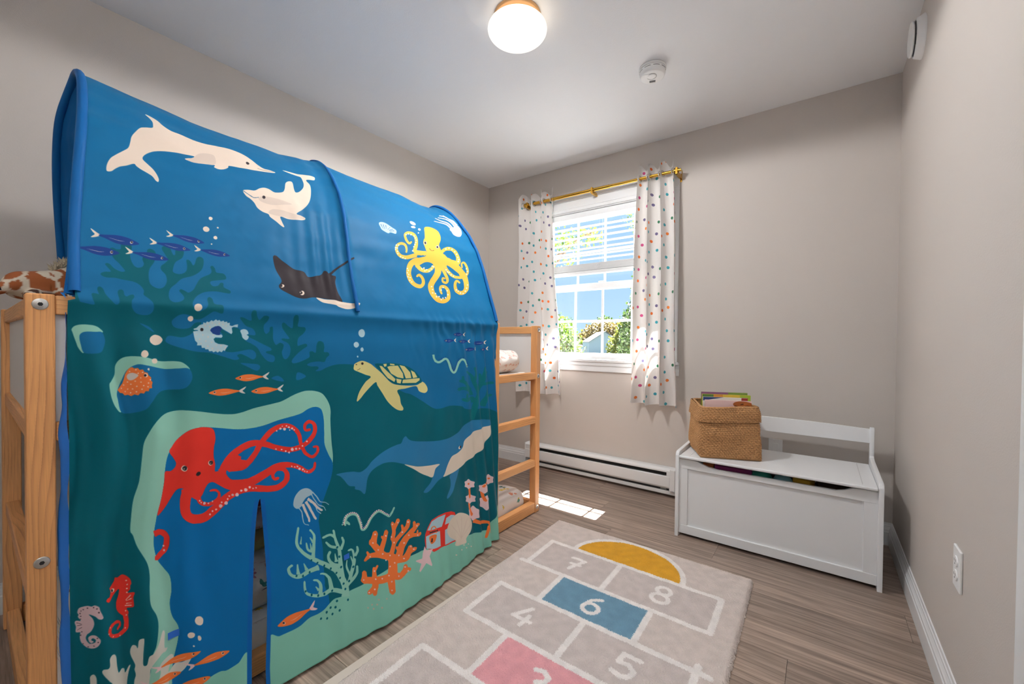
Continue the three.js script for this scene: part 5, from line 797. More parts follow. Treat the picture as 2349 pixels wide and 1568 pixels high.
  ['m', 1, [547, 370, 542, 371, 536, 373, 533, 375, 530, 381, 528, 391, 526, 398, 523, 400, 522, 398, 522, 391, 523, 381, 527, 372, 534, 365, 541, 361, 546, 358]],
  ['m', 1, [543, 369, 542, 376, 540, 385, 538, 392, 537, 393, 536, 392, 536, 386, 536, 377, 536, 370]],
  ['m', 1, [550, 394, 547, 399, 542, 406, 539, 411, 537, 412, 536, 410, 538, 404, 541, 397, 543, 391]],
  ['m', 1, [559, 314, 549, 314, 536, 314, 523, 314, 513, 312, 504, 310, 497, 310, 490, 312, 482, 316, 477, 320, 473, 326, 471, 333, 470, 338, 471, 340, 475, 342, 479, 343, 479, 347, 475, 350, 471, 349, 466, 347, 462, 342, 462, 334, 465, 324, 471, 315, 479, 307, 488, 301, 499, 297, 509, 297, 519, 298, 529, 300, 541, 299, 554, 298, 563, 297]],
  ['m', 1, [500, 310, 498, 320, 496, 333, 495, 342, 493, 344, 491, 343, 490, 335, 489, 322, 489, 314]],
  ['m', 1, [526, 315, 522, 322, 518, 331, 514, 338, 513, 339, 512, 337, 513, 331, 515, 321, 516, 314]],
  ['m', 1, [652, 212, 649, 229, 646, 252, 644, 275, 643, 293, 642, 312, 641, 330, 637, 346, 632, 361, 628, 374, 625, 386, 624, 397, 622, 405, 618, 408, 615, 406, 616, 398, 617, 387, 619, 374, 622, 361, 626, 347, 629, 332, 629, 316, 628, 298, 628, 279, 630, 256, 632, 233, 634, 217]],
  ['m', 1, [624, 387, 620, 390, 614, 395, 606, 399, 596, 400, 587, 399, 580, 398, 578, 394, 582, 391, 589, 391, 598, 392, 606, 391, 610, 388, 614, 384, 618, 380]],
  ['m', 1, [630, 350, 624, 352, 615, 356, 608, 360, 603, 365, 597, 372, 593, 377, 589, 378, 588, 374, 592, 368, 597, 360, 604, 353, 613, 347, 622, 343, 629, 339]],
  ['m', 1, [644, 331, 648, 337, 652, 345, 655, 353, 655, 361, 652, 368, 651, 372, 646, 375, 644, 371, 645, 367, 646, 362, 647, 357, 644, 351, 639, 344, 635, 338]],
  ['m', 1, [635, 287, 628, 291, 617, 297, 610, 304, 605, 310, 602, 317, 600, 324, 601, 329, 604, 333, 606, 337, 604, 342, 599, 343, 596, 340, 592, 334, 591, 326, 592, 317, 596, 307, 602, 297, 612, 288, 623, 280, 631, 275]],
  ['m', 1, [628, 299, 625, 307, 622, 319, 620, 328, 619, 329, 618, 328, 617, 320, 617, 309, 616, 301]],
  ['m', 1, [655, 199, 662, 204, 672, 210, 682, 216, 688, 221, 693, 227, 697, 233, 698, 241, 698, 250, 698, 255, 694, 260, 690, 258, 690, 253, 689, 245, 688, 239, 684, 234, 680, 230, 673, 226, 664, 220, 654, 215, 646, 211]],
  ['m', 1, [667, 208, 671, 220, 677, 236, 683, 251, 686, 261, 689, 269, 691, 279, 690, 292, 688, 306, 685, 317, 677, 324, 670, 324, 666, 323, 664, 320, 668, 318, 672, 317, 676, 317, 678, 316, 680, 307, 681, 295, 680, 283, 679, 275, 675, 268, 671, 258, 665, 244, 659, 228, 654, 217]],
  ['m', 1, [691, 286, 694, 291, 699, 297, 704, 304, 705, 311, 704, 317, 703, 321, 699, 325, 696, 323, 696, 319, 696, 314, 695, 309, 691, 304, 686, 298, 682, 294]],
  ['m', 1, [673, 234, 669, 243, 663, 257, 660, 268, 659, 276, 660, 284, 661, 289, 660, 291, 658, 291, 656, 286, 654, 278, 653, 269, 656, 257, 661, 243, 664, 233]],
  ['m', 1, [686, 271, 682, 279, 678, 290, 675, 298, 673, 299, 672, 298, 673, 290, 676, 279, 677, 271]],
  ['m', 1, [645, 198, 633, 205, 617, 215, 600, 222, 587, 223, 577, 221, 569, 221, 559, 223, 549, 226, 540, 230, 531, 236, 523, 242, 518, 248, 516, 258, 515, 270, 515, 279, 512, 284, 509, 282, 508, 273, 508, 260, 511, 247, 518, 236, 528, 228, 538, 221, 549, 215, 560, 211, 572, 208, 583, 207, 592, 209, 601, 208, 614, 201, 629, 191, 641, 184]],
  ['m', 1, [607, 216, 606, 226, 604, 239, 601, 252, 597, 261, 591, 269, 585, 276, 578, 281, 571, 284, 566, 285, 564, 284, 565, 281, 570, 279, 576, 275, 581, 271, 584, 266, 588, 260, 590, 253, 591, 242, 592, 230, 592, 221]],
  ['m', 1, [569, 217, 569, 225, 570, 236, 569, 247, 565, 257, 560, 264, 555, 270, 549, 273, 544, 275, 541, 275, 539, 274, 541, 271, 544, 269, 548, 267, 551, 265, 554, 261, 557, 255, 558, 250, 558, 241, 556, 231, 555, 224]],
  ['m', 1, [560, 236, 557, 240, 552, 246, 549, 250, 547, 251, 546, 249, 548, 245, 551, 238, 553, 233]],
  ['t', 1, [540, 335, 537, 334, 535, 336, 535, 340, 538, 341, 541, 339]],
  ['t', 1, [560, 319, 557, 318, 554, 320, 555, 324, 558, 325, 561, 323]],
  ['t', 1, [583, 300, 579, 299, 577, 302, 577, 305, 581, 307, 583, 304]],
  ['t', 1, [604, 283, 601, 281, 598, 284, 599, 288, 602, 289, 605, 286]],
  ['t', 1, [622, 261, 619, 260, 616, 262, 617, 266, 620, 267, 623, 265]],
  ['t', 1, [633, 240, 630, 239, 627, 241, 628, 245, 631, 246, 634, 244]],
  ['t', 1, [645, 217, 641, 215, 638, 218, 639, 222, 642, 223, 645, 220]],
  ['t', 1, [650, 196, 646, 195, 643, 198, 644, 202, 647, 203, 650, 200]],
  ['t', 1, [533, 301, 530, 300, 527, 302, 528, 306, 531, 307, 533, 304]],
  ['t', 1, [511, 298, 508, 297, 505, 300, 506, 303, 509, 305, 511, 302]],
  ['t', 1, [491, 307, 488, 306, 485, 309, 486, 312, 489, 313, 491, 311]],
  ['t', 1, [631, 343, 627, 341, 624, 344, 625, 348, 629, 349, 632, 347]],
  ['t', 1, [636, 309, 633, 308, 630, 311, 630, 315, 634, 316, 637, 313]],
  ['t', 1, [640, 274, 636, 272, 633, 275, 634, 279, 638, 280, 641, 277]],
  ['t', 1, [683, 257, 679, 256, 676, 259, 677, 263, 681, 264, 684, 261]],
  ['t', 1, [692, 286, 689, 285, 686, 288, 686, 292, 690, 293, 693, 290]],
  ['t', 1, [665, 216, 661, 215, 658, 218, 659, 222, 663, 223, 666, 220]],
  ['t', 1, [516, 248, 513, 247, 511, 249, 511, 253, 514, 254, 517, 251]],
  ['t', 1, [535, 228, 531, 227, 529, 230, 529, 234, 533, 235, 535, 232]],
  ['t', 1, [556, 216, 553, 215, 550, 218, 551, 222, 554, 223, 557, 220]],
  ['t', 1, [578, 211, 574, 210, 572, 213, 572, 217, 576, 218, 578, 215]],
  ['t', 1, [604, 210, 601, 209, 598, 212, 599, 215, 602, 216, 605, 214]],
  ['t', 1, [619, 170, 615, 169, 612, 172, 613, 176, 616, 177, 619, 174]],
  ['t', 1, [657, 156, 654, 155, 651, 158, 651, 162, 655, 163, 658, 160]],
  ['t', 1, [596, 158, 593, 157, 590, 160, 591, 164, 594, 165, 597, 162]],
  ['t', 1, [613, 152, 609, 151, 606, 154, 607, 158, 611, 159, 613, 156]],
  ['t', 1, [625, 136, 622, 135, 619, 138, 620, 142, 623, 143, 626, 140]],
  ['t', 1, [582, 150, 578, 149, 576, 152, 576, 156, 580, 157, 583, 154]],
  ['t', 1, [601, 135, 598, 134, 595, 137, 596, 141, 599, 142, 602, 139]],
  ['t', 1, [561, 140, 558, 140, 555, 142, 556, 146, 559, 147, 562, 144]],
  ['t', 1, [582, 130, 579, 130, 576, 132, 577, 136, 580, 137, 583, 134]],
  ['o', 1, [855, 151, 857, 163, 860, 182, 861, 200, 859, 216, 855, 229, 852, 238, 828, 256, 813, 244, 814, 237, 816, 227, 816, 217, 814, 204, 810, 187, 807, 175]],
  ['o', 1, [803, 181, 804, 171, 805, 157, 807, 144, 808, 133, 810, 123, 811, 116, 825, 101, 838, 105, 839, 112, 839, 121, 840, 131, 840, 144, 841, 157, 842, 167]],
  ['o', 1, [812, 183, 799, 186, 780, 189, 762, 193, 745, 199, 728, 206, 716, 211, 703, 205, 713, 189, 725, 184, 744, 175, 763, 167, 783, 161, 803, 157, 818, 153]],
  ['o', 1, [745, 188, 745, 181, 745, 172, 744, 166, 740, 163, 733, 159, 727, 157, 726, 147, 737, 141, 744, 143, 753, 145, 762, 151, 767, 161, 769, 171, 770, 177]],
  ['o', 1, [746, 167, 746, 158, 745, 147, 745, 139, 751, 130, 759, 132, 761, 140, 764, 150, 766, 158]],
  ['o', 1, [730, 199, 729, 206, 728, 216, 727, 224, 719, 232, 711, 229, 710, 223, 708, 214, 707, 208]],
  ['o', 1, [766, 184, 764, 196, 763, 212, 762, 224, 756, 230, 751, 227, 749, 217, 747, 202, 745, 192]],
  ['o', 1, [760, 207, 763, 213, 769, 221, 773, 227, 771, 231, 767, 232, 762, 227, 755, 221, 750, 216]],
  ['o', 1, [834, 250, 819, 257, 799, 267, 780, 275, 765, 279, 752, 281, 741, 280, 731, 277, 725, 271, 721, 267, 722, 262, 728, 260, 733, 262, 740, 264, 747, 265, 755, 263, 766, 259, 777, 254, 792, 245, 810, 234, 824, 225]],
  ['o', 1, [748, 276, 746, 280, 742, 286, 740, 290, 735, 293, 732, 289, 733, 285, 734, 280, 735, 275]],
  ['o', 1, [809, 259, 803, 268, 794, 279, 786, 291, 779, 302, 771, 313, 766, 321, 749, 328, 745, 315, 750, 307, 757, 295, 764, 283, 772, 271, 780, 259, 786, 251]],
  ['o', 1, [773, 309, 776, 318, 780, 331, 782, 340, 776, 352, 764, 351, 760, 342, 754, 331, 749, 323]],
  ['o', 1, [797, 269, 802, 277, 808, 288, 814, 300, 819, 311, 824, 322, 827, 330, 820, 341, 810, 340, 806, 332, 801, 321, 796, 311, 790, 300, 783, 289, 779, 282]],
  ['o', 1, [810, 312, 808, 315, 805, 320, 802, 324, 795, 327, 793, 321, 795, 317, 798, 312, 800, 309]],
  ['o', 1, [843, 233, 847, 240, 853, 249, 858, 258, 861, 265, 863, 272, 863, 280, 860, 289, 856, 296, 853, 301, 841, 308, 836, 299, 838, 295, 841, 289, 842, 285, 842, 281, 840, 276, 837, 271, 832, 263, 826, 254, 822, 248]],
  ['o', 1, [858, 293, 860, 299, 864, 307, 866, 317, 865, 330, 863, 343, 861, 351, 850, 360, 843, 354, 844, 346, 846, 334, 847, 324, 845, 317, 841, 310, 838, 305]],
  ['o', 1, [864, 323, 872, 331, 882, 341, 889, 349, 885, 359, 874, 361, 867, 352, 857, 341, 850, 333]],
  ['o', 1, [860, 269, 871, 275, 887, 284, 902, 292, 913, 299, 922, 305, 929, 312, 933, 321, 935, 329, 936, 334, 929, 343, 920, 341, 918, 336, 916, 330, 913, 323, 906, 318, 898, 312, 887, 306, 873, 299, 856, 291, 845, 285]],
  ['o', 1, [909, 303, 907, 310, 905, 320, 903, 328, 897, 333, 892, 330, 893, 323, 894, 313, 895, 305]],
  ['o', 1, [857, 199, 864, 201, 876, 205, 888, 211, 895, 222, 899, 233, 904, 243, 910, 250, 917, 258, 924, 265, 930, 270, 937, 275, 944, 280, 954, 286, 964, 292, 972, 297, 977, 299, 980, 300, 982, 300, 985, 306, 976, 312, 973, 313, 967, 313, 959, 312, 949, 308, 937, 303, 927, 298, 918, 293, 910, 289, 902, 284, 893, 277, 884, 270, 876, 262, 869, 252, 864, 242, 859, 236, 852, 234, 842, 232, 835, 231]],
  ['o', 1, [963, 295, 962, 302, 962, 312, 962, 319, 955, 327, 947, 324, 947, 317, 946, 308, 946, 301]],
  ['o', 1, [923, 268, 931, 267, 941, 267, 949, 266, 956, 264, 965, 261, 975, 258, 983, 259, 988, 261, 990, 263, 988, 271, 979, 273, 976, 272, 973, 271, 971, 271, 966, 273, 958, 278, 947, 282, 935, 284, 924, 285, 916, 286]],
  ['o', 1, [973, 267, 973, 271, 973, 278, 973, 283, 970, 287, 965, 286, 963, 282, 961, 277, 959, 273]],
  ['o', 1, [887, 238, 883, 244, 877, 251, 873, 256, 863, 261, 860, 255, 863, 249, 867, 241, 869, 236]],
  ['o', 1, [852, 200, 865, 197, 884, 191, 904, 187, 918, 191, 924, 198, 928, 205, 933, 214, 936, 224, 938, 232, 932, 241, 921, 241, 917, 236, 911, 228, 905, 221, 900, 217, 895, 214, 892, 214, 881, 218, 865, 225, 852, 230]],
  ['o', 1, [929, 209, 937, 210, 948, 211, 956, 213, 959, 221, 947, 227, 939, 227, 927, 227, 919, 227]],
  ['o', 1, [826, 156, 838, 150, 855, 141, 875, 134, 890, 136, 900, 141, 907, 148, 910, 156, 910, 165, 909, 171, 903, 178, 895, 177, 893, 173, 890, 167, 887, 164, 880, 161, 873, 159, 868, 160, 860, 165, 846, 173, 835, 180]],
  ['o', 1, [901, 144, 907, 145, 916, 146, 922, 147, 924, 154, 913, 162, 906, 162, 898, 162, 891, 163]],
  ['i', 1, [775, 339, 773, 337, 769, 338, 768, 341, 770, 343, 773, 342]],
  ['i', 1, [763, 312, 762, 310, 758, 312, 757, 315, 759, 316, 762, 315]],
  ['i', 1, [781, 281, 780, 279, 776, 281, 775, 284, 777, 285, 780, 284]],
  ['i', 1, [798, 261, 796, 259, 792, 260, 791, 263, 793, 265, 796, 264]],
  ['i', 1, [748, 269, 746, 267, 743, 269, 742, 272, 744, 273, 747, 272]],
  ['i', 1, [818, 319, 816, 317, 812, 319, 811, 322, 812, 324, 816, 322]],
  ['i', 1, [809, 233, 807, 232, 804, 233, 803, 236, 805, 238, 808, 236]],
  ['i', 1, [831, 241, 829, 240, 826, 241, 824, 244, 826, 246, 830, 244]],
  ['i', 1, [827, 203, 825, 201, 821, 203, 820, 206, 822, 207, 826, 206]],
  ['i', 1, [818, 174, 816, 172, 812, 174, 811, 177, 813, 179, 816, 177]],
  ['i', 1, [829, 147, 827, 145, 823, 147, 822, 150, 824, 151, 828, 150]],
  ['i', 1, [827, 116, 825, 115, 821, 117, 819, 120, 822, 121, 825, 119]],
  ['i', 1, [852, 205, 850, 203, 846, 205, 844, 208, 846, 210, 850, 208]],
  ['i', 1, [877, 221, 875, 220, 871, 221, 870, 225, 872, 226, 876, 225]],
  ['i', 1, [901, 200, 899, 198, 895, 200, 893, 203, 895, 205, 899, 203]],
  ['i', 1, [854, 348, 852, 346, 849, 347, 847, 351, 849, 352, 853, 351]],
  ['i', 1, [883, 344, 881, 342, 877, 344, 876, 347, 878, 349, 882, 347]],
  ['i', 1, [846, 304, 844, 302, 840, 304, 838, 307, 840, 309, 844, 307]],
  ['i', 1, [857, 278, 855, 276, 851, 278, 850, 281, 852, 283, 856, 281]],
  ['i', 1, [901, 301, 898, 299, 894, 301, 893, 304, 895, 306, 899, 305]],
  ['i', 1, [930, 331, 927, 329, 923, 330, 921, 334, 924, 336, 928, 334]],
  ['i', 1, [929, 280, 927, 278, 923, 279, 921, 283, 923, 285, 927, 283]],
  ['i', 1, [906, 258, 903, 256, 899, 257, 898, 261, 900, 263, 904, 261]],
  ['i', 1, [972, 301, 969, 300, 965, 301, 963, 305, 966, 306, 970, 305]],
  ['i', 1, [972, 264, 970, 262, 966, 264, 964, 267, 966, 269, 970, 268]],
  ['i', 1, [934, 234, 932, 232, 927, 234, 926, 237, 928, 239, 932, 238]],
  ['i', 1, [948, 218, 945, 216, 941, 218, 939, 221, 942, 223, 946, 221]],
  ['i', 1, [903, 167, 901, 165, 897, 167, 895, 170, 897, 172, 901, 170]],
  ['i', 1, [915, 147, 912, 146, 908, 147, 907, 151, 909, 152, 913, 151]],
  ['i', 1, [867, 149, 864, 147, 861, 149, 859, 152, 861, 154, 865, 152]],
  ['i', 1, [717, 200, 716, 198, 713, 199, 711, 202, 713, 204, 716, 203]],
  ['i', 1, [760, 214, 758, 212, 755, 213, 754, 216, 755, 218, 759, 217]],
  ['i', 1, [762, 184, 761, 183, 758, 184, 756, 187, 758, 189, 761, 187]],
  ['i', 1, [786, 177, 784, 175, 781, 177, 780, 180, 781, 181, 785, 180]],
  ['i', 1, [735, 148, 734, 147, 730, 148, 729, 151, 731, 153, 734, 151]],
  ['i', 1, [756, 151, 754, 149, 751, 151, 750, 154, 752, 155, 755, 154]],
  ['q', 1, [768, 110, 766, 108, 763, 110, 761, 113, 763, 115, 767, 113]],
  ['q', 1, [799, 100, 797, 98, 794, 99, 792, 103, 794, 104, 798, 103]],
  ['q', 1, [743, 102, 741, 101, 738, 102, 737, 105, 739, 107, 742, 106]],
  ['q', 1, [761, 95, 759, 94, 756, 95, 755, 98, 757, 100, 760, 99]],
  ['q', 1, [727, 100, 725, 98, 722, 99, 720, 103, 722, 104, 725, 103]],
  ['q', 1, [748, 86, 747, 84, 743, 86, 742, 89, 744, 91, 747, 89]],
  ['q', 1, [777, 78, 775, 77, 772, 78, 770, 81, 772, 83, 775, 82]],
  ['r', 0, [1007, 198, 1006, 229, 1013, 251, 1030, 269, 1059, 293, 1097, 299, 1140, 299, 1174, 293, 1198, 281, 1207, 258, 1192, 153, 1125, 157, 1059, 160, 1042, 175]],
  ['p', 0, [1029, 260, 1059, 287, 1096, 293, 1139, 291, 1115, 245, 1055, 251]],
  ['p', 0, [1132, 248, 1142, 274, 1172, 278, 1197, 268, 1164, 247]],
  ['p', 0, [1016, 241, 1104, 231, 1106, 165, 1060, 172, 1011, 194]],
  ['p', 0, [1132, 225, 1157, 229, 1173, 190, 1190, 159, 1130, 161]],
  ['o', 1, [1042, 231, 1082, 223, 1072, 200, 1049, 197, 1038, 217]],
  ['o', 1, [1052, 236, 1053, 242, 1054, 250, 1056, 256, 1060, 259, 1064, 261, 1068, 261, 1071, 260, 1075, 257, 1077, 253, 1079, 246, 1079, 238, 1078, 232, 1081, 230, 1084, 230, 1084, 236, 1084, 245, 1083, 252, 1079, 258, 1074, 263, 1067, 265, 1061, 265, 1055, 263, 1051, 259, 1048, 252, 1047, 244, 1046, 238]],
  ['k', 1, [1044, 242, 1058, 240, 1077, 237, 1091, 235, 1093, 237, 1090, 240, 1075, 242, 1056, 246, 1042, 248]],
  ['k', 1, [1053, 219, 1051, 216, 1049, 211, 1046, 208, 1050, 203, 1057, 203, 1058, 206, 1059, 212, 1060, 215]],
  ['s', 1, [1148, 233, 1170, 258, 1202, 267, 1235, 265, 1279, 246, 1308, 225, 1335, 190, 1333, 163, 1306, 145, 1274, 133, 1269, 114, 1214, 125, 1190, 136, 1193, 156, 1162, 181, 1145, 208]],
  ['d', 1, [1175, 225, 1236, 148, 1238, 147, 1238, 148, 1179, 226]],
  ['d', 1, [1207, 237, 1236, 148, 1238, 147, 1239, 148, 1212, 236]],
  ['d', 1, [1246, 234, 1236, 149, 1237, 147, 1239, 148, 1251, 232]],
  ['d', 1, [1286, 213, 1236, 149, 1237, 148, 1239, 147, 1291, 210]],
  ['d', 1, [1307, 180, 1236, 149, 1236, 148, 1238, 147, 1311, 177]],
  ['i', 0, [1002, 208, 1011, 188, 1056, 174, 1027, 157, 1040, 117, 1035, 113, 1003, 140, 971, 118, 965, 124, 978, 148, 949, 169, 952, 172, 984, 166, 989, 188]],
  ['o', 1, [1325, 355, 1325, 340, 1325, 320, 1325, 305, 1332, 298, 1340, 300, 1341, 315, 1341, 336, 1342, 351]],
  ['o', 1, [1313, 283, 1313, 275, 1313, 262, 1315, 250, 1320, 237, 1326, 226, 1330, 218, 1345, 210, 1352, 216, 1347, 224, 1340, 235, 1335, 246, 1332, 257, 1331, 270, 1330, 279]],
  ['o', 1, [1457, 350, 1448, 344, 1435, 335, 1426, 329, 1429, 323, 1439, 321, 1448, 328, 1461, 336, 1470, 343]],
  ['o', 1, [1416, 305, 1417, 299, 1419, 290, 1421, 281, 1425, 271, 1430, 261, 1433, 254, 1444, 248, 1450, 252, 1446, 259, 1442, 268, 1438, 278, 1436, 286, 1434, 295, 1433, 301]],
  ['o', 1, [1459, 218, 1465, 207, 1472, 190, 1478, 178, 1486, 173, 1491, 176, 1488, 187, 1484, 203, 1481, 215]],
  ['o', 1, [1347, 177, 1360, 169, 1379, 159, 1403, 147, 1427, 140, 1447, 136, 1455, 133, 1463, 119, 1468, 97, 1472, 81, 1483, 72, 1492, 75, 1490, 90, 1486, 113, 1475, 136, 1448, 151, 1423, 158, 1405, 164, 1390, 172, 1373, 183, 1360, 190]],
  ['o', 1, [1456, 123, 1451, 107, 1445, 85, 1440, 68, 1445, 63, 1451, 63, 1458, 78, 1466, 100, 1472, 116]],
  ['i', 1, [1362, 357, 1364, 344, 1344, 346, 1327, 343, 1311, 356, 1292, 366, 1296, 376, 1294, 389, 1313, 388, 1330, 391, 1346, 378, 1366, 368]],
  ['i', 1, [1366, 285, 1368, 272, 1347, 275, 1329, 273, 1312, 286, 1293, 297, 1297, 308, 1295, 320, 1315, 318, 1333, 320, 1350, 307, 1370, 296]],
  ['i', 1, [1391, 206, 1393, 187, 1369, 188, 1349, 185, 1331, 203, 1310, 217, 1314, 233, 1313, 251, 1335, 250, 1355, 255, 1373, 237, 1395, 222]],
  ['i', 1, [1515, 338, 1517, 324, 1500, 323, 1485, 319, 1472, 331, 1455, 341, 1459, 354, 1457, 368, 1473, 369, 1488, 373, 1502, 361, 1518, 351]],
  ['i', 1, [1467, 307, 1468, 293, 1452, 294, 1437, 290, 1423, 302, 1408, 312, 1411, 324, 1409, 337, 1426, 336, 1440, 340, 1454, 328, 1470, 319]],
  ['i', 1, [1488, 228, 1491, 207, 1468, 208, 1448, 202, 1430, 221, 1409, 235, 1413, 252, 1411, 272, 1433, 272, 1453, 278, 1471, 260, 1493, 246]],
  ['o', 1, [1325, 326, 1325, 320, 1325, 311, 1325, 305, 1332, 298, 1340, 300, 1340, 307, 1341, 315, 1341, 322]],
  ['o', 1, [1317, 252, 1320, 242, 1325, 229, 1329, 219, 1344, 209, 1353, 215, 1347, 226, 1339, 240, 1334, 250]],
  ['o', 1, [1437, 337, 1433, 335, 1429, 332, 1426, 329, 1429, 323, 1439, 321, 1442, 324, 1446, 327, 1449, 330]],
  ['o', 1, [1424, 275, 1427, 269, 1431, 260, 1434, 254, 1446, 247, 1453, 252, 1449, 258, 1444, 267, 1441, 273]],
  ['o', 1, [1337, 366, 1333, 363, 1326, 364, 1321, 368, 1321, 372, 1327, 373, 1334, 370]],
  ['o', 1, [1499, 348, 1495, 345, 1488, 346, 1482, 350, 1483, 354, 1488, 355, 1496, 353]],
  ['s', 1, [1259, 108, 1256, 107, 1251, 109, 1249, 113, 1252, 114, 1257, 112]],
  ['s', 1, [1292, 100, 1289, 98, 1283, 100, 1281, 104, 1284, 106, 1289, 103]],
  ['s', 1, [1275, 89, 1272, 88, 1267, 90, 1265, 94, 1267, 95, 1273, 93]],
  ['s', 1, [1242, 93, 1240, 92, 1234, 94, 1232, 98, 1235, 99, 1240, 97]],
  ['s', 1, [1316, 77, 1313, 76, 1308, 78, 1305, 82, 1308, 84, 1314, 81]],
  ['s', 1, [1198, 89, 1195, 88, 1191, 90, 1189, 93, 1191, 95, 1196, 93]],
  ['r', 1, [57, 432, 60, 436, 64, 437, 66, 448, 64, 456, 68, 462, 73, 469, 75, 476, 80, 474, 89, 478, 100, 466, 103, 453, 101, 447, 101, 439, 97, 431, 108, 429, 106, 416, 107, 401, 106, 393, 95, 393, 98, 383, 95, 373, 89, 377, 80, 390, 76, 401, 76, 417, 80, 430, 82, 442, 80, 445, 70, 435, 63, 425]],
  ['r', 1, [88, 385, 88, 378, 89, 368, 90, 360, 89, 355, 89, 351, 88, 348, 85, 345, 81, 344, 78, 343, 74, 345, 70, 347, 67, 350, 66, 352, 65, 357, 66, 360, 66, 363, 69, 365, 71, 367, 74, 367, 76, 367, 78, 366, 79, 366, 80, 364, 80, 362, 79, 360, 77, 358, 76, 356, 76, 352, 79, 351, 80, 353, 83, 355, 84, 359, 84, 363, 83, 368, 79, 373, 76, 375, 72, 375, 68, 374, 65, 373, 62, 370, 60, 365, 59, 359, 60, 352, 63, 345, 68, 339, 74, 335, 79, 333, 85, 333, 90, 335, 94, 338, 97, 343, 98, 349, 98, 356, 98, 365, 97, 375, 97, 382]],
  ['w', 1, [73, 450, 73, 446, 71, 444, 68, 445, 66, 449, 67, 452, 70, 453]],
  ['k', 1, [71, 448, 70, 445, 68, 446, 67, 448, 67, 451, 69, 452, 70, 450]],
  ['w', 1, [96, 461, 95, 460, 94, 460, 93, 462, 94, 463, 95, 463]],
  ['w', 1, [97, 451, 97, 450, 95, 450, 95, 452, 96, 453, 97, 453]],
  ['w', 1, [97, 441, 96, 440, 95, 440, 94, 442, 95, 443, 96, 443]],
  ['w', 1, [97, 432, 96, 430, 95, 431, 94, 433, 95, 434, 96, 433]],
  ['w', 1, [94, 387, 94, 386, 92, 387, 92, 389, 92, 390, 94, 389]],
  ['w', 1, [95, 377, 95, 375, 93, 376, 93, 378, 94, 379, 95, 378]],
  ['w', 1, [93, 346, 92, 345, 91, 345, 91, 347, 91, 348, 92, 348]],
  ['w', 1, [83, 334, 82, 333, 81, 334, 80, 335, 81, 337, 82, 336]],
  ['w', 1, [69, 342, 69, 341, 67, 342, 67, 343, 68, 344, 69, 344]],
  ['w', 1, [61, 353, 61, 352, 60, 353, 59, 355, 60, 356, 61, 355]],
  ['w', 1, [64, 366, 64, 365, 63, 366, 62, 367, 63, 368, 64, 368]],
  ['w', 1, [94, 413, 96, 416, 100, 420, 102, 423, 102, 424, 101, 425, 99, 422, 95, 417, 93, 414]],
  ['w', 1, [95, 411, 97, 412, 101, 413, 103, 414, 103, 415, 103, 416, 100, 415, 97, 413, 94, 412]],
  ['w', 1, [94, 404, 97, 404, 100, 404, 103, 404, 103, 405, 103, 405, 100, 405, 96, 406, 94, 406]],
  ['w', 1, [92, 400, 96, 399, 100, 398, 103, 397, 103, 398, 103, 399, 100, 400, 95, 401, 92, 402]],
  ['x', 1, [13, 432, 18, 435, 26, 436, 32, 433, 37, 434, 44, 427, 46, 417, 51, 400, 49, 396, 43, 399, 37, 408, 28, 415, 34, 403, 36, 389, 32, 375, 25, 368, 18, 374, 9, 377, 9, 390, 7, 400, 9, 404, 16, 402, 12, 412, 13, 417, 11, 423]],
  ['x', 1, [16, 381, 16, 376, 15, 369, 15, 360, 17, 350, 21, 342, 26, 335, 32, 332, 37, 332, 41, 334, 44, 338, 46, 343, 46, 349, 43, 355, 40, 360, 37, 363, 33, 364, 30, 363, 28, 361, 27, 357, 28, 352, 29, 348, 32, 345, 34, 346, 35, 347, 35, 349, 33, 351, 32, 351, 31, 351, 32, 350, 32, 351, 32, 354, 32, 355, 33, 356, 35, 356, 36, 355, 37, 354, 38, 352, 39, 351, 38, 349, 38, 346, 36, 345, 34, 344, 30, 344, 29, 345, 27, 348, 25, 353, 24, 357, 24, 362, 26, 368, 27, 373]],
  ['k', 1, [27, 430, 26, 429, 25, 430, 25, 431, 25, 432, 26, 432]],
  ['k', 1, [36, 429, 36, 428, 35, 428, 34, 430, 35, 431, 36, 430]],
  ['k', 1, [42, 424, 41, 423, 40, 423, 39, 425, 40, 426, 41, 425]],
  ['k', 1, [45, 413, 44, 412, 43, 413, 42, 415, 43, 416, 44, 416]],
  ['k', 1, [21, 428, 20, 427, 19, 427, 19, 429, 19, 430, 20, 429]],
  ['k', 1, [17, 425, 17, 424, 16, 424, 16, 426, 16, 427, 17, 426]],
  ['k', 1, [16, 419, 16, 418, 15, 418, 14, 420, 15, 421, 16, 420]],
  ['k', 1, [17, 412, 16, 411, 16, 411, 15, 413, 16, 414, 17, 413]],
  ['k', 1, [17, 406, 16, 405, 15, 405, 15, 406, 15, 407, 16, 407]],
  ['k', 1, [19, 375, 18, 374, 17, 374, 17, 376, 17, 377, 18, 376]],
  ['k', 1, [17, 367, 17, 366, 16, 366, 15, 368, 16, 369, 17, 368]],
  ['k', 1, [21, 346, 20, 345, 19, 346, 19, 347, 19, 348, 20, 347]],
  ['k', 1, [28, 336, 28, 335, 27, 336, 26, 337, 27, 338, 28, 338]],
  ['k', 1, [37, 337, 36, 336, 35, 337, 35, 338, 35, 339, 36, 338]],
  ['k', 1, [43, 344, 43, 343, 42, 343, 41, 345, 42, 346, 43, 345]],
  ['k', 1, [42, 354, 41, 353, 40, 354, 40, 355, 40, 356, 41, 356]],
  ['k', 1, [10, 398, 12, 397, 15, 395, 17, 393, 18, 394, 17, 394, 15, 396, 12, 398, 10, 399]],
  ['k', 1, [11, 391, 13, 391, 15, 391, 17, 391, 18, 391, 17, 392, 15, 392, 13, 392, 11, 392]],
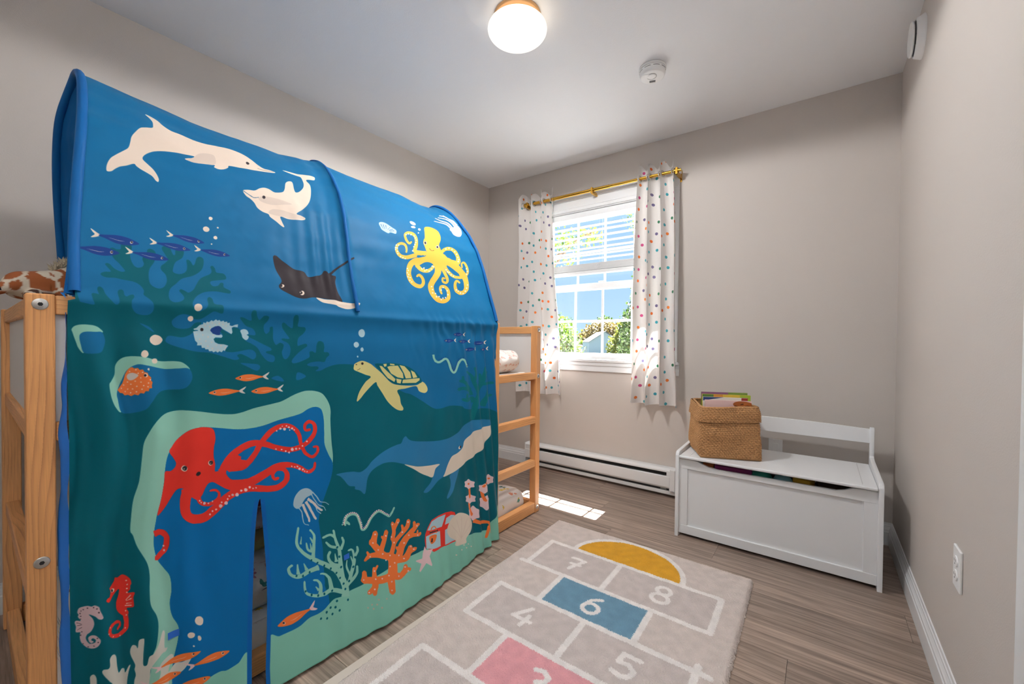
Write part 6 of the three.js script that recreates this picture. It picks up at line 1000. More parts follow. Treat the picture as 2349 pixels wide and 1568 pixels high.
  ['k', 1, [11, 380, 13, 382, 16, 384, 18, 385, 18, 386, 18, 386, 16, 385, 13, 383, 11, 381]],
  ['a', 1, [48, 271, 50, 277, 58, 275, 61, 280, 61, 296, 65, 302, 70, 300, 73, 291, 74, 273, 77, 252, 83, 256, 88, 252, 90, 241, 97, 252, 100, 251, 96, 236, 93, 214, 91, 172, 64, 189, 65, 231, 60, 244, 52, 260]],
  ['a', 1, [30, 251, 30, 265, 35, 270, 39, 262, 40, 246, 39, 205, 30, 211]],
  ['a', 1, [106, 206, 109, 223, 107, 237, 108, 249, 101, 274, 100, 288, 104, 298, 110, 295, 113, 288, 115, 306, 122, 309, 124, 303, 122, 266, 122, 243, 128, 242, 132, 260, 141, 265, 151, 283, 159, 307, 164, 304, 163, 283, 163, 265, 169, 261, 165, 254, 156, 253, 136, 233, 133, 212, 131, 191, 130, 148, 105, 163]],
  ['a', 1, [147, 177, 153, 208, 151, 223, 157, 233, 173, 239, 180, 236, 181, 225, 172, 210, 171, 198, 185, 211, 199, 207, 215, 212, 215, 206, 207, 193, 196, 183, 172, 178, 168, 164]],
  ['i', 1, [157, 221, 150, 226, 134, 234, 140, 227, 146, 222, 142, 215, 149, 215]],
  ['o', 1, [237, 216, 225, 221, 205, 227, 185, 228, 166, 225, 155, 223, 156, 220, 168, 217, 189, 210, 210, 208, 228, 211]],
  ['w', 1, [207, 217, 195, 217, 173, 220, 196, 216]],
  ['w', 1, [223, 216, 222, 214, 220, 214, 218, 217, 218, 220, 220, 220, 222, 219]],
  ['k', 1, [223, 217, 222, 215, 220, 216, 219, 217, 219, 219, 221, 220, 222, 219]],
  ['i', 1, [224, 187, 217, 193, 201, 202, 208, 194, 214, 188, 210, 180, 217, 181]],
  ['o', 1, [303, 180, 292, 186, 271, 193, 251, 194, 233, 191, 222, 189, 223, 186, 235, 182, 256, 175, 277, 172, 295, 175]],
  ['w', 1, [274, 181, 262, 182, 240, 186, 263, 181]],
  ['w', 1, [290, 180, 289, 178, 286, 179, 284, 182, 284, 185, 287, 186, 289, 184]],
  ['k', 1, [289, 181, 289, 180, 287, 180, 285, 182, 286, 184, 287, 185, 289, 183]],
  ['i', 1, [134, 190, 128, 195, 116, 204, 121, 196, 126, 191, 123, 183, 129, 184]],
  ['o', 1, [196, 182, 187, 188, 171, 195, 155, 196, 141, 193, 133, 191, 133, 189, 143, 185, 160, 178, 176, 175, 189, 177]],
  ['w', 1, [173, 184, 164, 184, 146, 188, 164, 183]],
  ['w', 1, [186, 182, 185, 181, 183, 181, 181, 184, 181, 187, 183, 187, 185, 186]],
  ['k', 1, [185, 183, 185, 182, 183, 182, 182, 184, 182, 186, 183, 187, 185, 185]],
  ['i', 1, [190, 148, 183, 154, 170, 163, 176, 155, 181, 149, 177, 142, 183, 142]],
  ['o', 1, [257, 136, 248, 143, 230, 150, 213, 153, 197, 151, 188, 149, 189, 146, 199, 142, 217, 134, 235, 129, 250, 131]],
  ['w', 1, [232, 139, 223, 140, 203, 145, 223, 139]],
  ['w', 1, [247, 137, 245, 135, 243, 136, 241, 139, 241, 142, 243, 142, 246, 140]],
  ['k', 1, [246, 138, 245, 136, 244, 137, 242, 139, 242, 141, 244, 142, 245, 140]],
  ['w', 1, [245, 296, 244, 285, 238, 283, 230, 290, 226, 301, 230, 309, 239, 306]],
  ['w', 1, [225, 268, 224, 261, 218, 260, 212, 264, 210, 272, 214, 276, 220, 274]],
  ['w', 1, [239, 251, 239, 246, 236, 244, 232, 248, 231, 255, 232, 259, 236, 257]],
  ['w', 1, [224, 237, 224, 235, 222, 235, 221, 236, 220, 239, 221, 240, 223, 239]],
  ['i', 1, [522, 190, 527, 198, 541, 210, 539, 199, 536, 191, 549, 180, 538, 180]],
  ['o', 1, [428, 185, 437, 192, 455, 200, 479, 201, 506, 196, 523, 192, 525, 188, 511, 184, 490, 175, 466, 172, 442, 177]],
  ['w', 1, [462, 185, 476, 184, 502, 189, 477, 183]],
  ['w', 1, [450, 184, 448, 181, 444, 182, 442, 186, 442, 190, 445, 191, 448, 188]],
  ['k', 1, [448, 185, 447, 183, 444, 184, 442, 187, 442, 189, 444, 190, 447, 188]],
];
// ---------------------------------------------------------------- loft bed
const BX0 = -2.39, BX1 = -1.40, BZ0 = -2.166, BZ1 = -0.082, PW = 0.045;
{
  const b = thing('loft_bed', 'low pine loft bed with ladder and white side panels', 'bed');
  const post = (name, x0, z0) => { const p = wood(name, b, x0, x0 + PW, 0, 1.16, z0, z0 + PW, 1); return p; };
  const pn = post('post', BX1 - PW, BZ1 - PW), pf = post('post', BX1 - PW, BZ0); post('post', BX0, BZ1 - PW); post('post', BX0, BZ0);
  const pl = wood('ladder_post', b, BX1 - PW, BX1, 0.066, 1.16, -1.756, -1.711, 1);
  // long rails, front then back
  wood('rail', b, BX1 - 0.032, BX1 - 0.004, 1.114, 1.158, -1.711, BZ1 - PW, 2); wood('rail', b, BX1 - 0.032, BX1 - 0.004, 0.823, 0.867, -1.711, BZ1 - PW, 2);
  wood('rail', b, BX1 - PW, BX1 - 0.002, 0.004, 0.066, BZ0 + PW, BZ1 - PW, 2);
  for (const [y0, y1] of [[1.114, 1.158], [0.823, 0.867], [0.004, 0.066]]) wood('rail', b, BX0 + 0.004, BX0 + 0.036, y0, y1, BZ0 + PW, BZ1 - PW, 2);
  // short rails at both ends
  for (const z of [BZ0 + 0.006, BZ1 - PW + 0.006]) for (const [y0, y1] of [[1.112, 1.156], [0.815, 0.86], [0.42, 0.465], [0.004, 0.066]]) { if (z < -2 && y0 === 0.42) continue; wood('rail', b, BX0 + PW, BX1 - PW, y0, y1, z, z + 0.032, 0); }
  // ladder rungs
  for (const y of [0.872, 0.6, 0.331]) wood('rung', b, BX1 - 0.04, BX1 - 0.003, y - 0.042, y, BZ0 + PW, -1.756, 2);
  part('side_panel', box(BX1 - 0.024, BX1 - 0.016, 0.86, 1.12, -1.711, BZ1 - PW), M.panel, b); part('side_panel', box(BX0 + 0.014, BX0 + 0.022, 0.86, 1.12, BZ0 + PW, BZ1 - PW), M.panel, b);
  part('end_panel', box(BX0 + PW, BX1 - PW, 0.856, 1.116, BZ0 + 0.018, BZ0 + 0.026), M.panel, b); part('end_panel', box(BX0 + PW, BX1 - PW, 0.856, 1.116, BZ1 - PW + 0.018, BZ1 - PW + 0.026), M.panel, b);
  part('slat_base', box(BX0 + 0.036, BX1 - PW, 0.828, 0.842, BZ0 + PW, BZ1 - PW), pineMats[0], b);
  const bolt = [lathe([[0, 0.0035], [0.0115, 0.003], [0.013, 0.0005], [0.013, 0]], 28).rotateZ(-Math.PI / 2)], socket = lathe([[0, 0.0038], [0.0045, 0.0038], [0.0045, 0.003]], 6).rotateZ(-Math.PI / 2);
  const bolts = (p, x, list) => { for (const [y, z] of list) { const m = part('bolt', bolt, M.steel, p, [x, y, z]); part('hex_socket', socket, M.dark, m); } };
  bolts(pn, BX1, [[1.136, -0.104], [0.553, -0.104], [0.09, -0.104]]); bolts(pf, BX1, [[1.135, BZ0 + 0.024], [0.85, BZ0 + 0.024], [0.035, BZ0 + 0.024]]);
}
// ---------------------------------------------------------------- bed textiles
function cloth(name, label, category, x0, x1, y0, y1, z0, z1, r, mat, bump, group) { // a soft rounded block, puckered
  const g = new RoundedBoxGeometry(x1 - x0, y1 - y0, z1 - z0, 1, 0.001), h = [(x1 - x0) / 2, (y1 - y0) / 2, (z1 - z0) / 2];
  const big = new THREE.BoxGeometry(h[0] * 2, h[1] * 2, h[2] * 2, 46, 16, 46), p = big.attributes.position, uv = big.attributes.uv;
  for (let i = 0; i < p.count; i++) {
    const a = [p.getX(i), p.getY(i), p.getZ(i)], inner = a.map((v, k) => clamp(v, -Math.max(0, h[k] - r[k]), Math.max(0, h[k] - r[k]))), d = a.map((v, k) => (v - inner[k]) / r[k]), l = Math.hypot(...d) || 1;
    const m = Math.max(...d.map(Math.abs)), s = m / l;
    let q = inner.map((v, k) => v + d[k] * s * r[k]);
    const w = bump * (n3(q[0] * 7 + x0 * 9, q[1] * 9, q[2] * 7) + 0.5 * n3(q[0] * 16, q[1] * 20 + 4, q[2] * 16)); if (q[1] > -h[1] * 0.7) q = q.map((v, k) => v + w * (k === 1 ? 1 : d[k] / l));
    p.setXYZ(i, ...q); const nx = Math.abs(d[0]), ny = Math.abs(d[1]); uv.setXY(i, ny > nx && ny > Math.abs(d[2]) ? q[0] : q[2] + q[0] * 0.3, ny > nx && ny > Math.abs(d[2]) ? q[2] : q[1]);
  }
  const f = mergeVertices(new THREE.BufferGeometry().setAttribute('position', p).setAttribute('uv', uv).setIndex(big.index)); f.computeVertexNormals();
  return single(name, f, mat, label, category, [(x0 + x1) / 2, (y0 + y1) / 2, (z0 + z1) / 2], undefined, group);
}
const leafTex = tex(canvas(1024, 1024, (c, w, h) => { // 0.5 m tile
  c.fillStyle = '#f3efec'; c.fillRect(0, 0, w, h); const cols = ['#d9b63c', '#5fa39b', '#e0937a', '#cf8fa0', '#3f7f7a', '#8c7794', '#e3c75a'];
  for (let i = 0; i < 64; i++) { const x = rnd() * w, y = rnd() * h, a = rnd() * 6.3, s = rr(14, 26); c.fillStyle = cols[i % 7]; c.save(); c.translate(x, y); c.rotate(a); for (const k of [-0.7, 0, 0.7]) { c.save(); c.rotate(k); c.beginPath(); c.ellipse(0, -s, s * 0.42, s, 0, 0, 7); c.fill(); c.restore(); } c.restore(); }
})); leafTex.repeat.set(2, 2);
const bowTex = tex(canvas(512, 512, (c, w, h) => { // 0.25 m tile of small rainbows
  c.fillStyle = '#f5efe9'; c.fillRect(0, 0, w, h);
  for (let i = 0; i < 36; i++) { const x = (i % 6 + 0.5 + rr(-0.25, 0.25)) * w / 6, y = (Math.floor(i / 6) + 0.5 + rr(-0.25, 0.25)) * h / 6, a = rr(-0.6, 0.6); ['#e08d78', '#e7b7a3', '#d9c0c4'].forEach((k, j) => { c.strokeStyle = k; c.lineWidth = 4; c.beginPath(); c.arc(x, y, 22 - j * 6, Math.PI + a, Math.PI * 2 + a); c.stroke(); }); }
})); bowTex.repeat.set(4, 4);
const sheetMat = std('#ffffff', 0.9, { map: leafTex }), pillowMat = std('#ffffff', 0.9, { map: bowTex });
cloth('mattress', 'low mattress in a leaf print sheet on the bed floor', 'mattress', BX0 + 0.04, BX1 - 0.05, 0.012, 0.15, -2.1, -0.14, [0.05, 0.05, 0.06], sheetMat, 0.006);
cloth('mattress', 'upper mattress inside the loft bed rails', 'mattress', BX0 + 0.05, BX1 - 0.06, 0.843, 0.872, -2.11, -0.14, [0.03, 0.03, 0.04], std('#f1ece6', 0.9), 0.003);
cloth('pillow', 'rainbow print pillow at the head of the upper bunk', 'pillow', -2.2, -1.46, 0.866, 1.012, -2.1, -1.74, [0.12, 0.07, 0.12], pillowMat, 0.008);
cloth('duvet', 'crumpled leaf print duvet inside the tent opening', 'duvet', -1.95, -1.47, 0.13, 0.345, -0.86, -0.42, [0.12, 0.1, 0.12], sheetMat, 0.02);
cloth('folded_blanket', 'yellow and grey folded blanket on the duvet', 'blanket', -1.86, -1.52, 0.33, 0.4, -0.72, -0.44, [0.05, 0.033, 0.05], std('#b9b27a', 0.95), 0.006);
cloth('cushion', 'white cushion with orange motif inside the tent', 'cushion', -1.86, -1.54, 0.392, 0.462, -0.74, -0.44, [0.06, 0.034, 0.06], pillowMat, 0.006);
const redTex = tex(canvas(256, 256, (c, w, h) => { c.fillStyle = '#8e1f33'; c.fillRect(0, 0, w, h); c.fillStyle = '#e8e2da'; for (const y of [30, 110, 120, 200]) c.fillRect(0, y, w, 12); c.fillRect(90, 0, 60, h); })); redTex.repeat.set(5, 5);
cloth('cushion', 'dark red and white patterned cushion inside the tent', 'cushion', -1.88, -1.56, 0.455, 0.545, -0.76, -0.44, [0.06, 0.044, 0.06], std('#ffffff', 0.95, { map: redTex }), 0.006);

// ---------------------------------------------------------------- tent with printed sea scene
const YB = 1.15, XF = -1.393, XC = -1.893, ZN = -0.145, SL = 1.575;
const PY = [1.15, 1.216, 1.316, 1.465, 1.571, 1.668, 1.756, 1.82, 1.86, 1.882, 1.888], PD = [0.50, 0.482, 0.446, 0.395, 0.35, 0.288, 0.211, 0.145, 0.085, 0.035, 0];
const ARC = [0]; for (let i = 1; i < PY.length; i++) ARC.push(ARC[i - 1] + Math.hypot(PY[i] - PY[i - 1], PD[i] - PD[i - 1]));
const TT = YB + ARC[ARC.length - 1];
const FZ = [-1.72, -1.605, -1.338, -0.957, -0.727, -0.568, -0.3, -0.145], FF = [0.035, 0.05, 0.095, 0.13, 0.11, 0.10, 0.07, 0.05];
const AZ = [-1.72, -1.7, -1.66, -1.55, -1.4, -1.1, -0.95, -0.93, -0.8, -0.5, -0.22, -0.145], AA = [0.02, 0.02, 0.04, 0.045, 0.025, 0.02, 0.014, 0.014, 0.035, 0.03, 0, 0];
const kz = (z) => 1 - interp(z, AZ, AA) / 0.738;
// smooth arch: cubic through the profile points
const archD = (a) => interp(a, ARC, PD), archY = (a) => interp(a, ARC, PY);
function tentPoint(s, t, side = 1) { // s metres along the bed, t metres up the cloth
  const z = ZN - s;
  if (t < YB) return [side > 0 ? XF + interp(z, FZ, FF) * Math.pow((YB - Math.max(t, 0)) / YB, 1.4) : 2 * XC - XF, t, z];
  const a = t - YB, d0 = 0.012; const D = (archD(a - d0) + archD(a) + archD(a + d0)) / 3, Y = (archY(a - d0) + archY(a) + archY(a + d0)) / 3;
  return [XC + side * (a < d0 ? archD(a) : D), YB + ((a < d0 ? archY(a) : Y) - YB) * kz(z), z];
}
const nearEdge = (t) => t < YB ? 0 : 0.012 + 0.06 * smooth(YB, TT, t);
const backEdge = (t) => { const m = clamp((t - YB) / (TT - YB), 0, 1); return ZN - (lerp(-0.235, -0.198, smooth(0, 0.75, m)) - 0.019 * smooth(0.75, 1, m)); };
const slitTop = 0.5775, slitAt = 0.3948;
const slitL = (t) => t > slitTop ? slitAt : slitAt - 0.042 * Math.pow(clamp((slitTop - t) / 0.53, 0, 1), 0.55), slitR = (t) => t > slitTop ? slitAt : slitAt + 0.011 * Math.sin(Math.PI * clamp((slitTop - t) / 0.5, 0, 1)) * 1.0 - 0.005 * clamp((slitTop - t) / 0.53, 0, 1);
function wrinkle(s, t) {
  const low = smooth(1.12, 0.5, t), up = smooth(1.16, 1.3, t);
  let w = 0.003 * n2(s * 3.5 + t * 1.5, t * 1.6) + 0.0007 * n2(s * 11 - t * 5, t * 6) + 0.00022 * n2(s * 26 + t * 11, t * 17 - s * 7);
  const edge = smooth(0.34, 0.0, s) * smooth(1.16, 0.95, t);
  w += edge * 0.013 * Math.sin((s + 0.06 * n2(t * 1.2, 3)) * 2 * Math.PI / 0.085 + t * 2.2);
  w += low * 0.0045 * Math.sin(s * 2 * Math.PI / 0.23 + 2.5 * n2(s * 2, t * 0.9)) * smooth(0.35, 0.7, s);
  w += smooth(0.3, 0.02, t) * 0.0035 * Math.sin(s * 2 * Math.PI / 0.075 + 2 * n2(s * 3, 7)) * smooth(0.4, 0.7, s);
  const far = smooth(1.2, 1.5, s) * smooth(1.25, 1.0, t);
  w += far * 0.009 * Math.sin((s - 0.1 * (1.1 - t)) * 2 * Math.PI / 0.075);
  const fan = smooth(0.0, 0.16, t - 0.9) * smooth(1.22, 1.12, t) * smooth(0.9, 1.2, s); // short puckers where the roof meets the rail
  w += fan * 0.0022 * Math.sin((s + 0.25 * t) * 2 * Math.PI / 0.05 + 3 * n2(s * 6, t * 6));
  w += 0.004 * Math.exp(-Math.pow((t - 1.15) / 0.02, 2)) - 0.003 * Math.exp(-Math.pow((t - 1.09) / 0.03, 2));
  const seam = (s - (0.745 + 0.075 * smooth(1.25, TT, t))) ; // middle hoop pushes the roof out, slack cloth gathers before it
  if (t > 1.2) w += up * (0.012 * Math.exp(-Math.pow(seam / 0.012, 2)) - 0.008 * Math.exp(-Math.pow((seam + 0.05) / 0.03, 2)) + smooth(1.75, 1.35, t) * 0.004 * Math.sin(seam * 2 * Math.PI / 0.05) * Math.exp(-Math.pow((seam + 0.1) / 0.1, 2)));
  w += up * 0.002 * n2(s * 2 + 9, t * 9) ;
  return w * (0.35 + 0.65 * smooth(TT, TT - 0.12, t));
}
const COL = { b: '#146a9b', t: '#03606f', c: '#0b6f78', m: '#93cdbb', o: '#ee7a3e', g: '#d9d0cb', w: '#efdccb', p: '#b3d3de', n: '#1d3f86', d: '#ddcbbd', k: '#352e33', h: '#4b7896', y: '#f4b44a', i: '#eecdd0', u: '#d9cf8c', v: '#2c79a8', s: '#e3d5c4', j: '#066cab', r: '#e2382e', l: '#a9c3cf', z: '#86c9b6', q: '#c9b5a2', x: '#d3b8bd', a: '#d8d6cc' };
const TW = 1.64, THT = 2.19, PX = 936;
const printTex = tex(canvas(1536, 2048, (c, w, h) => {
  c.fillStyle = COL.b; c.fillRect(0, 0, w, h);
  const X = (s) => (s / 1000 + 0.03) * PX, Y = (t) => h - (t / 1000 + 0.03) * PX;
  for (const [col, round, a] of PRINT) {
    const n = a.length / 2, P = (i) => { const k = ((i % n) + n) % n; return [X(a[2 * k]), Y(a[2 * k + 1])]; };
    c.fillStyle = COL[col]; c.beginPath(); c.moveTo(...P(0));
    for (let i = 0; i < n; i++) {
      const p0 = P(i - 1), p1 = P(i), p2 = P(i + 1), p3 = P(i + 2);
      if (round) c.bezierCurveTo(p1[0] + (p2[0] - p0[0]) / 6, p1[1] + (p2[1] - p0[1]) / 6, p2[0] - (p3[0] - p1[0]) / 6, p2[1] - (p3[1] - p1[1]) / 6, p2[0], p2[1]); else c.lineTo(...p2);
    }
    c.fill();
  }
  c.strokeStyle = '#0f63b0'; c.lineWidth = 12; // sewn binding along the opening
  for (const [f, o] of [[slitL, -5], [slitR, 5]]) { c.beginPath(); for (let t = -20; t <= 578; t += 6) { const x = X(f(t / 1000) * 1000) + o; t === -20 ? c.moveTo(x, Y(t)) : c.lineTo(x, Y(t)); } c.stroke(); }
  c.strokeStyle = '#6fb9a6'; c.lineWidth = 2; c.beginPath(); c.moveTo(X(400), Y(16)); c.lineTo(X(1580), Y(16)); c.stroke(); // hem stitch
}), true, false);
const weaveBump = pixelTex(128, 128, (x, y) => { const v = 128 + 50 * Math.sin(x * Math.PI / 2) * Math.sin(y * Math.PI / 2) + 30 * (rnd() - 0.5); return [v, v, v]; }, false);
const tentMat = phys('#ffffff', 0.55, { map: printTex, transmission: 0.1, thickness: 0, specularIntensity: 0.25, side: THREE.DoubleSide });
const blueMat = phys('#1764a8', 0.55, { transmission: 0.1, thickness: 0, specularIntensity: 0.25, side: THREE.DoubleSide });
{
  const tent = thing('bed_tent', 'blue bed tent printed with sea animals draped over the loft bed', 'tent');
  const at = (s, t, side = 1) => {
    const p = tentPoint(s, t, side), e = 0.004, a = tentPoint(s, t + e, side), b = tentPoint(s, t - e, side), tx = a[0] - b[0], ty = a[1] - b[1], l = Math.hypot(tx, ty) || 1, w = side > 0 ? wrinkle(s, t) : 0.4 * wrinkle(s + 3, t);
    return [p[0] + side * Math.abs(ty) / l * w, p[1] + Math.abs(tx) / l * w, p[2]];
  };
  const uvOf = (s, t) => [(s + 0.03) / TW, (t + 0.03) * PX / 2048];
  const T0 = 0.014;
  const front = [
    grid(70, 220, (u, v) => { const t = lerp(T0, slitTop, v), s = lerp(nearEdge(t), slitL(t), u); return [...at(s, t), ...uvOf(s, t)]; }),
    grid(190, 220, (u, v) => { const t = lerp(T0, slitTop, v), s = lerp(slitR(t), SL, u); return [...at(s, t), ...uvOf(s, t)]; }),
    grid(70, 420, (u, v) => { const t = lerp(slitTop, TT - 0.001, v), s = lerp(nearEdge(t), slitAt, u); return [...at(s, t), ...uvOf(s, t)]; }),
    grid(190, 420, (u, v) => { const t = lerp(slitTop, TT - 0.001, v), s = lerp(slitAt, SL, u); return [...at(s, t), ...uvOf(s, t)]; }),
  ];
  const sewn = mergeGeometries(front); sewn.deleteAttribute('normal'); const whole = mergeVertices(sewn, 1e-5); whole.computeVertexNormals();
  part('printed_front', whole, tentMat, tent);
  part('roof_back', grid(120, 120, (u, v) => { const t = lerp(1.05, TT - 0.001, v), s = lerp(backEdge(t), SL, u); return at(s, t, -1); }), blueMat, tent);
  // hoops in their sleeves
  const hoop = (zf, r, out) => { const pts = []; for (const side of [1, -1]) { const n = 22; for (let i = 0; i <= n; i++) { const k = side > 0 ? i / n : 1 - i / n; if (side < 0 && i === 0) continue; const t = lerp(YB + 0.02, TT, k), z = zf(t, side), p = tentPoint(ZN - z, t, side); const dx = Math.abs(p[0] - XC); pts.push([p[0] + side * out * Math.min(1, dx / 0.2), p[1] + out * (1 - Math.min(1, dx / 0.5)), z]); } } return pts; };
  part('hoop_sleeve', tube(hoop((t, s) => ZN - (s < 0 ? backEdge(t) : nearEdge(t)), 0.016, 0.0), 0.011, 120, 10), blueMat, tent);
  part('hoop_sleeve', tube(hoop((t) => ZN - 0.745 - 0.075 * smooth(1.25, TT, t), 0.008, 0.006), 0.0075, 120, 8), blueMat, tent);
  part('hoop_sleeve', tube(hoop(() => ZN - SL + 0.004, 0.008, 0.006), 0.0085, 120, 8), blueMat, tent);
  // gathered panel closing the near end, with an arched opening
  const end = (a, k) => { // a 0..1 around the arch, k 0 outer 1 inner
    const side = a < 0.5 ? 1 : -1, m = a < 0.5 ? a * 2 : (1 - a) * 2, t = lerp(YB, TT, m), z0 = ZN - (side < 0 ? backEdge(t) : nearEdge(t)) - 0.003, p = tentPoint(ZN - z0, t, side);
    const ix = XC + (p[0] - XC) * 0.66, iy = lerp(1.34, 1.75, Math.sin(m * Math.PI / 2));
    return [lerp(p[0], ix, k), lerp(p[1], iy, k), z0 - 0.05 * Math.sin(k * Math.PI / 2) + 0.006 * Math.sin(a * 95) * k + 0.004 * n2(a * 12, k * 3)];
  };
  part('end_panel', grid(220, 14, (u, v) => end(u, v)), blueMat, tent);
  const rim = []; for (let i = 0; i <= 60; i++) rim.push(end(i / 60, 1)); part('opening_binding', tube(rim, 0.005, 160, 8), std('#1a4f7c', 0.7), tent);
  part('end_skirt', grid(160, 20, (u, v) => { const a = lerp(0.0, 0.14, u); const p = end(a * 0.9, 0), x = lerp(XF + 0.004, XF - 0.11, u); return [x, lerp(p[1] + 0.1 * u, 1.165, v), lerp(ZN + 0.002, ZN - 0.03, u) + 0.010 * Math.sin(u * 26 + v * 1.5) * (0.4 + 0.6 * v)]; }), blueMat, tent);
  part('edge_hem', grid(8, 160, (u, v) => { const t = lerp(T0, 1.12, v), p = at(nearEdge(t), t); return [p[0] - 0.028 * u - 0.004, p[1], p[2] + 0.014 * Math.sin(u * Math.PI * 0.8) * smooth(1.12, 0.8, t) + 0.003 * n2(t * 7, u)]; }), std('#1e6cc4', 0.55, { side: THREE.DoubleSide }), tent);
  for (const [s0, s1, t0, t1, sl] of [[0.1698, 0.1935, 0.279, 0.2965, 0.0], [0.6468, 0.6664, 0.2942, 0.3118, 0.002]]) part('fastening_tab', grid(6, 6, (u, v) => { const s = lerp(s0, s1, u), t = lerp(t0, t1, v) + sl * u, p = at(s, t); return [p[0] + 0.003, p[1], p[2]]; }), std('#1a63c4', 0.6, { side: THREE.DoubleSide }), tent);
}
// ---------------------------------------------------------------- plush giraffe on the end rail
{
  const res = 56, S = 0.13, mc = new MarchingCubes(res, new THREE.MeshBasicMaterial(), false, false, 60000), caps = [
    [[-0.03, -0.01, 0.0], [0.05, 0.0, -0.01], 0.043, 0.047], [[0.05, 0.01, -0.01], [0.085, 0.045, -0.03], 0.03, 0.026], [[0.085, 0.045, -0.03], [0.105, 0.04, -0.06], 0.026, 0.018],
    [[-0.06, -0.015, 0.03], [-0.1, -0.04, 0.05], 0.018, 0.012], [[0.0, -0.035, 0.03], [-0.03, -0.045, 0.075], 0.018, 0.016], [[0.05, -0.03, 0.03], [0.06, -0.045, 0.08], 0.018, 0.016]];
  const dist = (x, y, z) => { let d = 0; for (const [a, b, r0, r1] of caps) { const v = [b[0] - a[0], b[1] - a[1], b[2] - a[2]], q = [x - a[0], y - a[1], z - a[2]], t = clamp((q[0] * v[0] + q[1] * v[1] + q[2] * v[2]) / (v[0] * v[0] + v[1] * v[1] + v[2] * v[2]), 0, 1); d += Math.exp(-(Math.hypot(q[0] - v[0] * t, q[1] - v[1] * t, q[2] - v[2] * t) - lerp(r0, r1, t)) * 140); } return -Math.log(d) / 140; };
  for (let k = 0; k < res; k++) for (let j = 0; j < res; j++) for (let i = 0; i < res; i++) mc.setCell(i, j, k, -dist((i / res * 2 - 1) * S, (j / res * 2 - 1) * S, (k / res * 2 - 1) * S));
  mc.isolation = 0; mc.update();
  const n = mc.count, pos = new Float32Array(mc.positionArray.slice(0, n * 3)).map((v) => v * S), nor = new Float32Array(mc.normalArray.slice(0, n * 3)), col = new Float32Array(n * 3);
  const seeds = []; for (let i = 0; i < 60; i++) seeds.push([rr(-S, S), rr(-S, S), rr(-S, S)]);
  for (let i = 0; i < n; i++) { const p = [pos[3 * i], pos[3 * i + 1], pos[3 * i + 2]]; const d = seeds.map((s) => Math.hypot(s[0] - p[0], s[1] - p[1], s[2] - p[2])).sort((a, b) => a - b); const c = d[1] - d[0] < 0.006 ? [0.62, 0.55, 0.44] : p[0] > 0.095 || p[2] > 0.06 ? [0.07, 0.03, 0.02] : [0.3, 0.085, 0.025]; col.set(c, 3 * i); }
  const g = new THREE.BufferGeometry(); g.setAttribute('position', new THREE.BufferAttribute(pos, 3)); g.setAttribute('normal', new THREE.BufferAttribute(nor, 3)); g.setAttribute('color', new THREE.BufferAttribute(col, 3));
  const t = thing('plush_giraffe', 'brown and cream spotted plush giraffe lying on the bed end rail', 'plush toy', [-1.57, 1.196, -0.112], Math.PI / 2 + 0.15);
  t.scale.setScalar(0.8);
  part('body', g, std('#ffffff', 1, { vertexColors: true }), t);
  const tufts = []; for (let i = 0; i < 130; i++) { const a = i / 130, b = [lerp(0.035, 0.1, a) + rr(-0.006, 0.006), lerp(0.04, 0.078, Math.sin(a * 2.2)) + rr(-0.004, 0.006), lerp(-0.01, -0.045, a) + rr(-0.014, 0.014)], c = new THREE.ConeGeometry(0.0035, 0.024, 5); c.translate(0, 0.01, 0); c.rotateX(rr(-0.9, 0.9)); c.rotateZ(rr(-0.9, 0.9)); c.translate(...b); tufts.push(c); }
  part('mane', tufts, std('#b9ad95', 1), t);
  part('tail_tuft', [0, 1, 2, 3, 4, 5].map((i) => { const c = new THREE.ConeGeometry(0.008, 0.05, 6); c.rotateZ(1.9 + i * 0.08); c.translate(-0.108, -0.04 + (i % 3) * 0.004, 0.05 + (i % 2) * 0.006); return c; }), std('#2a1712', 1), t);
}
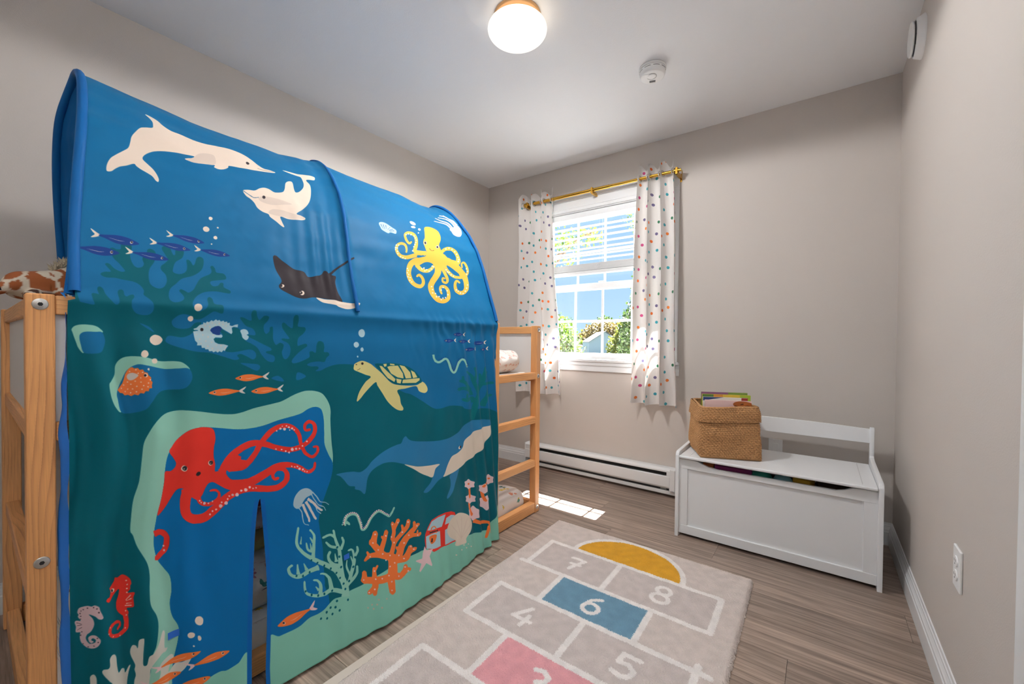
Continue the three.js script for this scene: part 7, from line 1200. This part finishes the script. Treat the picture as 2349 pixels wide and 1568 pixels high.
// ---------------------------------------------------------------- toy chest with bench back
{
  const c = thing('toy_chest', 'white wooden toy chest with bench back against the back wall', 'toy chest', [-0.202, 0, -2.36]), W = 0.43, m = std('#eceef0', 0.4);
  const side = [[0, 0], [0, 0.445], [-0.006, 0.456], [-0.016, 0.462], [-0.03, 0.464], [-0.40, 0.475], [-0.437, 0.482], [-0.445, 0.49], [-0.445, 0.622], [-0.451, 0.633], [-0.47, 0.633], [-0.477, 0.624], [-0.477, 0]];
  for (const sx of [-1, 1]) { const g = extrude(side.map(([z, y]) => [z, y]), 0.014, 0.002), p = g.attributes.position; for (let i = 0; i < p.count; i++) { const a = [p.getX(i), p.getY(i), p.getZ(i)]; p.setXYZ(i, (sx < 0 ? -W + 0.002 : W - 0.016) + a[2], a[1], a[0]); } g.computeVertexNormals(); part('side', toCreasedNormals(g, 0.5), m, c); }
  const IW = W - 0.017;
  // front: top rail with a shallow finger cut, two stiles, bottom rail, recessed panel
  const cut = [[-IW, 0.375], [IW, 0.375], [IW, 0.424], [0.345, 0.424], [0.325, 0.421], [0.3, 0.408], [0.27, 0.399], [-0.22, 0.396], [-0.265, 0.401], [-0.295, 0.41], [-0.32, 0.422], [-0.345, 0.424], [-IW, 0.424]];
  const fr = extrude(cut, 0.014, 0.0015); fr.translate(0, 0, -0.03); part('front_rail', fr, m, c);
  part('front_rail', box(-IW, IW, 0.016, 0.062, -0.032, -0.014, 0.002), m, c);
  for (const [a, b] of [[-IW, -0.37], [0.365, IW]]) part('front_stile', box(a, b, 0.062, 0.376, -0.031, -0.0155, 0.0015), m, c);
  part('front_panel', box(-0.372, 0.367, 0.06, 0.378, -0.032, -0.024), m, c);
  part('back_panel', box(-IW, IW, 0.02, 0.43, -0.468, -0.458), m, c); part('bottom_panel', box(-IW, IW, 0.02, 0.03, -0.458, -0.032), m, c);
  const lid = [box(-IW + 0.002, IW - 0.002, 0.432, 0.447, -0.445, 0.008, 0.006)]; part('lid', lid, m, c);
  for (const x of [-0.36, 0.36]) part('lid_groove', box(x - 0.001, x + 0.001, 0.4465, 0.4475, -0.42, -0.02), std('#c9cbcd', 0.5), c);
  const br = []; for (let i = 0; i <= 20; i++) { const u = i / 20; br.push([lerp(-IW, IW, u), 0.624 + 0.012 * Math.sin(u * Math.PI)]); } br.push([IW, 0.556], [-IW, 0.556]);
  const bg = extrude(br, 0.014, 0.002); bg.translate(0, 0, -0.47); part('backrest_rail', bg, m, c);
}
// toys showing through the finger cut
{
  const ball = (r, c1, c2, label, x, y, z) => { const t = thing('toy_ball', label, 'toy ball', [x, y, z]); part('ball', new THREE.SphereGeometry(r, 28, 20), std(c1, 0.5), t); part('stripe', new THREE.TorusGeometry(r * 0.985, r * 0.06, 8, 40).rotateX(1.1), std(c2, 0.5), t); };
  ball(0.052, '#2f9d8c', '#8fd0bf', 'green toy ball inside the toy chest', -0.235, 0.365, -2.47);
  ball(0.045, '#7fb7c4', '#d8d2c0', 'pale blue toy ball inside the toy chest', -0.14, 0.368, -2.46);
  const tb = (label, col, col2, x, y, z, w, h, d, r) => { const t = thing('toy_box', label, 'toy box', [x, y, z], r); part('carton', box(-w / 2, w / 2, -h / 2, h / 2, -d / 2, d / 2, 0.006), std(col, 0.6), t); part('lid_edge', box(-w / 2 - 0.002, w / 2 + 0.002, h / 2 - 0.02, h / 2 + 0.002, -d / 2 - 0.002, d / 2 + 0.002, 0.004), std(col2, 0.6), t); };
  tb('magenta toy box inside the toy chest', '#9a1f6b', '#8c2a70', -0.37, 0.365, -2.5, 0.17, 0.08, 0.14, 0.15);
  tb('yellow toy box inside the toy chest', '#d9a92c', '#caa02c', -0.055, 0.362, -2.49, 0.07, 0.085, 0.1, -0.2);
  tb('dark brown toy box inside the toy chest', '#4b3a2c', '#5a4632', 0.06, 0.35, -2.5, 0.12, 0.08, 0.14, 0.1);
  tb('dark red toy box inside the toy chest', '#5a1d1a', '#6b2320', 0.15, 0.345, -2.5, 0.05, 0.08, 0.14, 0.0);
  tb('teal and orange toy box inside the toy chest', '#2a8f86', '#c46a2a', -0.485, 0.365, -2.48, 0.05, 0.08, 0.1, 0.1);
  const bin = thing('storage_bin', 'grey fabric storage bin filling the toy chest', 'storage bin'); part('body', box(-0.595, 0.185, 0.032, 0.3, -2.79, -2.4, 0.01), std('#77706a', 0.9), bin); part('rim', [box(-0.6, 0.19, 0.29, 0.308, -2.41, -2.396, 0.003), box(-0.6, 0.19, 0.29, 0.308, -2.795, -2.782, 0.003)], std('#5f5953', 0.9), bin);
}
// ---------------------------------------------------------------- woven basket with picture books
const BASK = [-0.438, 0.448, -2.586], BTURN = Math.atan2(0.125, 0.283);
{
  const b = thing('jute_basket', 'square woven jute basket with folded rim on the toy chest', 'basket', BASK, BTURN);
  const jute = pixelTex(256, 256, (x, y) => { const k = 1 + 0.16 * wrapNoise(x, y, 256, 256, 40, 40) + 0.12 * wrapNoise(x, y, 256, 256, 110, 110, 3); return [176 * k, 132 * k, 88 * k]; });
  const mat = std('#ffffff', 0.95, { map: jute, side: THREE.DoubleSide });
  const H = 0.272, ring = (u, hw, hd) => { // rounded square outline, u 0..1
    const a = u * Math.PI * 2, c = Math.cos(a), s = Math.sin(a), k = 1 / Math.pow(Math.pow(Math.abs(c), 9) + Math.pow(Math.abs(s), 9), 1 / 9); return [c * k * hw, s * k * hd, c * k, s * k]; };
  const strand = (L, h) => { const row = Math.floor(h / 0.0092), f = h / 0.0092 - row, g = L / 0.0175 + (row % 2) * 0.5, q = g - Math.floor(g); return Math.sqrt(Math.max(0, Math.sin(f * Math.PI) * Math.sin(q * Math.PI))); };
  const wall = (y0, y1, grow, NU, NV, inset = 0) => grid(NU, NV, (u, v) => {
    const y = lerp(y0, y1, v), k = y / H, hw = lerp(0.153, 0.136, k) + grow + 0.006 * Math.sin(k * 3.1), hd = lerp(0.165, 0.14, k) + grow + 0.006 * Math.sin(k * 3.1), q = ring(u, hw - inset, hd - inset);
    const L = u * 1.2, w = 0.0055 * strand(L, y + 0.02) + 0.006 * n2(u * 6, y * 9), l = Math.hypot(q[2], q[3]), sag = 0.006 * Math.sin(u * 12.56) * k;
    return [q[0] + q[2] / l * w, y + sag, q[1] + q[3] / l * w, L * 4, y * 4];
  });
  part('body', wall(0.012, H - 0.006, 0, 460, 150), mat, b);
  part('folded_rim', wall(H - 0.075, H + 0.002, 0.0085, 460, 46), mat, b);
  part('rim_edge', grid(200, 6, (u, v) => { const a = v * Math.PI, q = ring(u, 0.136 + 0.006 - 0.006 * (1 - Math.cos(a)), 0.14 + 0.006 - 0.006 * (1 - Math.cos(a))), sag = 0.006 * Math.sin(u * 12.56); return [q[0], H + sag + 0.005 * Math.sin(a) + 0.001 * n2(u * 60, v * 3), q[1], u * 5, v * 0.1]; }), mat, b);
  part('lining', wall(0.014, H, -0.006, 120, 20), mat, b);
  part('base', [new THREE.CylinderGeometry(0.001, 0.001, 0.001, 4), box(-0.15, 0.15, 0, 0.014, -0.162, 0.162, 0.006)], mat, b);
}
{ // books stand in the basket, parallel to its front
  const bk = (label, z, w, h, d, x, col, draw, tilt = 0) => {
    const o = thing('picture_book', label, 'book', [0, 0, 0], BTURN, 'picture books in the jute basket'), v = new THREE.Vector3(x, 0.02, z).applyAxisAngle(new THREE.Vector3(0, 1, 0), BTURN);
    o.position.set(BASK[0] + v.x, BASK[1] + v.y, BASK[2] + v.z); o.rotation.z = tilt; delete o.userData.group;
    const art = draw ? std('#ffffff', 0.35, { map: tex(canvas(256, 320, draw), true, false) }) : std(col, 0.35);
    part('page_block', box(-w / 2 + 0.004, w / 2 - 0.003, 0.003, h - 0.003, -d / 2 + 0.002, d / 2 - 0.002), std('#f3efe6', 0.8), o);
    const cover = new THREE.PlaneGeometry(w, h).translate(0, h / 2, 0);
    part('front_cover', box(-w / 2, w / 2, 0, h, d / 2 - 0.002, d / 2, 0.0008), std(col, 0.35), o); part('cover_art', cover, art, o, [0, 0, d / 2 + 0.0004]);
    part('back_cover', box(-w / 2, w / 2, 0, h, -d / 2, -d / 2 + 0.002, 0.0008), std(col, 0.35), o); part('spine', box(-w / 2, -w / 2 + 0.003, 0, h, -d / 2, d / 2, 0.0008), std(col, 0.35), o);
  };
  const fillRect = (col) => (c, w, h) => { c.fillStyle = col; c.fillRect(0, 0, w, h); };
  bk('pale pink picture book with a brown puppy on its cover', 0.092, 0.232, 0.284, 0.011, 0.0, '#e7c6c2', (c, w, h) => { fillRect('#ebc9c5')(c, w, h); c.fillStyle = '#b5652f'; c.beginPath(); c.ellipse(215, 26, 60, 24, 0.1, 0, 7); c.fill(); c.fillStyle = '#7a3f1c'; c.beginPath(); c.ellipse(236, 40, 22, 14, 0.2, 0, 7); c.fill(); c.strokeStyle = '#3a2113'; c.lineWidth = 4; c.beginPath(); c.moveTo(165, 30); c.lineTo(185, 36); c.moveTo(196, 22); c.lineTo(212, 18); c.stroke(); });
  bk('white picture book with a dark blue corner in the basket', 0.066, 0.226, 0.297, 0.009, -0.008, '#efeae0', (c, w, h) => { fillRect('#efe9dc')(c, w, h); c.fillStyle = '#24407a'; c.beginPath(); c.moveTo(0, 0); c.lineTo(120, 0); c.lineTo(0, 22); c.fill(); c.fillStyle = '#a33a2e'; c.fillRect(220, 0, 36, 26); });
  bk('yellow and green picture book, second from the back of basket', 0.038, 0.246, 0.309, 0.012, 0.004, '#d6c33c', (c, w, h) => { fillRect('#e6c44a')(c, w, h); c.fillStyle = '#a8bf3a'; c.fillRect(200, 0, 56, h); c.fillStyle = '#5a7d3a'; c.fillRect(0, 0, 60, 40); c.fillStyle = '#d8903c'; c.fillRect(60, 0, 50, 30); });
  bk('purple and green picture book at the back of the basket', 0.012, 0.238, 0.319, 0.01, 0.0, '#7e8a45', (c, w, h) => { fillRect('#7f9a45')(c, w, h); c.fillStyle = '#8c5a86'; c.fillRect(0, 0, 150, 30); });
}
// ---------------------------------------------------------------- tufted hopscotch rug
{
  const x0 = -1.224, x1 = -0.222, z0 = -2.107, z1 = -0.5, Wm = 1.0, Lm = 1.607, S = 1000;
  const rugC = canvas(1000, 1607, (c, w, h) => {
    c.fillStyle = '#d9ccc5'; c.fillRect(0, 0, w, h);
    const X = (x) => (x - x0) * S, Z = (z) => (z - z0) * S; c.lineJoin = 'round'; c.lineCap = 'round';
    const rect = (a, b, p, q, col) => { c.fillStyle = col; c.fillRect(X(a), Z(p), (b - a) * S, (q - p) * S); };
    rect(-1.115, -0.315, -1.84, -1.61, '#d2c6c1'); rect(-1.115, -0.315, -1.39, -1.17, '#d2c6c1'); rect(-1.115, -0.315, -0.94, -0.72, '#d2c6c1');
    rect(-0.914, -0.533, -1.6, -1.4, '#6f97ae'); rect(-0.9, -0.53, -1.155, -0.945, '#e8a6ac'); rect(-0.9, -0.53, -0.71, -0.52, '#dda02a');
    c.fillStyle = '#dda22c'; c.beginPath(); c.ellipse(X(-0.728), Z(-1.86), 246, 210, 0, Math.PI, 0); c.fill();
    c.strokeStyle = '#f4eeea'; c.lineWidth = 24; const line = (...p) => { c.beginPath(); p.forEach(([x, z], i) => i ? c.lineTo(X(x), Z(z)) : c.moveTo(X(x), Z(z))); c.stroke(); };
    c.beginPath(); c.ellipse(X(-0.728), Z(-1.86), 259, 222, 0, Math.PI, 0); c.stroke();
    const B = (a, b, p, q) => line([a, p], [b, p], [b, q], [a, q], [a, p]);
    B(-1.118, -0.312, -1.85, -1.607); line([-0.742, -1.85], [-0.742, -1.607]); line([-1.15, -1.607], [-1.118, -1.607]);
    B(-0.924, -0.523, -1.607, -1.392); B(-1.118, -0.312, -1.392, -1.165); line([-0.71, -1.392], [-0.71, -1.165]); line([-0.312, -1.395], [-0.272, -1.39]); line([-0.312, -1.42], [-0.312, -1.165]);
    B(-0.908, -0.522, -1.165, -0.94); B(-1.118, -0.312, -0.94, -0.715); line([-0.71, -0.94], [-0.71, -0.715]); B(-0.908, -0.522, -0.715, -0.515);
    c.lineWidth = 19; const poly = (x, z, s, pts) => line(...pts.map(([a, b]) => [x + a * s, z + b * s]));
    poly(-0.925, -1.725, 0.05, [[-0.6, -0.9], [0.7, -0.9], [0.35, -0.1], [-0.1, 1]]); poly(-0.925, -1.725, 0.05, [[-0.3, 0.1], [0.6, 0.05]]);
    c.beginPath(); c.ellipse(X(-0.52), Z(-1.765), 27, 26, 0, 0, 7); c.stroke(); c.beginPath(); c.ellipse(X(-0.52), Z(-1.705), 33, 31, 0, 0, 7); c.stroke();
    c.beginPath(); c.ellipse(X(-0.725), Z(-1.473), 32, 30, 0, 0, 7); c.stroke(); poly(-0.725, -1.5, 0.05, [[0.35, -0.95], [-0.3, -0.5], [-0.62, 0.4]]);
    poly(-0.915, -1.278, 0.055, [[0.15, -0.95], [-0.7, 0.35], [0.75, 0.35]]); poly(-0.915, -1.278, 0.055, [[0.35, -0.2], [0.3, 0.95]]);
    poly(-0.505, -1.28, 0.05, [[0.7, -0.95], [-0.45, -0.95], [-0.55, -0.1], [0.1, -0.2], [0.6, 0.2], [0.5, 0.75], [0, 1], [-0.65, 0.85]]);
    poly(-0.71, -1.05, 0.05, [[-0.5, -0.8], [0, -1], [0.5, -0.7], [0.45, -0.25], [0, 0], [0.5, 0.3], [0.45, 0.85], [-0.1, 1.05], [-0.6, 0.85]]);
    poly(-0.915, -0.83, 0.05, [[-0.3, -0.6], [0.1, -0.95], [0.1, 1]]); poly(-0.505, -0.83, 0.05, [[-0.5, -0.6], [0, -1], [0.5, -0.6], [0.4, -0.1], [-0.6, 0.95], [0.65, 0.95]]);
    // tufts break the outlines up
    const im = c.getImageData(0, 0, w, h), src = im.data.slice();
    for (let y = 0; y < h; y++) for (let x = 0; x < w; x++) { const ox = Math.round(3.2 * n2(x / 5, y / 5) + 2 * (rnd() - 0.5)), oy = Math.round(3.2 * n2(x / 5 + 40, y / 5) + 2 * (rnd() - 0.5)), k = (clamp(y + oy, 0, h - 1) * w + clamp(x + ox, 0, w - 1)) * 4, i = (y * w + x) * 4, f = 1 + 0.03 * n2(x / 60, y / 60) + 0.05 * (rnd() - 0.5); for (let q = 0; q < 3; q++) im.data[i + q] = clamp(src[k + q] * f, 0, 255); }
    c.putImageData(im, 0, 0);
  });
  const pile = pixelTex(512, 512, (x, y) => { const v = 128 + 70 * wrapNoise(x, y, 512, 512, 90, 90) + 50 * wrapNoise(x, y, 512, 512, 190, 190, 4); return [v, v, v]; }, false); pile.repeat.set(3, 4.8);
  const mat = std('#ffffff', 1, { map: tex(rugC, true, false), bumpMap: pile, bumpScale: 0.004 });
  const g = grid(250, 400, (u, v) => {
    const z = lerp(z0, z1, v), sk = lerp(0, 0.06, v) * (1 - u) + lerp(0, 0.02, v) * u, edge = Math.min(u * Wm, (1 - u) * Wm, v * Lm, (1 - v) * Lm), fr = edge < 0.012 ? 1 : 0;
    const hgt = 0.018 * Math.sqrt(clamp(edge / 0.014, 0.0, 1)) + 0.0025 * n2(u * 130, v * 200) * clamp(edge / 0.02, 0, 1) + 0.0015 * n2(u * 9, v * 14) * clamp(edge / 0.05, 0, 1);
    return [lerp(x0, x1, u) + sk + fr * 0.004 * n2(v * 190, u * 130), Math.max(0.0015, hgt), z + fr * 0.004 * n2(u * 120 + 9, v * 190), u, 1 - v];
  });
  // grid winds downwards for this orientation: turn it face up
  const ix = g.index.array; for (let i = 0; i < ix.length; i += 3) { const t = ix[i]; ix[i] = ix[i + 1]; ix[i + 1] = t; } g.computeVertexNormals();
  const r = thing('hopscotch_rug', 'beige tufted hopscotch rug with coloured squares and numbers', 'rug');
  part('pile', g, mat, r);
  part('backing', box(x0 + 0.012, x1, 0.0003, 0.0016, z0 + 0.006, z1 - 0.006), std('#cfc3b8', 0.9), r);
}
// ---------------------------------------------------------------- outdoors, one storey below
const GY = -2.6;
single('lawn', (() => { const g = grid(60, 60, (u, v) => [lerp(-150, 60, u), GY + 0.12 * n2(u * 9, v * 9), lerp(-3.6, -190, v), u * 40, v * 40]); g.computeVertexNormals(); return g; })(), std('#262b22', 1, { side: THREE.DoubleSide }), 'green lawn below and beyond the window', 'lawn');
single('bounce_slab', box(-12, 9, GY - 0.2, GY + 0.16, -13.5, -3.4), std('#cfccc6', 0.9), 'unseen pale slab added below the window to bounce sun onto the ceiling', 'bounce_slab');  // unseen reflector, added to throw sunlight up through the window
const barkMat = std('#5d4b3c', 0.95);
function tree(name, label, [x, y, z], crown, trunkH, n, size, col, sparse = 0) { // crown: list of [dx, dy, dz, rx, ry, rz]
  const t = thing(name, label, 'tree', [x, y, z], 0, undefined), cols = [0.72, 0.9, 1.0, 1.18, 1.35], pos = [], nor = [], clr = [];
  const base = new THREE.Color(col);
  for (let i = 0; i < n; i++) {
    const c = crown[Math.floor(rnd() * crown.length)]; let a, b, d; do { a = rr(-1, 1); b = rr(-1, 1); d = rr(-1, 1); } while (a * a + b * b + d * d > 1);
    const l = Math.hypot(a, b, d) || 1, k = Math.pow(l, 0.4) / l * (0.85 + 0.25 * n3(a * 3 + x, b * 3, d * 3)); if (sparse && n3(a * 2.6 + x, b * 2.6 + z, d * 2.6) < sparse - 0.5) continue;
    const p = new THREE.Vector3(c[0] + a * k * c[3], c[1] + b * k * c[4], c[2] + d * k * c[5]), q = new THREE.Quaternion().setFromEuler(new THREE.Euler(rr(0, 6.3), rr(0, 6.3), rr(0, 6.3))), s = size * rr(0.6, 1.3);
    const v = [[-0.5, -0.05, 0], [0, -0.34, 0.1], [0.55, 0, 0], [0, 0.34, 0.1]].map((e) => new THREE.Vector3(...e).multiplyScalar(s).applyQuaternion(q).add(p)), m = new THREE.Vector3(0, 0, 1).applyQuaternion(q), f = cols[Math.floor(rnd() * 5)];
    for (const j of [0, 1, 2, 0, 2, 3]) { pos.push(v[j].x, v[j].y, v[j].z); nor.push(m.x, m.y, m.z); clr.push(base.r * f * (f > 1 ? 1.1 : 1), base.g * f, base.b * f * 0.9); }
  }
  const g = new THREE.BufferGeometry(); g.setAttribute('position', new THREE.Float32BufferAttribute(pos, 3)); g.setAttribute('normal', new THREE.Float32BufferAttribute(nor, 3)); g.setAttribute('color', new THREE.Float32BufferAttribute(clr, 3));
  const f = part('foliage', g, phys('#ffffff', 0.8, { vertexColors: true, side: THREE.DoubleSide, transmission: 0.3, thickness: 0 }), t); f.userData.kind = 'stuff';
  part('trunk', [cyl(0.06 * trunkH / 4, 0.12 * trunkH / 4, trunkH, 0, trunkH / 2, 0)], barkMat, t);
  part('branches', crown.map((c) => tube([[0, trunkH * 0.55, 0], [c[0] * 0.4, lerp(trunkH * 0.7, c[1], 0.4), c[2] * 0.4], [c[0], c[1], c[2]], [c[0] + c[3] * 0.5, c[1] + c[4] * 0.3, c[2]]], 0.018 * trunkH / 4 + 0.006, 12, 6)), barkMat, t);
  return t;
}
const GR = { fresh: '#5f7d26', mid: '#45601f', olive: '#6d6136', dark: '#364f1e', yellow: '#71792f' };
tree('leafy_tree', 'bright green bushy tree beside the grey house', [-13.1, GY, -22], [[0, 3.4, 0, 1.7, 2.1, 1.7], [0.9, 2.3, 0.3, 1.2, 1.4, 1.2], [-0.6, 4.3, 0, 1.2, 1.3, 1.2]], 3, 9000, 0.2, GR.fresh);
tree('leafy_tree', 'olive brown tree standing behind the grey house', [-42, GY, -92], [[0, 5.4, 0, 5, 3.6, 4], [4.5, 5.2, 0, 3.2, 3.4, 3]], 5, 8000, 0.55, GR.olive);
tree('leafy_tree', 'rounded mid green tree rising over the house ridge', [-45, GY, -100], [[0, 7.2, 0, 3, 3.3, 3]], 6, 5000, 0.5, GR.mid);
tree('leafy_tree', 'mid green tree behind the house on its gable side', [-37.5, GY, -97], [[0, 6.2, 0, 3.2, 3.2, 3], [-3, 5.4, 0, 2.5, 2.6, 2.5]], 5, 5000, 0.5, GR.mid);
tree('leafy_tree', 'yellow green tree in front of the house gable', [-9.75, GY, -24], [[0, 2.9, 0, 0.95, 1.6, 0.95], [0.5, 4.1, 0.2, 0.75, 1.1, 0.75], [0.2, 1.6, 0, 1.2, 1.3, 1.1]], 3, 7500, 0.16, GR.yellow);
tree('leafy_tree', 'dark green tree behind the toy chest side curtain', [-5.1, GY, -14.2], [[-0.25, 3.6, 0, 0.5, 1.6, 0.7], [0.5, 5.0, 0, 0.9, 1.4, 0.9], [0.4, 2.2, 0, 1.0, 1.4, 0.9]], 3.5, 6000, 0.12, GR.dark);
tree('overhanging_tree', 'near tree with loose leaves above the bed side of window', [-8.3, GY, -11], [[1.6, 6.25, 0, 1.0, 0.55, 0.8], [0.9, 7.0, 0, 1.4, 0.8, 1.0], [2.5, 6.75, 0, 0.8, 0.3, 0.6]], 6, 1500, 0.12, GR.fresh, 0.5);
tree('overhanging_tree', 'near tree with loose leaves above the toy chest side curtain', [-2.8, GY, -12], [[-1.4, 7.3, 0, 0.7, 0.6, 0.7], [-0.6, 7.6, 0, 1.0, 0.8, 0.9], [-1.75, 5.5, -1, 0.4, 0.35, 0.4]], 6, 1100, 0.11, GR.mid, 0.5);
for (const [x, z, h, c] of [[-60, -105, 6, 0], [-54, -108, 5, 1], [-30, -104, 5.5, 0], [-26, -100, 6.2, 1], [-21, -90, 6, 0]]) tree('distant_tree', ['distant green tree in the row beyond the house', 'distant olive tree in the row beyond the house'][c], [x, GY, z], [[0, h * 0.85, 0, 4, h * 0.5, 3], [2.5, h * 0.6, 1, 3, h * 0.4, 3]], h * 0.6, 3000, 0.6, c ? GR.olive : GR.mid).userData.group = ['distant green trees', 'distant olive trees'][c];
{
  const h = thing('house', 'blue grey clapboard house with pale gabled roof beyond the trees', 'house', [-35.9, GY, -80], 0.62);
  const wallM = std('#b4c3d0', 0.9), roofM = std('#707478', 0.8), trimM = std('#c9d0d6', 0.8);
  const hw = 3.3, L = 9, ey = 3.75, ry = 5.9;
  const gable = extrude([[-hw, 0], [hw, 0], [hw, ey], [0, ry - 0.15], [-hw, ey]], L); gable.translate(0, 0, -L); part('wall', gable, wallM, h);
  for (let i = 0; i < 18; i++) { const y = 0.2 + i * 0.3, w = y < ey ? hw : hw * (ry - y) / (ry - ey); if (w > 0.2) part('clapboard', box(-w, w, y, y + 0.05, 0, 0.025), wallM, h); }
  for (const s of [-1, 1]) { const g = box(-2.02, 2.02, -0.06, 0.06, -L - 0.4, 0.4); g.translate(0, 0, 0); part('roof_slope', g, roofM, h, [s * 1.72, (ey + ry) / 2 - 0.08, 0], [0, 0, -s * Math.atan2(ry - ey, hw)]); }
  for (const z of [-3, -6]) { const w = part('window', box(-hw - 0.06, -hw + 0.02, 1.5, 2.8, z - 0.5, z + 0.5), trimM, h); part('pane', box(-hw - 0.07, -hw - 0.05, 1.6, 2.7, z - 0.4, z + 0.4), std('#3a4650', 0.2), w); }
}
shade(scene);
renderer.render(scene, camera);
